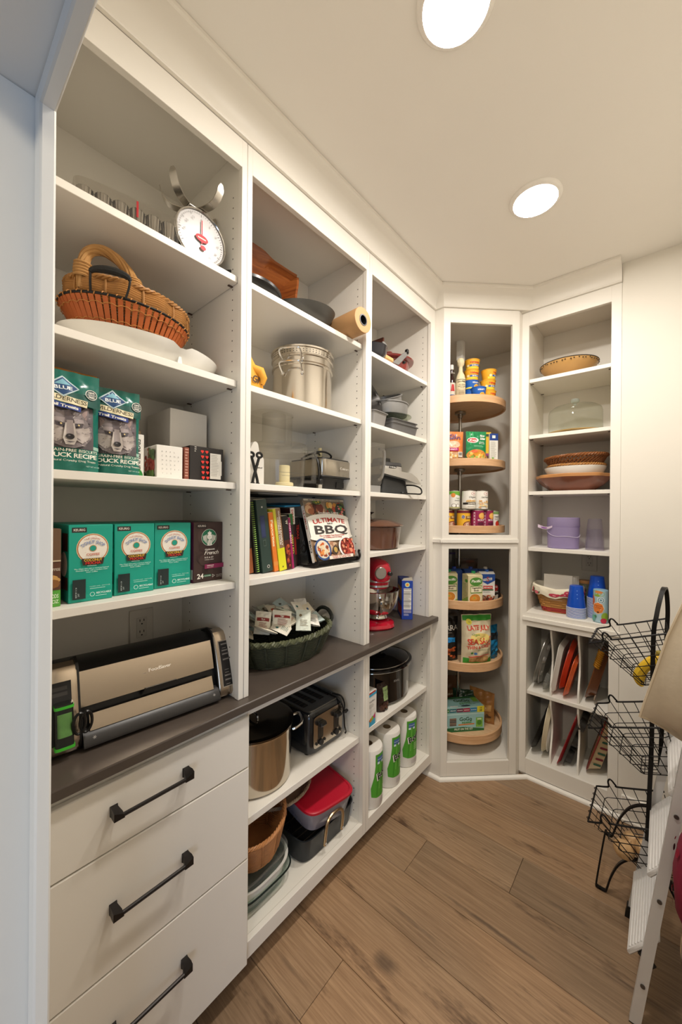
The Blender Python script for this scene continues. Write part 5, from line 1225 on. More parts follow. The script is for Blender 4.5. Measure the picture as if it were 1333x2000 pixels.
for k, (lb, dz, w_) in enumerate((('lower of the two grey square baking pans on the narrow second shelf', 0, .235), ('upper of the two nested grey square baking pans, under the glass dish', .0200, .228))):
    t = thing('square_pan', lb, 'baking pan', (-.152, 1.725, Z2 + dz), 84)
    G().loft([sup(w_ - .028, w_ - .028, 14, 40, .0005), sup(w_ - .010, w_ - .010, 14, 40, .048), sup(w_, w_, 14, 40, .048), sup(w_, w_, 14, 40, .051), sup(w_ - .016, w_ - .016, 14, 40, .051), sup(w_ - .034, w_ - .034, 14, 40, .004 if k else .012)]).make('pan', GREYD, t)
t = thing('pie_dish', 'clear glass pie dish between the square pans and the round cake pans', 'pie dish', (-.155, 1.735, Z2 + .0735))
G().lathe([(0, .001), (.080, .001), (.088, .004), (.106, .030), (.116, .033), (.116, .036), (.103, .034), (.085, .008), (0, .005)], 48).make('dish', glass('#dfe4d8', .03, .06), t)
t = thing('cake_pan', 'grey round springform pan standing level on the glass pie dish', 'baking pan', (-.155, 1.712, Z2 + .108))
G().lathe([(0, .002), (.104, .002), (.106, .006), (.1065, .058), (.112, .060), (.112, .065), (.104, .065), (.103, .008), (0, .006)], 56).make('pan', GREYT, t)
t = thing('cake_pan', 'grey round cake pan tilted inside the topmost springform pan', 'baking pan', (-.165, 1.700, Z2 + .160), 0, rot=(R(23), R(4), 0))
G().lathe([(0, .001), (.090, .001), (.093, .005), (.096, .048), (.102, .050), (.102, .054), (.094, .053), (.089, .008), (0, .005)], 56).make('pan', GREYT, t)
# third shelf
t = thing('blender_jar', 'clear square blender jar standing left of the blender base', 'blender jar', (-.110, 1.488, Z3), 80)
JG = glass('#e6e2da', .03, .08)
G().loft([sup(.082, .082, 6, 32, .035), sup(.095, .095, 6, 32, .05), sup(.118, .118, 7, 32, .24)], False).make('jar', JG, t)
G().loft([sup(.085, .085, 6, 32, .001), sup(.088, .088, 6, 32, .036)]).make('jar_collar', M('#8d8b88', .4), t)
G().tube(sp([(.055, -.01, .225), (.085, -.012, .218), (.090, -.012, .18), (.080, -.012, .10), (.060, -.012, .07), (.045, -.01, .068)], 5), .008, 8).make('handle', M('#77746f', .3), t)
p = D(front(-.059, -.0605, 0)); p.disc(.062, .212, .020, '#77736d', n=28); p.disc(.062, .212, .015, '#a09c95'); 
t = thing('blender', 'black and silver blender motor base with its cord on the narrow third shelf', 'blender base', (-.165, 1.700, Z3), 70)
G().loft([[(x, y + .010 * 0, z) for x, y, z in sup(.200, .205, 6, 40, .0006)], sup(.196, .20, 6, 40, .02), [(x * 1.0, y, z) for x, y, z in sup(.176, .180, 5, 40, .095)], sup(.168, .172, 5, 40, .112)]).make('housing', M('#202224', .3, 0, .08, coat=.2), t)
SV = M('#b9b6b0', .28, .7, .04)
G().loft([[(x, y, z) for x, z in ((-.098, .104), (.05, .080), (.118, .060), (.150, .058), (.118, .092), (.085, .112), (-.094, .130))] for y in (-.128, -.118, .03)]).make('silver_hood', SV, t)
G().loft([sup(.152, .150, 6, 36, .112), sup(.146, .144, 6, 36, .150), sup(.140, .138, 6, 36, .154)]).make('silver_collar', SV, t)
G().loft([sup(.150, .146, 6, 36, .1545), sup(.140, .136, 6, 36, .172)]).loft([sup(.088, .086, 4, 30, .172, (-.015, .01)), sup(.080, .080, 4, 30, .198, (-.015, .01))]).make('jar_socket', M('#3c3b3a', .4, 0, .1), t)
p = D(face((-.076, .02, .146), (0, -1, 0), (0, 0, 1))); p = D(front(-.022, -.0755, .142)); p.rect(0, .044, 0, .010, '#23221f'); p.text('Ninja', .022, .002, .006, '#d6d2ca', bold=1, fit=.036); p.make(t, 'nameplate')
p = D(face((-.03, -.0955, .0878), (1, 0, 0), Vector((0, .04, .0285)).normalized())); p.rect(0, .01, .004, .005, '#8d8a84'); p.make(t, 'button_panel')
G().tube(sp([(.085, -.02, .055), (.115, -.10, .052), (.150, -.115, .040), (.160, -.120, .022), (.145, -.128, .006), (.10, -.132, .005), (.045, -.132, .005)], 6), .0040, 6).box(.010, .050, -.139, -.126, .0006, .013, .003).make('power_cord', BLACK, t)
# fourth shelf
t = thing('dutch_oven', 'brown glass lidded casserole pot with dark knob on the narrow fourth shelf', 'pot', (-.168, 1.588, Z4), 90)
AG = M('#5e3c2c', .1, 0, .08, 10, coat=.7)
sc = lambda g_, pr: g_.loft([[(x * 1.0, y, z) for x, y, _ in ell(r * 1.24, r, 56, z)] for r, z in pr], False)
G().loft([[(x, y, z) for x, y, _ in ell(r * 1.08, r, 56, z)] for r, z in ((.128, .0006), (.138, .008), (.150, .112), (.153, .114), (.147, .114), (.130, .012))]).make('pot', AG, t)
lid = G().loft([[(x, y, z) for x, y, _ in ell(r * 1.08, r, 56, z)] for r, z in ((.150, .1145), (.162, .117), (.163, .122), (.150, .128), (.10, .146), (.05, .154), (.004, .156))]).make('lid', M('#6d4a38', .12, 0, .08, 10, coat=.7), t)
G().lathe([(.012, .154), (.009, .166), (.011, .176), (.024, .184), (.025, .188), (.0, .190)], 20, c=(-.02, 0)).make('lid_knob', M('#241a15', .25), lid)
# worktop: stand mixer
RED = M('#b0122a', .12, 0, .05, 10, coat=.8)
t = thing('stand_mixer', 'red stand mixer with polished steel bowl on the worktop near the corner', 'mixer', (-.187, 1.606, ZC), 58)
MB_ = G().loft([sup(.20, .30, 3, 40, .0006, (0, .0)), sup(.212, .315, 3, 40, .010), sup(.206, .305, 3, 40, .024), sup(.17, .25, 3, 40, .036, (0, .02)), sup(.10, .11, 3, 40, .045, (0, .09))]).make('base', RED, t)
G().loft([sup(.098, .105, 3, 32, .03, (0, .095)), sup(.082, .085, 3, 32, .12, (0, .105)), sup(.088, .095, 3, 32, .20, (0, .10)), sup(.10, .12, 3, 32, .24, (0, .09))]).make('column', RED, t)
BWL = M('#cfcac2', .07, 1, .02)
bowl = G().lathe([(.04, .044), (.052, .044), (.050, .052), (.046, .058), (.075, .075), (.094, .105), (.105, .150), (.109, .185), (.112, .188), (.1085, .189), (.10, .15), (.088, .105), (.05, .066), (0, .062)], 56, c=(.02, -.055)).make('mixing_bowl', BWL, t)
G().tube(sp([(-.010, -.158, .160), (-.016, -.190, .158), (-.018, -.194, .135), (-.012, -.172, .10), (-.004, -.140, .082)], 6), [.009] * 12 + [.010] * 13, 8).make('bowl_handle', BWL, bowl)
def hring(y, w_, h_, zc, e=2.6): return [(x, y, z + zc) for x, z, _ in sup(w_, h_, e, 36)]
G().loft([hring(-.170, .050, .05, .286), hring(-.165, .085, .085, .286), hring(-.140, .112, .115, .287), hring(-.08, .124, .130, .290), (hring(.02, .128, .135, .290)), hring(.10, .118, .125, .288), hring(.15, .09, .10, .285), hring(.165, .04, .05, .285)]).make('motor_head', RED, t)
G().loft([[(x, y - .035, z) for x, y, _ in sup(.126 + k, .246 + k, 3, 40)] for z, k in ((.240, .004), (.262, .006), (.264, .004))]).make('silver_band', M('#c9c6c0', .25, .8), t)
G().loft([[(x, y - .045, z) for x, y, _ in sup(.118 + k, .215 + k, 3, 40)] for z, k in ((.205, -.010), (.218, 0), (.2395, .004))]).make('lower_head', RED, t)
G().loft([[(x, y - .045, z) for x, y, _ in sup(.1195, .217, 3, 40)] for z in (.214, .224)]).make('trim_ring', M('#bcbab5', .25, .8), t)
G().cyl(.030, .0, .012, n=28, ch=.003, T=TR(-.012, -.162, .288, 90)).make('hub_cap', M('#a9a59f', .3, .8), t)
G().cyl(.010, 0, .03, n=16, ch=.004, T=TR(.032, -.158, .285, 90)).make('hub_screw', BLACK, t)
G().tube([(.062, -.05, .262), (.088, -.055, .262)], .003, 8).make('speed_lever', CHROME, t)
G().sphere((.094, -.056, .262), .010, 12, 8).make('lever_knob', BLACK, t)
p = D(lambda u, v, h: (.06 * math.sin(u / .075) + (0), -.035 - .129 * math.cos(u / .1) - .0 - h - .0012, .2435 + v)); p.seg = .01
p.text('KitchenAid', .0, .004, .012, '#1c1a19', bold=1, fit=.085); p.make(t, 'lettering')
t, p, ps, pl_ = carton('cereal_box', 'narrow blue cereal box with a white label panel beside the mixer', 'cereal box', (-.118, 1.846, ZC), 40, .060, .165, .212, '#1f3f9c')
p.disc(.030, .190, .0135, '#7fc3dd'); p.disc(.030, .190, .0105, '#f0d878'); p.disc(.030, .190, .0065, '#e08a3a')
p.rect(.010, .052, .055, .170, '#dcdad4'); p.text('Nutrition Facts', .031, .163, .0045, '#2c2a28', bold=1, fit=.038)
for v in (.152, .140, .100, .075): p.rect(.011, .051, v, v + .0016, '#3a3836')
p.lines(.012, .050, .148, 16, .0055, .0013, '#8a8780', 5); p.rect(.010, .052, .036, .052, '#8f8fb0'); p.lines(.011, .045, .030, 3, .004, .0015, '#c9c9da'); p.make(t, 'printed_panel')
pl_.rect(0, .165, .0, .21, '#23418f'); pl_.rect(.02, .16, .02, .07, '#b5402f'); pl_.rect(.02, .16, .1, .17, '#c9a24a'); pl_.make(t, 'printed_front')
G().prism([(-.030, .2122), (.030, .2122), (.026, .230), (-.020, .224)], -.080, -.072, 'y').make('open_flap', M('#b9b2a2', .6), t)
# base cabinet
ZB = .5123
t = thing('slow_cooker', 'glossy black oval slow cooker with glass lid in the corner base cabinet', 'slow cooker', (-.172, 1.690, ZB), 88)
t.scale = (1.16, 1.12, 1.13)
BK = M('#0e0d0d', .12, 0, .05, coat=.6)
oo = lambda g_, a, b, pr, cap=True: g_.loft([[(x, y, z) for x, y, _ in ell(a + k, b + k, 56)] for k, z in pr], cap)
oo(G(), .158, .118, ((-.012, .010), (0, .018), (.004, .15), (.006, .158))).make('housing', BK, t)
oo(G(), .158, .118, ((-.02, .0006), (-.012, .0012), (-.010, .010))).make('foot_ring', M('#7c7973', .4, .4), t)
oo(G(), .158, .118, ((.006, .1585), (.015, .162), (.015, .170), (.004, .172))).make('crock_rim', BK, t)
G().tube(ell(.1725, .1325, 64, .160), .0016, 5, True).make('steel_line', CHROME, t)
lid = oo(G(), .158, .118, ((.004, .1725), (-.006, .178), (-.05, .192), (-.10, .198), (-.113, .1985))).make('lid', M('#191817', .05, 0, .02, coat=.9), t)
G().tube(ell(.160, .120, 64, .1755), .002, 5, True).make('lid_rim', M('#b9b6ae', .2, 1), lid)
G().cyl(.010, .198, .212, n=14).lathe([(0, .2125), (.026, .2125), (.030, .218), (.026, .226), (0, .229)], 24).make('lid_knob', BK, lid)
for s_ in (1, -1): G().tube(sp([(s_ * .160, -.026, .128), (s_ * .183, -.026, .130), (s_ * .190, -.014, .131), (s_ * .190, .014, .131), (s_ * .183, .026, .130), (s_ * .160, .026, .128)], 5), .0075, 8).make('handle', BK, t)
p = D(lambda u, v, h: (u - .05, -.122 * math.sqrt(max(.1, 1 - ((u - .05) / .162) ** 2)) - h - .0012, v)); p.text('RIVAL', .012, .108, .010, '#8b8780', bold=1); p.make(t, 'lettering')
t, p, ps, pl_ = run('snack_carton', 'white and blue snack carton with a red patterned foot beside the slow cooker', 'snack box', -.024, 1.356, 1.442, ZB, .158, .15, '#e8e5df', 93)
p.rect(.0, .075, .0, .028, '#3fa3c9'); p.poly([(.0, .028), (.075, .028), (.075, .055), (.06, .04), (.03, .034)], '#9c4a34'); p.disc(.05, .034, .010, '#8bb53c'); p.disc(.065, .038, .008, '#c93a7a'); p.disc(.035, .03, .009, '#d88a2c'); p.rect(0, .084, .138, .152, '#3fa3c9'); p.rect(.0, .075, .150, .158, '#b23a2c')
p.text('Fruit Bars', .042, .112, .008, '#3c3a38', fit=.05); p.lines(.02, .068, .100, 3, .006, .0018, '#a09c94'); p.rect(.034, .0352, .055, .09, '#8a8782'); p.rect(.012, .068, .072, .0731, '#b5b1a8'); p.make(t, 'printed_front')
t, p = pouch('snack_bag', 'brown cellophane bag with a pale green label in front of the slow cooker', 'snack bag', (-.072, 1.556, ZB), 80, .078, .135, .045, '#2c1c16', None, True, 3, .9, .15)
p.rect(.032, .072, .050, .112, '#9db57a'); p.text('PECANS', .052, .094, .007, '#2f4a22', bold=1, fit=.034); p.lines(.036, .068, .086, 5, .006, .002, '#5c7a44', 3); p.blobs(.004, .074, .006, .046, 14, .009, ['#4a2a1c', '#3a2018', '#5c3826'], 2); p.make(t, 'printed_front')
TWL = M('#e6e2da', .8, 0, .03, 80, bump=.25); WRAP = glass('#f6f4f0', .12, .10)
for k, (x, y, a) in enumerate(((-.068, 1.440, 22), (-.078, 1.612, 12), (-.090, 1.800, 0))):
    pos = ('nearest the doorway', 'in the middle', 'nearest the corner')[k]
    t = thing('paper_towel_roll', 'wrapped paper towel roll with green label, the one %s' % pos, 'paper towels', (x, y, ZF), 90 + a, 'paper towel rolls on the floor shelf')
    G().lathe([(.020, .005), (.066, .002), (.0685, .008), (.0685, .262), (.066, .268), (.020, .270)], 48).make('roll', TWL, t)
    G().lathe([(.0203, .268), (.0203, .20)], 20).make('core_tube', M('#8f7a5c', .7), t)
    p = D(around(.0689, 0, -90)); p.seg = .008; p.curved = True
    lf = [(-.075, .060), (-.048, .052), (.05, .052), (.08, .075), (.085, .12), (.082, .22), (.085, .250), (-.055, .250), (-.055, .20), (-.062, .15), (-.078, .10)]
    p.poly(lf, '#4f9e2f'); 
    for q in range(9): p.poly([(-.05 + q * .014, .06 + (q % 3) * .03), (-.044 + q * .014, .06 + (q % 3) * .03), (-.036 + q * .014, .19 + (q % 2) * .04), (-.040 + q * .014, .19 + (q % 2) * .04)], ['#3f8a28', '#6fb54a'][q % 2]); p.k -= .8
    p.disc(.055, .185, .036, '#e9d23a', .05, 24, .026, 1.6, 4.4); p.disc(.055, .185, .027, '#7fb4dc', .04, 24, .020, 1.6, 4.4)
    p.rect(-.045, -.005, .215, .238, '#4a6aa0'); p.rect(-.045, -.032, .205, .215, '#d8e4ea'); p.rect(-.018, -.005, .205, .215, '#d8e4ea'); p.rect(-.045, -.005, .2255, .2275, '#c9d8e4')
    p.text('Bounty', .005, .148, .034, '#f1eee4', bold=1, fit=.114, rot=.35, slant=.2); p.text('Bounty', .006, .1495, .031, '#1e2a1c', bold=1, fit=.106, rot=.35, slant=.2)
    for q in range(4): p.rect(-.012, .012, .094 + q * .0095, .1005 + q * .0095, '#9fcf80'); p.k -= .9
    p.lines(-.03, .05, .038, 3, .007, .0022, '#b9aeb5', 2); p.make(t, 'printed_wrap')

# ================================================================== things on the lazy susans
UX = (D2 - D1).normalized(); VX = Vector((-UX.y, UX.x))
def CP(u, v, z): p = D1 + UX * u + VX * v; return (p.x, p.y, z)
CA = math.degrees(DA)
def CF(u, v, z, w_, d_, a=0., lim=.247):
    """moves a thing inwards until its footprint stands inside the rim of the tray"""
    for _ in range(80):
        ok = True
        for sx in (-.5, .5):
            for sy in (-.5, .5):
                x = u + sx * w_ * math.cos(R(a)) - sy * d_ * math.sin(R(a)); y = v + sx * w_ * math.sin(R(a)) + sy * d_ * math.cos(R(a))
                if math.hypot(x - .211, y - .290) > lim and sy < 0: ok = False
        if ok: break
        v += .002
    return CP(u, v, z)
def bottle(loc, rz): pass
# upper trays
zt = 2.1603
t = thing('sauce_bottle', 'dark hot sauce bottle with a white cap and red label on the top tray', 'bottle', CP(.088, .115, zt), CA)
G().lathe([(0, .0005), (.019, .0005), (.021, .004), (.021, .115), (.016, .135), (.010, .150), (.0095, .185)], 24).make('bottle', M('#2a1210', .12, 0, .05, coat=.6), t)
G().cyl(.0115, .185, .215, n=20, ch=.002).make('cap', M('#d9d5ce', .4), t)
p = D(around(.0213, 0)); p.seg = .006; p.curved = True; p.rect(-.03, .03, .012, .035, '#27386f'); p.rect(-.03, .03, .035, .04, '#d8cfc0'); p.rect(-.03, .03, .04, .105, '#c9bfb0'); p.poly([(-.012, .055), (.012, .055), (.006, .095), (-.006, .095)], '#b02424'); p.rect(-.012, .012, .16, .162, '#d8cfc0'); p.make(t, 'label')
t = thing('wrapped_bottle', 'bottle wrapped in cream paper with a black printed label on the top tray', 'bottle', CP(.138, .105, zt), CA)
n = 28; PW = M('#d9cba6', .75, 0, .08, 40, bump=.3); rings = []
for r, z in ((.026, .0005), (.0285, .004), (.0285, .128), (.022, .15), (.0125, .172), (.011, .20), (.019, .212), (.022, .228), (.018, .245), (.010, .252), (.003, .254)):
    rings.append([(r * (1 + (.07 * math.sin(9 * 2 * PI * i / n + z * 90) if z > .13 else 0)) * math.cos(2 * PI * i / n), r * (1 + (.07 * math.sin(9 * 2 * PI * i / n + z * 90) if z > .13 else 0)) * math.sin(2 * PI * i / n), z) for i in range(n)])
G().loft(rings).make('paper_wrap', PW, t)
p = D(around(.0288, 0)); p.seg = .006; p.rect(-.034, .034, .118, .121, '#3a3128'); p.text('LEA & PERRINS', 0, .104, .0085, '#2c241c', bold=1, fit=.054); p.text('THE ORIGINAL', 0, .088, .0055, '#2c241c', fit=.04); p.text('WORCESTERSHIRE', 0, .078, .0055, '#2c241c', fit=.05); p.text('SAUCE', 0, .069, .0055, '#2c241c'); p.rect(-.03, .03, .060, .061, '#a8522f'); p.lines(-.02, .02, .052, 4, .0065, .002, '#8a6a4a'); p.make(t, 'label')
def cup(label, u, v, z, kind, a=0, h=.062):
    yl = kind == 'y'
    t = thing('noodle_cup', label, 'food cup', CF(u, v, z, .05, .07), CA + a, 'yellow macaroni cups on the top tray' if yl else 'blue macaroni cups on the top tray')
    G().lathe([(0, .0008), (.033, .0008), (.0345, .003), (.043, h - .004), (.0445, h - .004), (.0450, h - .0015), (.043, h), (0, h - .0006)], 32).make('cup', M('#e8a92c' if yl else '#1f5fb4', .4, 0, .04), t)
    p = D(lambda uu, vv, hh: around(.0345, 0, -90, .043, h - .006)(uu, vv, hh + .0003)); p.seg = .007; p.curved = True
    if yl:
        p.rect(-.05, .05, .006, .018, '#f0c63a'); p.text('Velveeta', 0, h * .60, .011, '#c9342c', bold=1, fit=.05, slant=.2); p.poly([(-.025, .018), (.032, .021), (.03, .031), (-.025, .028)], '#2f5fa8'); p.disc(-.035, .024, .007, '#e6d9a8')
        p.text('SHELLS', .004, .0205, .0065, '#f3ecd4', bold=1, fit=.036)
    else:
        p.disc(.012, .024, .0165, '#f0b52c', .014); p.disc(.012, .024, .0125, '#d98f2c', .010); p.text('KRAFT', .004, h * .68, .0085, '#f1ece0', bold=1, fit=.034); p.rect(-.05, -.016, .012, .020, '#e8d24a')
    p.make(t, 'printed_band'); G().lathe([(0, h + .0002), (.042, h + .0002)], 28).make('foil_lid', M('#d9d0b8', .35, .3), t)
hh = .0626
cup('blue macaroni cup at the foot of the taller cup stack on the top tray', .212, .130, zt, 'b', 20)
cup('blue macaroni cup second from below in the taller cup stack', .212, .130, zt + hh, 'b', 12)
cup('yellow macaroni cup third from below in the taller cup stack', .214, .130, zt + 2 * hh, 'y', 8)
cup('yellow macaroni cup on the very top of the taller cup stack', .219, .131, zt + 3 * hh, 'y', -2)
cup('yellow macaroni cup at the foot of the shorter stack at the right', .312, .115, zt, 'y', 30)
cup('yellow macaroni cup in the middle of the shorter stack at the right', .309, .115, zt + hh, 'y', 22)
cup('yellow macaroni cup on top of the shorter stack at the right', .314, .116, zt + 2 * hh, 'y', 50)
cup('blue macaroni cup standing alone in front of both cup stacks', .238, .0760 - .012, zt, 'b', -6, .072)
zt = 1.7953
t, p = pouch('rice_pouch', 'orange rice pouch on the middle tray of the upper corner opening', 'rice pouch', CF(.104, .075, zt, .11, .030), CA, .118, .186, .032, '#ee8a4a', None, True, 2, .92, .3)
W = .118; p.rect(.004, W - .004, .028, .062, '#c9a07a'); p.blobs(.006, W - .006, .024, .064, 26, .008, ['#e6cf9c', '#d9a85c', '#f0e2b8', '#b9783c'], 4); p.disc(W * .45, .108, .042, '#f3c0a0', .022); p.blobs(W * .15, W * .75, .092, .122, 18, .006, ['#f6e6d0', '#f0d0b0'], 3)
p.text("UNCLE", W * .36, .157, .015, '#3b3d78', bold=1, fit=.062, rot=-.06); p.text("BEN'S", W * .55, .139, .015, '#3b3d78', bold=1, fit=.068, rot=.05); p.rect(.0, W * .72, .070, .088, '#b5226a'); p.text('BASMATI', W * .38, .0755, .008, '#f4dce6', bold=1, fit=.06); p.rect(W * .68, W * .92, .034, .064, '#e4dccf'); p.rect(W * .71, W * .89, .044, .060, '#8f8780'); p.make(t, 'printed_front')
t, p = pouch('side_dish_pouch', 'green side dish pouch beside the orange one on the middle tray', 'rice pouch', CF(.222, .075, zt, .11, .030), CA, .122, .180, .030, '#17804a', None, True, 4, .93, .28)
W = .122; p.rect(.02, .028, .10, .178, '#2fa35c'); p.rect(.036, .042, .12, .178, '#2fa35c'); p.disc(W * .32, .128, .034, '#eef0e6', .0165); p.disc(W * .32, .128, .031, '#c23430', .0125); p.text('Knorr', W * .32, .122, .013, '#f3ece2', bold=1, fit=.046, slant=.2)
p.text('Rice', W * .77, .148, .013, '#eef0e6', bold=1, slant=.25); p.text('Sides', W * .78, .131, .013, '#eef0e6', bold=1, slant=.25); p.text('Cheddar', W * .74, .113, .007, '#e3eedd', fit=.032); p.text('Broccoli', W * .74, .105, .007, '#e3eedd', fit=.034); p.lines(W * .35, W * .9, .094, 2, .006, .002, '#8fc9a0')
p.disc(W * .48, .040, .058, '#cf8a38', .034); p.blobs(.012, W - .014, .012, .064, 60, .0085, ['#e8b64a', '#d9952c', '#f0cf78', '#c2702c', '#8fae4a'], 6); p.disc(W * .36, .062, .018, '#d9622c', .010); p.make(t, 'printed_front')
t, p, ps, pl_ = carton('yellow_carton', 'yellow carton standing behind the green pouch on the middle tray', 'box', CP(.285, .135, zt), CA - 6, .09, .05, .186, '#d9b12c')
p.rect(.0, .09, .03, .06, '#8f3a7a'); p.blobs(.03, .09, .01, .05, 10, .008, ['#7a2a5a', '#5a3a2c', '#c98a3c'], 3); p.rect(.02, .085, .16, .175, '#3a4a2c'); p.make(t, 'printed_front')
t, p, ps, pl_ = carton('macaroni_box', 'dark blue macaroni box with a white side panel at the right of the middle tray', 'box', CF(.338, .098, zt, .05, .07), CA + 2, .052, .075, .176, '#e3e0d6')
p.rect(0, .052, .135, .176, '#1f3f86'); p.rect(.015, .035, .148, .165, '#eceae2'); p.lines(.006, .042, .125, 16, .0062, .0018, '#a9a59a'); p.disc(.02, .03, .006, '#6fae4a'); p.disc(.034, .022, .004, '#6fae4a'); p.make(t, 'printed_panel')
ps.rect(0, .075, 0, .176, '#22427f'); ps.rect(.01, .06, .12, .15, '#e8c24a'); ps.disc(.03, .05, .02, '#e0a83a', .03); ps.make(t, 'printed_front')
zt = 1.4083
def can(label, u, v, z, r, h, col, paint, grp, a=0):
    t = thing('food_can', label, 'can', CF(u, v, z, 1.3 * r, 1.7 * r), CA + a, grp)
    G().lathe([(0, .001), (r - .002, .001), (r, .003), (r, h - .003), (r - .002, h - .0005), (r - .004, h - .0025), (0, h - .003)], 36).make('can', M('#b9b6b0', .25, 1, .03), t)
    G().lathe([(r + .0002, .005), (r + .0002, h - .005)], 36).make('paper_label', M(col, .45, 0, .04), t)
    p = D(around(r + .0004, 0)); p.seg = .006; p.curved = True; paint(p, r, h); p.make(t, 'label_print')
def chili(p, r, h):
    p.rect(-.08, .08, h - .020, h - .006, '#6a1a2c'); p.disc(-.018, h * .62, .0105, '#f0e6d4'); p.disc(-.018, h * .62, .009, '#3a3f86'); p.text('Best', -.018, h * .60, .005, '#f0e6d4', bold=1); p.poly([(-.004, h * .5), (.055, h * .56), (.055, h * .70), (-.004, h * .66)], '#8a5a2c'); p.text('BEANS', .022, h * .57, .009, '#f3dc9c', bold=1, fit=.036)
    p.disc(.012, h * .22, .030, '#6a2018', .020); p.disc(.012, h * .22, .026, '#c28a68', .0165); p.blobs(-.01, .035, h * .1, h * .34, 18, .005, ['#d8b49a', '#a8604a', '#8f3a30', '#e6d0ba'], 3)
def plum(p, r, h):
    p.rect(-.036, -.026, .02, h - .015, '#d9b8c4'); 
    for q in range(4): p.rect(-.0345, -.0275, .026 + q * .018, .036 + q * .018, '#a83a5a'); p.k -= .9
    p.disc(.014, h * .68, .021, '#e8a24a', .019); p.disc(.012, h * .70, .016, '#f0bc62', .012); p.text('SOUP', .008, h * .42, .010, '#f3dce2', bold=1, fit=.042); p.disc(.006, h * .28, .020, '#5a1232', .009); p.lines(-.015, .03, h * .16, 2, .006, .002, '#c98aa0')
def tomato(p, r, h):
    p.rect(-.06, .06, h - .022, h - .006, '#7a9c5c'); p.disc(.004, h * .28, .014, '#c2301f', .018); p.disc(.012, h * .42, .006, '#4a7a35'); p.text('TOMATO', 0, h * .62, .008, '#4a4640', bold=1, fit=.03); p.lines(-.014, .014, h * .55, 2, .006, .002, '#a09c92')
def coco(p, r, h):
    p.poly([(-.07, h - .03), (-.02, h - .022), (.05, h - .036), (.07, h - .006), (-.07, h - .006)], '#6fa83a'); p.disc(-.016, h * .74, .0125, '#e08a3a'); p.text('Organic', .012, h * .56, .007, '#7a9c4a', fit=.028); p.text('COCONUT MILK', .010, h * .44, .006, '#6a675f', bold=1, fit=.036)
    p.disc(-.012, h * .2, .014, '#5a3f2c', .011); p.disc(-.012, h * .2, .0115, '#f2efe8', .009); p.disc(.012, h * .19, .012, '#5a3f2c', .011); p.disc(.012, h * .19, .0095, '#f4f1ea', .009); p.rect(-.07, .07, .006, .014, '#b5b07a')
def beans(p, r, h, name='Organic', ck='#e0b878', dk=True):
    p.disc(.018, h - .020, .018, '#c2453a', .010); p.disc(.018, h - .020, .0165, '#f0ede6', .0085); p.text('Eden', .018, h - .0225, .0062, '#c2453a', bold=1); p.text(name, .008, h * .60, .0105, '#3a3832', slant=.3, fit=.046)
    if dk: p.rect(-.05, .05, h * .26, h * .36, '#26221e'); p.text('GARBANZO', .006, h * .275, .008, '#f0e8d8', bold=1, fit=.05)
    p.blobs(-.030, .034, h * .06 if not dk else h * .38, h * .5, 26, .0056, [ck, '#e8cc98', '#d09c5c'], 5); p.lines(-.02, .03, h * .14, 1, .005, .002, '#7a766c')
    if dk: p.rect(-.05, .05, .006, .016, '#d9d2c2')
g1 = 'cans in the bottom row of the third tray'; g2 = 'cans stacked in the top row of the third tray'
can('yellow bean can at the left end of the bottom can row', .079, .094, zt, .0372, .112, '#e8b02c', chili, g1, 8)
can('yellow bean can second from the left in the bottom can row', .157, .080, zt, .0376, .112, '#e8b02c', chili, g1, 4)
can('plum coloured soup can in the middle of the bottom can row', .236, .075, zt, .0376, .112, '#8f1f4e', plum, g1, 0)
can('plum coloured soup can half hidden behind the middle one', .306, .098, zt, .0330, .112, '#8f1f4e', plum, g1, 6)
can('small white tomato can at the right end of the bottom can row', .363, .120, zt, .0270, .108, '#e4e0d6', tomato, g1, 12)
can('white and green coconut milk can at the left of the top can row', .104, .088, zt + .1126, .0370, .112, '#e9e6dc', coco, g2, 4)
can('white chickpea can with a black band in the middle of the top can row', .184, .079, zt + .1126, .0380, .112, '#ece8de', lambda p, r, h: beans(p, r, h), g2, 0)
can('white navy bean can at the right of the top can row', .262, .080, zt + .1126, .0372, .112, '#ece8de', lambda p, r, h: beans(p, r, h, 'Great Northern', '#dca878', False), g2, 0)
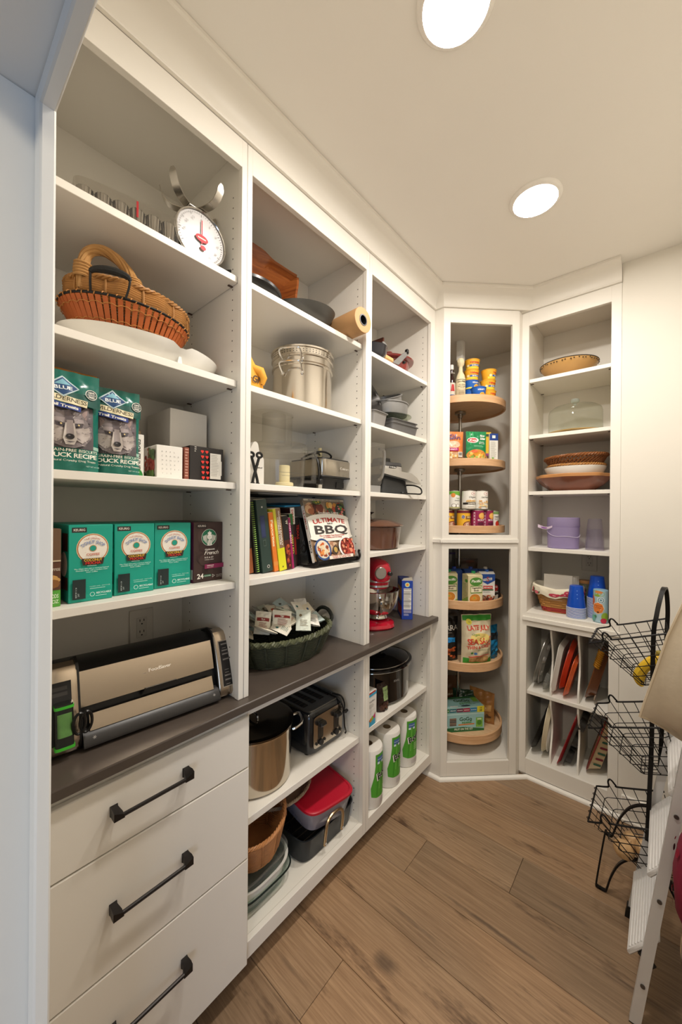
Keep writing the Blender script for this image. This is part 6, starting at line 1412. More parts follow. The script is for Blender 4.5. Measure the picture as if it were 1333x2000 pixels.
# lower trays
zt = .9683
def tetra(label, u, v, w_, d_, h, col, cap, a=0, grp=None):
    t, p, ps, pl_ = carton('broth_carton', label, 'carton', CF(u, v, zt, w_, d_, a, .243), CA + a, w_, d_, h, col, grp)
    G().loft([[(-w_ / 2, -d_ / 2, h + .0002), (w_ / 2, -d_ / 2, h + .0002), (w_ / 2, d_ / 2, h + .0002), (-w_ / 2, d_ / 2, h + .0002)], [(-w_ / 2, -d_ * .1, h + .013), (w_ / 2, -d_ * .1, h + .013), (w_ / 2, d_ / 2, h + .006), (-w_ / 2, d_ / 2, h + .006)]]).make('gable', M(col, .45), t)
    G().cyl(.012, h + .008, h + .024, (.006, 0), 18, .002).make('cap', M(cap, .4), t)
    return t, p, ps, pl_
def pacific(p, pl_, t, w_, d_, h):
    p.rect(0, w_, 0, h, '#d8cba0'); p.disc(w_ * .55, h * .80, w_ * .44, '#4f8a35', w_ * .26); p.text('Pacific', w_ * .54, h * .775, .015, '#f0efe0', bold=1, fit=w_ * .66, slant=.2); p.disc(w_ * .5, h * .64, w_ * .4, '#cfd8a0', .003)
    p.rect(w_ * .16, w_ * .96, h * .40, h * .66, '#5f8a3c'); p.rect(w_ * .19, w_ * .93, h * .43, h * .63, '#efe6c4'); p.text('Vegetable', w_ * .56, h * .555, .0105, '#4a3a24', bold=1, fit=w_ * .66); p.text('Broth', w_ * .56, h * .465, .0105, '#4a3a24', bold=1)
    p.disc(w_ * .46, h * .20, w_ * .42, '#efe9d8', h * .19); p.disc(w_ * .46, h * .21, w_ * .38, '#c9822f', h * .165); p.disc(w_ * .42, h * .22, w_ * .2, '#d6943c', h * .08); p.disc(w_ * .42, h * .24, .006, '#8fae4a', .004); p.poly([(w_ * .55, 0), (w_, 0), (w_, h * .14), (w_ * .8, h * .06)], '#6f9a3c'); p.make(t, 'printed_front')
    pl_.rect(0, d_, 0, h, '#c2b98a'); pl_.disc(d_ * .7, h * .82, .014, '#4f8a35', .010); pl_.lines(.008, d_ - .006, h * .7, 12, .0085, .003, '#7f8a52', 4); pl_.poly([(0, 0), (d_, 0), (d_, h * .3), (0, h * .12)], '#7fa04a'); pl_.make(t, 'printed_side')
t, p, ps, pl_ = tetra('vegetable broth carton at the left edge of the lower corner opening', .088, .088, .094, .062, .168, '#d8cba0', '#2f9a5c', 6); pacific(p, pl_, t, .094, .062, .168)
t, p, ps, pl_ = tetra('vegetable broth carton in the middle of the lower top tray', .214, .080, .094, .062, .168, '#d8cba0', '#2f9a5c', 10); pacific(p, pl_, t, .094, .062, .168)
t, p, ps, pl_ = tetra('blue and white beef broth carton right of the vegetable broth', .310, .084, .088, .062, .172, '#e6e3dc', '#2f5fb4', -2)
w_, h = .088, .172
p.poly([(0, h), (w_, h), (w_, h * .78), (w_ * .5, h * .64), (0, h * .78)], '#2450a0'); p.poly([(w_ * .2, h * .84), (w_ * .8, h * .88), (w_ * .8, h * .80), (w_ * .2, h * .76)], '#e6e3dc'); p.text('S', w_ * .5, h * .755, .026, '#c2452f', bold=1); p.text('SWANSON', w_ * .5, h * .805, .0065, '#2450a0', bold=1, fit=w_ * .5, rot=.07)
p.rect(w_ * .2, w_ * .84, h * .49, h * .60, '#c2302a'); p.text('BEEF BROTH', w_ * .52, h * .52, .008, '#f0e6dc', bold=1, fit=w_ * .56); p.rect(w_ * .14, w_ * .88, h * .44, h * .48, '#2f5a35'); p.lines(w_ * .2, w_ * .8, h * .40, 2, .006, .002, '#a09c94')
p.disc(w_ * .5, h * .17, w_ * .5, '#d9d2c4', h * .16); p.blobs(.002, w_ - .002, .006, h * .3, 70, .0055, ['#6a3a26', '#8f5a3a', '#4a2a1c', '#b98a5a', '#a8432f'], 7); p.make(t, 'printed_front')
t, p, ps, pl_ = carton('jerky_box', 'black box with a red patch and white cow at the right of the broth cartons', 'box', CF(.384, .118, zt, .06, .05), CA + 2, .060, .05, .128, '#1f1a19')
p.rect(.0, .052, .004, .112, '#2a2321'); p.disc(.024, .078, .022, '#b02a2c', .022); p.text('BONE', .024, .080, .010, '#f0e6da', bold=1, fit=.034); p.text('BROTH', .026, .052, .009, '#e6ded0', bold=1, fit=.038); p.poly([(.008, .012), (.044, .012), (.044, .03), (.036, .036), (.014, .034)], '#d8d2c6'); p.disc(.04, .034, .006, '#d8d2c6'); p.make(t, 'printed_front')
for k, (u, v) in enumerate(((.135, .190), (.235, .182), (.325, .175))):
    t, p, ps, pl_ = tetra('beef broth carton in the row behind, the %s one' % ('left', 'middle', 'right')[k], u, v, .088, .062, .180, '#31508f', '#27408f' if k < 2 else '#d6d2ca', 4, 'broth cartons in the row behind'); p.rect(0, .088, .12, .18, '#2a4688'); p.make(t, 'printed_front')
t, p = pouch('zip_bag', 'clear zip bag with a purple zip standing at the back of the lower top tray', 'bag', CP(.120, .340, zt), CA, .17, .30, .05, '#54524f', None, True, 8, .9, .12)
p.rect(.0, .17, .262, .272, '#3b2a5c'); p.make(t, 'purple_zip')
t, p = pouch('brown_bag', 'brown paper food bag behind the broth cartons on the lower top tray', 'bag', CP(.270, .330, zt), CA - 10, .15, .235, .07, '#4f3a2a', None, True, 9, .9, .4)
p.disc(.1, .215, .03, '#7a3a24', .008); p.make(t, 'printed_front')
zt = .6123
t, p = pouch('chip_bag', 'black chip bag with orange chips printed on its lower half', 'chip bag', CF(.082, .100, zt, .12, .06), CA + 2, .150, .262, .085, '#1a1715', None, False, 3, .95, .28, wr=.0025)
W = .15; p.text('TERRA', W * .52, .186, .030, '#d9d2c6', fit=.135); p.lines(W * .3, W * .8, .172, 1, .006, .0025, '#a8a298'); p.rect(.01, W * .80, .118, .146, '#1f86c9'); p.text('SWEET POTATO', W * .42, .127, .010, '#0f4a78', bold=1, fit=.092); p.lines(W * .2, W * .6, .110, 1, .006, .0025, '#c9c2b6')
for q in range(30):
    rd = random.Random(q); p.disc(W * rd.uniform(.16, .80), rd.uniform(.022, .088), rd.uniform(.009, .014), rd.choice(['#c9622c', '#a84a20', '#d97a3c', '#8f3a18']), rd.uniform(.006, .010), 9); p.k -= .8
p.make(t, 'printed_front')
t, p = pouch('chip_bag', 'white tortilla chip bag with red lettering and a green foot', 'chip bag', CF(.248, .098, zt, .15, .08), CA + 4, .188, .288, .105, '#dccfae', None, False, 5, .95, .32, wr=.003)
W = .188; p.rect(.006, W - .006, .006, .040, '#3f9a35'); p.rect(.004, W - .004, .256, .284, '#3f9a35'); p.disc(.036, .250, .016, '#e8dc4a'); p.text('12', .036, .245, .010, '#3a6a2c', bold=1)
p.text('LATE JULY', W * .48, .208, .026, '#d0402c', bold=1, fit=.13, arc=.35); p.disc(W * .52, .160, .06, '#ecd27a', .03); p.text('Organic', W * .36, .176, .012, '#4a8a35', slant=.2); p.text('SEA SALT', W * .50, .128, .034, '#d0402c', bold=1, fit=.145, rot=.10); p.text('THIN & CRISPY', W * .50, .104, .017, '#d0402c', bold=1, fit=.15, rot=.12); p.text('RESTAURANT STYLE', W * .62, .090, .007, '#5a7a4a', fit=.08, rot=.08)
p.disc(W * .36, .070, .010, '#4a7ab5', .007); p.disc(W * .24, .074, .008, '#5a9a4a', .007); p.lines(W * .66, W * .9, .074, 2, .006, .002, '#8a8a6a'); p.poly([(W * .16, .046), (W * .82, .062), (W * .82, .067), (W * .16, .051)], '#d0402c'); p.poly([(W * .18, .018), (W * .78, .018), (W * .78, .056), (W * .18, .046)], '#b58a55'); p.blobs(W * .2, W * .76, .02, .048, 14, .009, ['#c29a62', '#a87a48', '#d0a870'], 4); p.make(t, 'printed_front')
t, p = pouch('chip_bag', 'blue chip bag squeezed in behind the white one', 'chip bag', CP(.362, .175, zt), CA + 24, .13, .200, .06, '#1d78a8', None, False, 7, .95, .3, wr=.003)
p.rect(.02, .11, .12, .16, '#23282c'); p.blobs(.02, .11, .03, .09, 8, .012, ['#3a9ac9', '#15587c'], 3); p.make(t, 'printed_front')
t, p = pouch('chip_bag', 'pale crumpled bag standing behind the black chip bag', 'chip bag', CP(.135, .250, zt), CA - 8, .17, .275, .07, '#6a6258', None, False, 11, .95, .3, wr=.003)
zt = .1983
t, p, ps, pl_ = carton('fruit_pouch_box', 'pale blue and green fruit pouch carton, lower of the two on the bottom tray', 'carton', CF(.175, .118, zt, .262, .125, 4, .243), CA + 4, .262, .125, .108, '#9ec3bd')
def gogo(p, W, h, low):
    p.rect(0, W, 0, h, '#9cc6c4'); p.poly([(0, 0), (W, 0), (W, h * .12), (W * .5, h * .26), (0, h * .22)], '#2c6a3c'); p.rect(0, W, h * .93, h, '#b9d8d4')
    p.text('GoGo', W * .55, h * .60, h * .20, '#2f5a3a', bold=1, fit=W * .30); p.text('squeeZ', W * .58, h * .46, h * .13, '#4f8a3c', bold=1, fit=W * .24); p.poly([(W * .38, h * .36), (W * .76, h * .38), (W * .76, h * .44), (W * .38, h * .42)], '#d9803a'); p.text('FRUIT ON THE GO', W * .50, h * .10, h * .11, '#e3ecd6', bold=1, fit=W * .44)
    for q in range(5): p.rect(W * .17, W * .33, h * (.36 + q * .085), h * (.42 + q * .085), ['#6a4a3a', '#8a5a3c', '#5a3f35'][q % 3]); p.k -= .9
    p.rect(W * .80, W * .96, h * .22, h * .74, '#7fb84a'); p.disc(W * .88, h * .46, h * .14, '#4f8a35'); p.rect(W * .83, W * .93, h * .62, h * .70, '#d9e6c4'); p.rect(W * .02, W * .12, h * .24, h * .34, '#e3e8dc')
gogo(p, .262, .108, 1); p.make(t, 'printed_front')
t, p, ps, pl_ = carton('fruit_pouch_box', 'upper fruit pouch carton with a yellow badge and a coloured stripe', 'carton', CF(.176, .122, zt + .1085, .262, .120, 5, .240), CA + 5, .262, .120, .036, '#9ec3bd')
W = .262
for q, c in enumerate(('#3f8a4a', '#2f6f7a', '#6a2f4a', '#b02a4a', '#2f86b5')): p.rect(W * .165 * q, W * .165 * (q + 1) - .001, .006, .028, c); p.text(('APPLE', 'PEAR', 'CINNAMON', 'BERRY', 'BANANA')[q], W * .165 * (q + .5), .014, .006, '#f0ece4', bold=1, fit=W * .13)
p.rect(W * .83, W, .0, .036, '#e8d83a'); p.text('16', W * .915, .021, .010, '#3a4a2c', bold=1); p.text('28', W * .915, .006, .011, '#3a4a2c', bold=1); p.make(t, 'printed_front')
p = D(face((-.131, -.060, .0362), (1, 0, 0), (0, 1, 0))); p.rect(.003, .258, .002, .117, '#8fb9b6'); p.poly([(.0, .117), (.262, .117), (.262, .095), (.0, .10)], '#2c6a3c'); p.text('GoGo', .15, .058, .030, '#2f5a3a', bold=1, fit=.10); p.text('squeeZ', .16, .036, .017, '#4f8a3c', bold=1, fit=.075); p.text('FRUIT ON THE GO', .17, .022, .009, '#2f5a3a', bold=1, fit=.10); p.disc(.15, .010, .030, '#23323a', .008); p.rect(.22, .255, .05, .10, '#7fb84a'); p.rect(.05, .10, .004, .012, '#e3e0d8'); p.make(t, 'printed_top')
for k, (lb, u, v, a, c, w_, h_, T_) in enumerate((('dark green snack bag lying behind the fruit pouch cartons', .265, .285, -20, '#1d3a24', .17, .17, .06), ('brown bread bag leaning at the back of the bottom tray', .150, .390, 4, '#6a4a2f', .24, .215, .07), ('crinkled orange brown cracker bag at the right of the bottom tray', .345, .240, -48, '#a5733f', .16, .19, .06))):
    t, p = pouch('snack_bag', lb, 'snack bag', CP(u, v, zt), CA + a, w_, h_, T_, c, None, False, 20 + k, .95, .28, wr=.003)
    p.rect(.012, w_ - .012, h_ * .42, h_ * .62, ['#2f6a3a', '#8f6a44', '#c99a5c'][k]); p.text(('sea salt', 'bread', 'crackers')[k], w_ / 2, h_ * .48, .014, '#e3d9c4', bold=1, fit=w_ * .5); p.blobs(.012, w_ - .012, .01, h_ * .36, 10, .012, ['#7a5a34', '#a8824a', '#5c4026'], k); p.make(t, 'printed_front')

# ================================================================== tall right cabinet
YF = YB + .0
# top shelf bowl
t = thing('serving_bowl', 'wide tan bowl with a dark speckled rim on the top shelf of the tall cabinet', 'bowl', (.572, YF + .178, 2.2698))
TAN = M('#c79a5c', .35, 0, .10, 18, coat=.2)
G().lathe([(0, .0004), (.062, .0004), (.068, .006), (.070, .008), (.105, .030), (.134, .062), (.146, .083), (.1465, .0865)], 56).lathe([(.1465, .0865), (.140, .086), (.125, .062), (.09, .03), (0, .014)], 56).make('bowl', TAN, t)
G().tube(ell(.1455, .1455, 64, .0865), .0028, 6, True).make('speckled_rim', M('#3a3226', .5, 0, .6, 90), t)
g = G()
for i in range(46):
    q = 2 * PI * (i + random.uniform(-.3, .3)) / 46; g.sphere((.1445 * math.cos(q), .1445 * math.sin(q), .080 + random.uniform(-.006, .001)), (.004, .004, .003), 6, 4)
g.make('rim_glaze_drips', M('#4a4030', .4, 0, .4, 60), t, kind='stuff')
# cake dome
t = thing('cake_dome', 'clear glass cake dome with a knob on the second shelf of the tall cabinet', 'cake dome', (.607, YF + .165, 1.9483))
DG = glass('#f4f6f2', .02, .012)
dm = G().lathe([(.132, .014), (.1325, .018), (.1315, .125), (.126, .142), (.105, .158), (.06, .166), (.0, .168)], 56).make('dome', DG, t)
G().tube(ell(.132, .132, 56, .0155), .0022, 6, True).make('dome_rim', glass('#cfd8d0', .05, .3), dm)
G().lathe([(.008, .168), (.007, .176), (.020, .184), (.023, .194), (.018, .203), (.0, .207)], 20).make('knob', glass('#dfe6e0', .03, .25), dm)
G().lathe([(0, .0005), (.10, .0005), (.110, .004), (.140, .010), (.142, .013), (.11, .0095), (0, .008)], 56).make('plate', M('#cfae72', .3, 0, .08, 20, coat=.3), t)
# third shelf stack
TC = M('#bd8550', .4, 0, .12, 14, coat=.2)
def octa(r, z, e=2.0, s=1.0, n=48):
    return [(r * s * math.cos(2 * PI * i / n) * (1 + .035 * math.cos(8 * 2 * PI * i / n)), r * .86 * math.sin(2 * PI * i / n) * (1 + .035 * math.cos(8 * 2 * PI * i / n)), z) for i in range(n)]
t = thing('terracotta_platter', 'broad glazed terracotta platter at the bottom of the stack on the third shelf', 'platter', (.596, YF + .170, 1.6273))
G().loft([octa(.105, .0004), octa(.110, .010), octa(.150, .038), octa(.180, .072), octa(.182, .076)], 'b').make('underside', M('#7d4a36', .25, 0, .15, 14, coat=.3), t)
G().loft([octa(.182, .0762), octa(.183, .090), octa(.178, .0935), octa(.165, .088), octa(.12, .045), octa(.08, .03)], 't').make('rim', TC, t)
t = thing('white_bowl', 'white shallow bowl between the terracotta platter and the woven baskets', 'bowl', (.606, YF + .168, 1.6273 + .0475))
G().lathe([(0, .0004), (.085, .0004), (.095, .004), (.128, .034), (.150, .082), (.151, .088), (.146, .088), (.124, .040), (.09, .012), (0, .008)], 56, sy=.88).make('bowl', PORC, t)
WV = M('#8a552c', .5, 0, .3, 40, bump=.3)
def bread_basket(label, z, a, b, h, twist, m):
    t = thing('bread_basket', label, 'basket', (.612, YF + .165, z), 0, 'woven bread baskets on the third shelf', rot=(0, R(twist), R(twist * 2)))
    g = G()
    n = 44
    for i in range(n):                          # slanting strips of the plaited wall
        for s_ in (1, -1):
            v = []
            for k in range(5):
                f = k / 4; q = 2 * PI * (i + s_ * f * 2.4) / n; aa, bb = a - .028 * (1 - f), b - .028 * (1 - f); o = .0016 * s_
                v.append(((aa + o) * math.cos(q), (bb + o) * math.sin(q), .004 + h * f))
            g.tube(v, [.0040] * 5, 5)
    g.make('plaited_wall', m, t, kind='stuff')
    G().loft([ell(a - .027, b - .027, 44, .0005), ell(a - .027, b - .027, 44, .005)]).make('base', m, t)
    g = G(); braid(g, ell(a, b, 64, .006 + h), .0052, .0055, 3, 20); g.make('rim', m, t)
bread_basket('light brown woven basket, the lower of the two on the white bowl', 1.6273 + .102, .136, .115, .034, 0, M('#a8763f', .5, 0, .3, 40, bump=.3))
bread_basket('reddish brown woven basket on top of the stack on the third shelf', 1.6273 + .140, .150, .125, .046, -2, WV)
# fourth shelf
LAV = glass('#cdbfe6', .10, .40)
t = thing('lavender_canister', 'round translucent lavender canister with a tied tag on the fourth shelf', 'canister', (.562, YF + .118, 1.3073))
G().lathe([(0, .0006), (.074, .0006), (.078, .004), (.080, .125)], 48).make('body', LAV, t)
G().lathe([(.0805, .120), (.0815, .124), (.080, .170), (.077, .173), (0, .173)], 48).make('lid', LAV, t)
G().tube([(.0812 * math.cos(q), .0812 * math.sin(q), .084 + .018 * math.sin(q * 1.0 - .6) + .004 * math.sin(4 * q)) for q in [2 * PI * i / 48 for i in range(48)]], .0011, 5, True).make('string', M('#dcd4e4', .5), t)
tg_ = G().grid(lambda u, v: (-.115 + .075 * u, -.066 + .012 * math.sin(4 * u), .124 + .018 * (v - .5) * (1 - .4 * u) - .012 * math.sin(3 * u)), 10, 3).make('ribbon_tag', M('#d9c6d8', .5, 0, .1), t)
D(lambda u, v, h: (-.115 + .075 * u, -.0665 + .012 * math.sin(4 * u) - h - .0004, .124 + .018 * (v - .5) * (1 - .4 * u) - .012 * math.sin(3 * u))).disc(.4, .5, .22, '#8a5a9c', .3).make(tg_, 'tag_print')
t = thing('clear_cup_stack', 'stack of clear plastic cups turned upside down beside the lavender canister', 'cups', (.712, YF + .108, 1.3073))
CC = glass('#ece9f0', .05, .05)
for k in range(12):
    z = .0006 + k * .0052; full = [(.0415, z + .004), (.031, z + .108), (.027, z + .111), (0, z + .111)] if k in (0, 11) else [(.0408, z + .0058)]
    G().lathe([(.0425, z), (.0428, z + .003)] + full, 28).make('cup', CC, t)
# fifth shelf: deck
ZD = .9404
t = thing('liner_basket', 'small woven basket with red trim and a floral cloth liner on the deck', 'basket', (.533, YF + .150, ZD), 4)
HB = M('#bd8646', .5, 0, .15, 30, bump=.2); RT = M('#a8322f', .5, 0, .12, 30)
bq = lambda k, o=0: sup(2 * (.078 + .036 * k + o), 2 * (.062 + .026 * k + o), 3.2, 44)
g1_ = G(); g2_ = G()
for j in range(11):
    k = j / 10; z = .010 + .118 * k
    for i in range(22):
        q0, q1 = i * 2, i * 2 + 2; up_ = (i + j) % 2
        r0 = bq(k, .0022 if up_ else -.0008); seg = [r0[q % 44] for q in (q0, q0 + 1, q1)]
        gg = g2_ if j < 2 else g1_
        gg.loft([[(x, y, z - .0050), (x * 1.018, y * 1.018, z - .0050), (x * 1.018, y * 1.018, z + .0050), (x, y, z + .0050)] for x, y, _ in seg])
g1_.make('splint_weave', HB, t, kind='stuff'); g2_.make('red_band', RT, t, kind='stuff')
G().loft([[(x, y, .0006) for x, y, _ in bq(-.02)], [(x, y, .006) for x, y, _ in bq(-.02)]]).make('base', HB, t)
lr = []
for k, (o, z) in enumerate(((-.012, .075), (.0, .128), (.006, .138), (.014, .130), (.017, .106), (.0155, .088))):
    ring = bq(1.0, o); lr.append([(x * (1 + (.035 * math.sin(i * 2.1) if k > 3 else 0)), y * (1 + (.035 * math.sin(i * 2.1) if k > 3 else 0)), z + (.006 * math.sin(i * 1.7) if k > 3 else .0) + .018 * abs(x) / .11) for i, (x, y, _) in enumerate(ring)])
ln = G().loft(lr, False).make('cloth_liner', M('#e2d9c2', .75, 0, .04, 40), t)
def lf(u, v, h):
    q = u * 44; i = int(q) % 44; f = q - int(q); v = min(.999, max(0, v)); j = 3 + min(1, int(v * 2)); w_ = v * 2 - (j - 3)
    a = Vector(lr[j][i]).lerp(Vector(lr[j][(i + 1) % 44]), f); b = Vector(lr[j + 1][i]).lerp(Vector(lr[j + 1][(i + 1) % 44]), f)
    p_ = a.lerp(b, w_); n_ = Vector((p_.x, p_.y, 0)).normalized(); return tuple(p_ + n_ * (h + .0012))
p = D(lf); rd = random.Random(5)
for _ in range(26):
    u, v = rd.uniform(.42, 1.02), rd.uniform(.25, .75); p.disc(u, v, .017, rd.choice(['#b8324a', '#c24a5c', '#a02a40']), .22, 10); p.disc(u + .024, v, .008, '#4a6a3a', .16, 7); p.disc(u, v, .006, '#e0a0a0', .08, 6); p.k -= 2.7
p.make(ln, 'flower_print')
for k in range(5): tag(G().box(-.070 + .004 * k, .072 + .006 * k, -.03 + .016 * k, -.0285 + .016 * k, .060, .208 - .004 * ((k * 3) % 4), T=TR(0, 0, 0, -4, 0, 4 - k)).make('paper_napkin', M('#dcd6ca', .8, 0, .02), None, loc=(.533, YF + .150, ZD)), 'white paper napkin in the lined basket, %s of five' % ('foremost', 'second', 'third', 'fourth', 'rearmost')[k], 'napkin', 'white napkins in the lined basket')
BLU = M('#0f4fc0', .3, 0, .04, 20, coat=.2)
for lb, x, y, n_ in (('stack of blue plastic cups upside down at the front of the deck', .636, YF + .0660, 9), ('taller stack of blue plastic cups behind the flowered tin', .722, YF + .135, 17)):
    t = thing('blue_cup_stack', lb, 'cups', (x, y, ZD))
    for k in range(n_):
        z = .0008 + k * .0066
        o = G().mat(M('#dfe4ec', .4)).lathe([(.0452, z), (.0470, z + .0008), (.0470, z + .0028), (.0452, z + .0034)], 32).mat(BLU).lathe([(.0452, z + .0034), (.0445, z + .0045), (.0445, z + .0055), (.031, z + .116), (.0285, z + .118), (0, z + .1165)] if k == n_ - 1 else [(.0452, z + .0034), (.0446, z + .0067)], 32)
        o.make('cup', None, t)
    p = D(lambda u, v, h, z=.0008 + (n_ - 1) * .0066: around(.0445, z, -75, .031, .116)(u, v, h)); 
    for q in range(4): p.disc(.0, .035 + q * .02, .0035, '#7fa8e8', .002, 8); p.k -= .9
    p.make(t, 'cup_print')
t = thing('flowered_tin', 'round paper tin with orange, green and blue circles at the front right of the deck', 'tin', (.7470, YF + .0520, ZD))
G().lathe([(0, .0006), (.031, .0006), (.0325, .002), (.0325, .166), (.031, .168), (0, .1665)], 36).make('tin', M('#8fb4c4', .4, 0, .04), t)
p = D(around(.0327, 0, -100)); p.seg = .006; p.curved = True
p.rect(-.05, .05, .004, .164, '#a9c6cf'); p.disc(-.004, .150, .030, '#8fae3a', .016); p.disc(.0, .158, .018, '#e08a4a', .007); p.disc(-.034, .112, .016, '#d9703a', .026); p.disc(.010, .118, .016, '#e6ecec', .017); p.disc(.010, .118, .013, '#6f97a6', .014); p.disc(.010, .118, .009, '#d9e4e6', .010); p.disc(.010, .118, .005, '#6f97a6', .006)
p.disc(-.002, .076, .027, '#f0e2cc', .031, 8); p.disc(-.002, .076, .0245, '#e08038', .0285, 8); p.disc(-.002, .056, .005, '#3a2a1c', .003); p.text('Gingerbread', -.002, .086, .006, '#a04a20', fit=.036); p.text('Cookies', -.002, .076, .006, '#a04a20', fit=.026); p.disc(.028, .034, .016, '#8fae3a', .022); p.disc(.022, .014, .013, '#c22f4a', .013); p.disc(-.024, .022, .012, '#6fb0a0', .016); p.disc(-.012, .034, .006, '#4a8a5a', .006); p.make(t, 'printed_wrap')
t = thing('green_jar', 'glass jar with a green lower half standing behind the front cup stack', 'jar', (.660, YF + .215, ZD))
G().lathe([(0, .0006), (.040, .0006), (.043, .004), (.043, .130), (.034, .150), (.034, .168)], 32).make('jar', glass('#d6dccb', .04, .1), t)
G().cyl(.0395, .004, .10, n=28).make('contents', M('#6a8a2c', .5, 0, .15), t); G().cyl(.036, .166, .184, n=28, ch=.003).make('lid', M('#a8774a', .4), t)

# ------------------------------------------------------------------ tray slots
def lean(name, label, cat, x, y, z, tilt, build, rz=0, group=None):
    """platter modelled lying down, then stood on its edge and tilted to the right by tilt degrees"""
    t = thing(name, label, cat, (x, y, z), 0, group, rot=Euler((0, R(-90 + tilt), R(rz)), 'XYZ'))
    build(t); return t
def plate(t, w_, d_, h, e, m, nm='platter', lip=.010, rim=None):
    # local x runs upward from the resting edge (x = 0 .. w_), z points right/left
    c = (w_ / 2, 0)
    G().loft([sup(w_ - 4 * lip, d_ - 4 * lip, e, 48, .0, c), sup(w_ - 2 * lip, d_ - 2 * lip, e, 48, h * .6, c), sup(w_, d_, e, 48, h, c), sup(w_, d_, e, 48, h + .003, c), sup(w_ - 2 * lip - .004, d_ - 2 * lip - .004, e, 48, h * .6 + .004, c), sup(w_ - 4 * lip, d_ - 4 * lip, e, 48, .004, c)]).make(nm, m, t)
ZU, ZL = .4886, .1090
SIL = M('#a8a6a2', .3, .7, .08)
def cupcake_pan(m, cols, rows, w_, d_, nm):
    def b(t):
        c = (w_ / 2, 0)
        pn = G().loft([sup(w_, d_, 14, 40, -.001, c), sup(w_, d_, 14, 40, .001, c)]).make(nm, m, t)
        for i in range(cols):
            for j in range(rows):
                x = w_ * (i + .5) / cols; y = -d_ / 2 + d_ * (j + .5) / rows; r = min(w_ / cols, d_ / rows) * .40
                G().lathe([(r, .0012), (r * .98, -.004), (r * .80, -.028), (0, -.029)], 20, c=(x, y)).make('cup', m, pn)
    return b
def bumpy(t):
    plate(t, .320, .285, .014, 2.4, SIL, 'pan')
    for k in range(9):
        q = 2 * PI * k / 9
        G().lathe([(.026, -.001), (.024, -.008), (.016, -.016), (0, -.018)], 18, c=(.16 + .115 * math.cos(q), .100 * math.sin(q))).make('cup', SIL, t)
lean('round_muffin_pan', 'silver round pan with cup hollows leaning in the upper left tray slot', 'muffin pan', .4320, YF + .172, ZU + .004, 14, bumpy)
lean('round_pan', 'plain silver round pan leaning behind the hollowed one in the upper left slot', 'pan', .4540, YF + .190, ZU + .001, 12, lambda t: plate(t, .290, .27, .014, 2.5, SIL, 'pan'))
t = thing('crystal_bowl', 'small cut crystal bowl at the front of the upper left tray slot', 'bowl', (.4985, YF + .085, ZU + .052), 0, rot=(0, R(-80), 0))
n = 40; G().loft([[(r * (1 + .05 * (-1) ** i) * math.cos(2 * PI * i / n), r * (1 + .05 * (-1) ** i) * math.sin(2 * PI * i / n), z) for i in range(n)] for r, z in ((.012, -.014), (.028, -.012), (.040, -.002), (.046, .012), (.048, .014), (.043, .012), (.03, -.004), (.01, -.008))]).make('bowl', glass('#e3e3df', .03, .12), t, angle=10)
lean('white_tray', 'white rectangular tray standing in the upper middle tray slot', 'tray', .5380, YF + .165, ZU + .001, 9, lambda t: plate(t, .290, .270, .020, 9, M('#dedad2', .35, 0, .02), 'tray'))
ORG = M('#d0452a', .3, 0, .06, 12, coat=.3); ORG2 = M('#e0602c', .3, 0, .06, 12, coat=.3)
lean('orange_platter', 'large red-orange round platter leaning in the upper middle tray slot', 'platter', .5690, YF + .185, ZU + .001, 12, lambda t: plate(t, .300, .280, .020, 2.3, ORG, 'platter'))
lean('orange_tray', 'smaller bright orange tray in front of the red-orange platter', 'tray', .5960, YF + .125, ZU + .001, 14, lambda t: plate(t, .230, .200, .016, 5, ORG2, 'tray'))
AMB = M('#6b3a16', .12, 0, .15, 14, coat=.6)
def amber(t):
    c = (.155, 0)
    G().loft([sup(.25, .17, 5, 44, -.008, c), sup(.285, .215, 5, 44, .018, c), sup(.305, .238, 5, 44, .030, c), sup(.305, .238, 5, 44, .034, c), sup(.27, .205, 5, 44, .020, c), sup(.24, .17, 5, 44, -.003, c)]).make('dish', AMB, t)
    g = G()
    for k in range(9): g.tube([(.205 + k * .011 + .004 * math.cos(a), -.112 - .010 * math.sin(a) - .004, .026 + .012 * math.cos(a)) for a in [i * PI / 4 for i in range(8)]], .0052, 5, True)
    g.make('rope_handle', M('#b07a20', .2, .4, .15), t)
    G().loft([sup(.03, .20, 5, 30, -.0095, (.03, 0)), sup(.03, .20, 5, 30, -.004, (.03, 0))]).make('pale_edge', M('#8f7a68', .4), t)
lean('amber_dish', 'glossy brown dish with a golden rope handle in the upper right tray slot', 'dish', .7060, YF + .180, ZU + .004, 14, amber)
lean('dark_pan', 'black flat pan leaning in the lower left tray slot', 'pan', .4260, YF + .175, ZL + .001, 17, lambda t: plate(t, .290, .280, .016, 2.6, M('#2b2a29', .4, .2, .1), 'pan'))
lean('cream_platter', 'cream oval platter leaning in the lower left tray slot', 'platter', .4880, YF + .160, ZL + .001, 7, lambda t: plate(t, .330, .27, .018, 2.3, M('#ded2b4', .3, 0, .04, coat=.2), 'platter'))
lean('white_plate', 'white plate edge behind the cream platter in the lower left slot', 'plate', .5050, YF + .170, ZL + .001, 4, lambda t: plate(t, .24, .24, .010, 2.0, PORC, 'plate'))
lean('red_tray', 'red baking sheet leaning in the lower middle tray slot', 'tray', .5640, YF + .170, ZL + .001, 17, lambda t: plate(t, .315, .27, .010, 12, M('#9c1f24', .35, .1, .06), 'tray'))
lean('muffin_pan', 'dark muffin pan in front of the red sheet in the lower middle slot', 'muffin pan', .5790, YF + .160, ZL + .001, 17, cupcake_pan(M('#403e3c', .4, .4, .1), 3, 2, .300, .205, 'pan'))
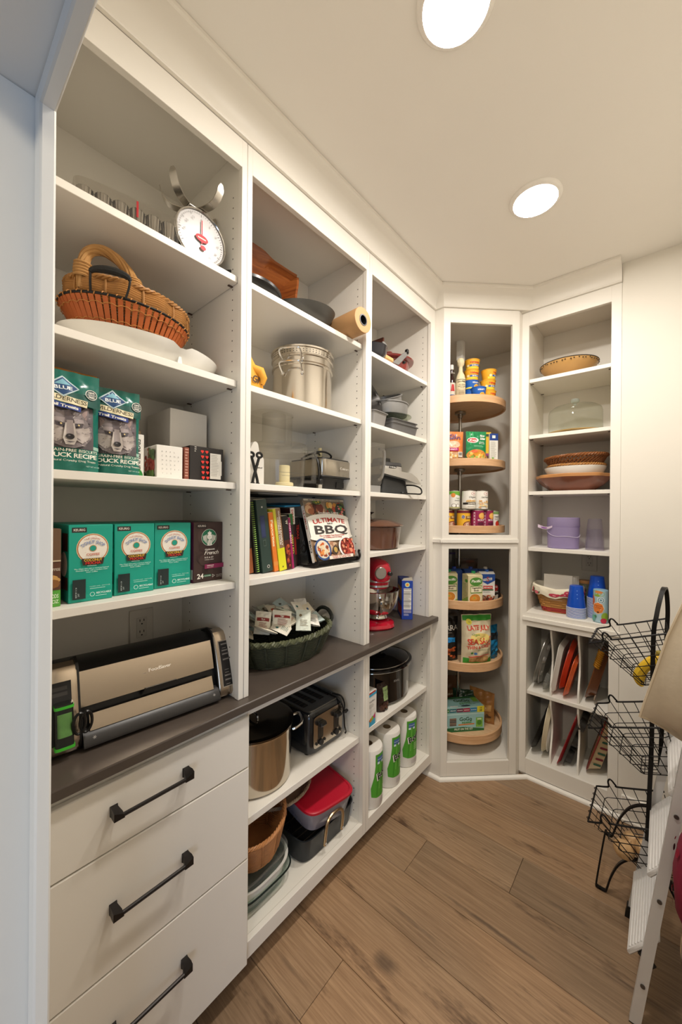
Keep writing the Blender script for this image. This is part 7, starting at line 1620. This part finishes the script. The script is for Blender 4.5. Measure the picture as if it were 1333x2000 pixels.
def striped(t):
    c = (.150, 0); CRM2 = M('#cdb58c', .3, 0, .06, 20, coat=.3)
    d_ = G().loft([sup(.24, .15, 6, 44, -.028, c), sup(.285, .195, 6, 44, .010, c), sup(.300, .215, 6, 44, .020, c), sup(.300, .215, 6, 44, .025, c), sup(.275, .19, 6, 44, .018, c), sup(.235, .145, 6, 44, -.022, c)]).make('dish', CRM2, t)
    G().tube(sup(.302, .217, 6, 60, .0225, c), .0045, 6, True).make('red_rim', M('#7a2a22', .3, 0, .1, coat=.3), t)
    # painted bars on the near end and on the base
    p = D(lambda u, v, h: (u, -.078 - .0268 * (v + .028) / .038 * .85 - h - .0016, v)); p.seg = .02
    p = D(face((0, -.0760, -.0285), (1, 0, 0), Vector((0, -.0225, .038)).normalized())); p.k = 6
    for k in range(6):
        a = .055 + k * .034; col = ['#2f5a45', '#7a2430'][k % 2]
        p.rect(a, a + .012, .004, .036, col); p.disc(a + .006, .036, .006, col)
    p.make(d_, 'painted_bars')
    p = D(face((0, -.072, -.0282), (1, 0, 0), (0, 1, 0))); 
    p2 = D(lambda u, v, h: (u, v, -.0285 - h))
    for k in range(6):
        a = .060 + k * .032; col = ['#7a2430', '#2f5a45'][k % 2]; p2.rect(a, a + .011, -.066, .02, col)
    p2.make(d_, 'painted_bars')
lean('striped_dish', 'cream ceramic dish with painted red and green bars in the lower right tray slot', 'dish', .7080, YF + .175, ZL + .006, 16, striped)

# ================================================================== right side of the room
WIRE = M('#141211', .38, .4, .1, 60)
t = thing('tiered_basket_stand', 'black metal stand with three tilted wire baskets by the right wall', 'basket stand', (0, 0, 0))
YN, YR = 1.695, 1.940
def flat(pts, w_, th, axis='y'):
    """flat bar swept along pts in the xz plane, w_ wide in y"""
    P = [Vector(p) for p in pts]; rings = []
    for i, p_ in enumerate(P):
        tg = (P[min(i + 1, len(P) - 1)] - P[max(i - 1, 0)]).normalized(); yv = Vector((0, 1, 0)); nv = tg.cross(yv)
        if nv.length < 1e-4: nv = Vector((1, 0, 0)); yv = Vector((0, 1, 0))
        nv.normalize()
        rings.append([tuple(p_ + yv * a * w_ / 2 + nv * b * th / 2) for a, b in ((-1, -1), (1, -1), (1, 1), (-1, 1))])
    return rings
arch = sp([(.955, YN + .045, .33), (.965, YN + .045, .70), (.967, YN + .045, 1.05), (.975, YN + .052, 1.14), (.987, YN + .085, 1.21), (.996, YN + .122, 1.232), (1.002, YN + .160, 1.21), (1.006, YN + .193, 1.14), (1.004, YN + .200, 1.05), (.993, YN + .200, .70), (.982, YN + .200, .33)], 6)
P_ = [Vector(q) for q in arch]; rings = []
for i, q in enumerate(P_):
    tg = (P_[min(i + 1, len(P_) - 1)] - P_[max(i - 1, 0)]).normalized(); xv = Vector((1, 0, 0)); xv = (xv - tg * xv.dot(tg)).normalized(); nv = tg.cross(xv)
    rings.append([tuple(q + xv * a * .0068 + nv * b * .0035) for a, b in ((-1, -1), (1, -1), (1, 1), (-1, 1))])
G().loft(rings).make('upright_arch', WIRE, t)
lg = [(.812, 1.818, .006), (.800, 1.818, .008), (.798, 1.818, .03), (.8235, 1.818, .228), (.829, 1.818, .236), (.842, 1.818, .232), (.850, 1.818, .245), (.868, 1.818, .31), (.895, 1.818, .365), (.925, 1.818, .395), (.958, 1.818, .410)]
G().loft(flat(sp(lg, 4), .013, .006)).make('front_leg', WIRE, t)
lg = [(.806, 1.818, .006), (.826, 1.818, .006), (.832, 1.818, .02), (.845, 1.818, .075), (.868, 1.818, .135), (.900, 1.818, .175), (.930, 1.818, .190), (.957, 1.818, .192)]
G().loft(flat(sp(lg, 4), .013, .006)).make('front_leg', WIRE, t)
G().box(.951, .963, YN + .04, YN + .205, .402, .414).box(.952, .962, YN + .04, YN + .205, .186, .198).box(.950, .964, 1.811, 1.825, .19, .41).make('cross_bar', WIRE, t)
for y in (YN + .045, YN + .2):
    G().loft(flat(sp([(.956, y, .34), (.99, y, .26), (1.06, y, .12), (1.13, y, .01), (1.145, y, .0035)], 4), .012, .006)).make('rear_leg', WIRE, t)
def wire_basket(z0, tilt):
    b = bpy.data.objects.new('wire_basket', None)
    T = Matrix.Translation((.782, 0, z0)) @ Matrix.Rotation(R(-tilt), 4, 'Y')
    LX = .235; H_ = .178
    y0, y1 = YN, YR
    def rim(y):   # side rail with the little raised loop near the front
        return [(0, y, 0), (.035, y, 0), (.047, y, .004), (.050, y, .020), (.058, y, .030), (.066, y, .026), (.074, y, .008), (.086, y, .002), (LX, y, 0)]
    o = G()
    pts = sp(rim(y0), 4)[::-1] + [(0.0, y0 + .012, 0)] + [(0, y0 + (y1 - y0) * k / 6, 0) for k in range(1, 6)] + sp(rim(y1), 4)
    ro = G().tube(pts, .0034, 6, T=T).make('wire_basket', WIRE, t)
    g = G()
    bx0, bx1, by0, by1 = .095, .215, y0 + .055, y1 - .055
    lev = [(1 - k / 5) for k in range(1, 6)]
    for f in lev:                               # horizontal hoops
        xa = bx0 * (1 - f); xb = LX + (bx1 - LX) * (1 - f); ya = y0 + (by0 - y0) * (1 - f); yb = y1 + (by1 - y1) * (1 - f); z = -H_ * (1 - f)
        c = .010
        g.tube([(xa + c, ya, z), (xb - c, ya, z), (xb, ya + c, z), (xb, yb - c, z), (xb - c, yb, z), (xa + c, yb, z), (xa, yb - c, z), (xa, ya + c, z)], .0016, 5, True, T=T)
    for k in range(6):                          # cross wires running down the front, along the floor and up the back
        f = (k + .5) / 6; ya = y0 + (y1 - y0) * f; yb = by0 + (by1 - by0) * f
        g.tube([(-.004, ya, -.004), (-.006, ya, .003), (0, ya, .005), (.004, ya, 0), (bx0, yb, -H_), (bx1, yb, -H_), (LX, ya, 0)], .0016, 5, T=T)
    for k in range(5):                          # wires across from side to side
        f = (k + .5) / 5; xa = .03 + (LX - .03) * f; xb = bx0 + (bx1 - bx0) * f
        g.tube([(xa, y0, .004), (xb, by0, -H_), (xb, by1, -H_), (xa, y1, .004)], .0016, 5, T=T)
    g.make('wire_mesh', WIRE, ro, kind='stuff')
    bpy.data.objects.remove(b)
for z0 in (1.010, .688, .332): wire_basket(z0, 21)
# bananas in the top basket, onions in the lowest
YEL = M('#dcb32c', .5, 0, .15, 20)
bt = thing('banana_bunch', 'bunch of yellow bananas lying in the top wire basket', 'bananas', (.985, 1.815, .905))
for k in range(4):
    a = -24 + k * 17
    pts = sp([(0, 0, .075), (-.018, 0, .055), (-.045, 0, .024), (-.062, 0, -.012), (-.060, 0, -.042), (-.054, 0, -.052)], 5)
    G().tube(pts, [.005, .006, .009, .012, .0145] + [.0165] * 12 + [.0155, .014, .012, .010, .008, .006, .005, .004, .004][:len(pts) - 17], 8, T=TR(0, .018 * (k - 1.5), 0, 0, 0, a)).make('banana', YEL, bt)
G().cyl(.012, .068, .092, n=10, ch=.003).make('stem', M('#8a7a2c', .6), bt)
ON = M('#cfa878', .35, 0, .28, 25, stretch=(6, 6, 1))
for k, (x, y, z) in enumerate(((.885, 1.785, .226), (.905, 1.850, .222), (.950, 1.815, .240))):
    o = thing('onion', 'yellow brown onion in the lowest wire basket, %s' % ('the front one', 'the one by the far side', 'the one at the back')[k], 'onion', (x, y, z), 0, 'onions in the lowest basket')
    G().lathe([(0, -.030), (.012, -.029), (.028, -.018), (.035, .0), (.030, .018), (.014, .029), (.005, .036), (.003, .044), (0, .045)], 24, T=TR(0, 0, 0, 25 * k - 20, 30)).make('bulb', ON, o)

# step ladder leaning on the right wall
t = thing('step_ladder', 'white metal folding step ladder with ribbed treads leaning at the right', 'ladder', (0, 0, 0))
LW = M('#d4d2cf', .38, .1, .03, 20)
yF, yN = 1.770, 1.412
lx = lambda z: .937 + .131 * z
lf_ = lambda z: .908 + .150 * z
for y, fx, wd in ((yF, lf_, .0125), (yN, lx, .0135)):
    a, b = .004, 1.52
    rl = G().loft([[(fx(z) - wd, y - .010, z), (fx(z) + wd, y - .010, z), (fx(z) + wd, y + .010, z), (fx(z) - wd, y + .010, z)] for z in (a, b)]).make('rail', LW, t)
    if y == yF: G().loft([[(fx(z) - wd - .004, y - .014, z), (fx(z) + wd + .004, y - .014, z), (fx(z) + wd + .004, y + .014, z), (fx(z) - wd - .004, y + .014, z)] for z in (.0006, .042)]).make('rubber_foot', BLACK, rl)
    else: G().loft([[(fx(z) - wd, y - .010, z), (fx(z) + wd, y - .010, z), (fx(z) + wd, y + .010, z), (fx(z) - wd, y + .010, z)] for z in (.0006, .0038)]).make('end_plug', BLACK, rl)
    for z in (.13, .40, .66):
        G().cyl(.0058, 0, .003, n=14, T=TR(fx(z) + .001, y - .0102, z, 90)).make('bolt', M('#5a5550', .4, .6), rl)
TRD = M('#d9d6d2', .45, 0, .03)
for z in (.180, .440, .700, .960):
    x0 = .885 + .173 * z; T = TR(x0, 0, z, 0, -53, 0)
    tr = G().box(0, .118, yN + .012, yF - .012, -.010, .002, .004, T=T).make('tread', TRD, t)
    for k in range(9): G().box(.012 + k * .0115, .018 + k * .0115, yN + .022, yF - .022, .0012, .0046, .0012, T=T).make('rib', TRD, tr)
    G().box(.030, .048, yN + .0105, yN + .016, -.05, -.010, T=T).make('link', BLACK, tr)
g = G().tube(sp([(lx(1.50), yN, 1.50), (lx(1.62), yN + .02, 1.60), (lx(1.68), (yN + yF) / 2, 1.64), (lx(1.62), yF - .02, 1.60), (lf_(1.50), yF, 1.50)], 6), .013, 8).make('top_handle', LW, t)

# canvas apron hanging in front of the ladder
t = thing('canvas_apron', 'beige canvas apron hanging at the right edge in front of the ladder', 'apron', (0, 0, 0))
CV = M('#dccdb4', .85, 0, .05, 60, bump=.35)
rows = [  # (z, left x, fold amplitude)
    (1.42, 1.105, .010), (1.345, 1.065, .014), (1.29, 1.042, .018), (1.16, 1.000, .026), (1.04, .972, .034), (.95, .950, .040), (.905, .940, .040), (.880, .958, .036), (.845, .995, .030), (.815, 1.030, .024), (.79, 1.10, .018)]
def apron(k, off=0.):
    z, xl, am = rows[k]; out = []
    for i in range(17):
        u = i / 16; x = xl + (1.19 - xl) * u
        y = 1.345 + am * math.sin(u * 7.0 + .3 + k * .10) + .035 * (1 - u) ** 2 + .55 * max(0, min(.22, .915 + 1.74 * (x - .945) - z))
        out.append((x, y + off, z + .012 * math.sin(u * 9 + 1) * (k > 6)))
    return out
g = G(); fr = [apron(k) for k in range(len(rows))]; bk = [apron(k, .006) for k in range(len(rows))]
g.loft([f + b[::-1] for f, b in zip(fr, bk)], True, True); g.make('cloth', CV, t, angle=60)
G().tube([(fr[k][0][0] + .003, fr[k][0][1] + .003, fr[k][0][2]) for k in range(len(rows))], .0038, 6).make('hem', M('#d3c2a6', .85, 0, .06, 60, bump=.3), t)
G().tube(sp([(1.110, 1.36, 1.40), (1.15, 1.36, 1.47), (1.19, 1.35, 1.56), (1.235, 1.345, 1.63)], 5), .006, 6).make('neck_strap', CV, t)
G().tube([(1.052 + .010 * math.cos(a), 1.352 + .004 * math.sin(a), 1.325 + .011 * math.sin(a)) for a in [i * PI / 8 for i in range(16)]], .0026, 6, True).make('strap_ring', M('#b3a68f', .4, .4), t)
hk = thing('wall_hook', 'small metal hook on the right wall holding the apron strap', 'hook', (1.2595, 1.345, 1.632))
G().box(-.006, 0, -.012, .012, -.035, .03, .002).make('back_plate', CHROME, hk); G().tube(sp([(-.004, 0, .0), (-.022, 0, -.012), (-.034, 0, -.006), (-.038, 0, .012)], 5), .0035, 8).make('hook_arm', CHROME, hk)
# patterned bag and bin behind the ladder rail
t = thing('patterned_bag', 'dark red, black and white patterned cloth bag hanging at the right edge', 'bag', (1.123, 1.318, .43))
g = G().loft([sup(w_, d_, 3, 36, z) for z, w_, d_ in ((.0, .12, .08), (.015, .17, .12), (.06, .205, .15), (.14, .215, .16), (.22, .19, .14), (.28, .14, .10))]); g.make('cloth', M('#7c1430', .8, 0, .15, 30, bump=.4), t)
cc = ['#b5183c', '#1c1416', '#d8c9b8', '#d02a4e', '#2a1218', '#8f1030']; rd = random.Random(8)
p = D(lambda u, v, h: (lambda q, k: ((.106 * k + h + .002) * math.cos(q), (.079 * k + h + .002) * math.sin(q), v))(u, 1 - .9 * max(0, abs(v - .13) - .06) ** 1.1 * 2)); p.seg = .2
for _ in range(70):
    u, v = rd.uniform(2.2, 5.4), rd.uniform(.04, .22); p.disc(u, v, rd.uniform(.04, .11), rd.choice(cc), rd.uniform(.004, .010), 8); p.k -= .93
p.make(t, 'printed_pattern')
for s_ in (-1, 1): G().tube(sp([(-.04, s_ * .03, .275), (-.02, s_ * .03, .36), (.03, s_ * .02, .44), (.10, 0, .475)], 5), .006, 6).make('handle', M('#1c1416', .8), t)
t = thing('waste_bin', 'white plastic bin with a wire handle on the floor behind the ladder', 'bin', (1.150, 1.560, 0))
G().lathe([(0, .0006), (.072, .0006), (.078, .006), (.092, .27), (.096, .272), (.096, .28), (.089, .28), (.074, .01), (0, .008)], 36).make('bin', M('#cfccc8', .4, 0, .02), t)
G().tube(sp([(-.095, -.02, .262), (-.108, -.03, .22), (-.108, -.03, .16), (-.100, -.02, .12)], 5), .003, 6).make('wire_handle', CHROME, t)
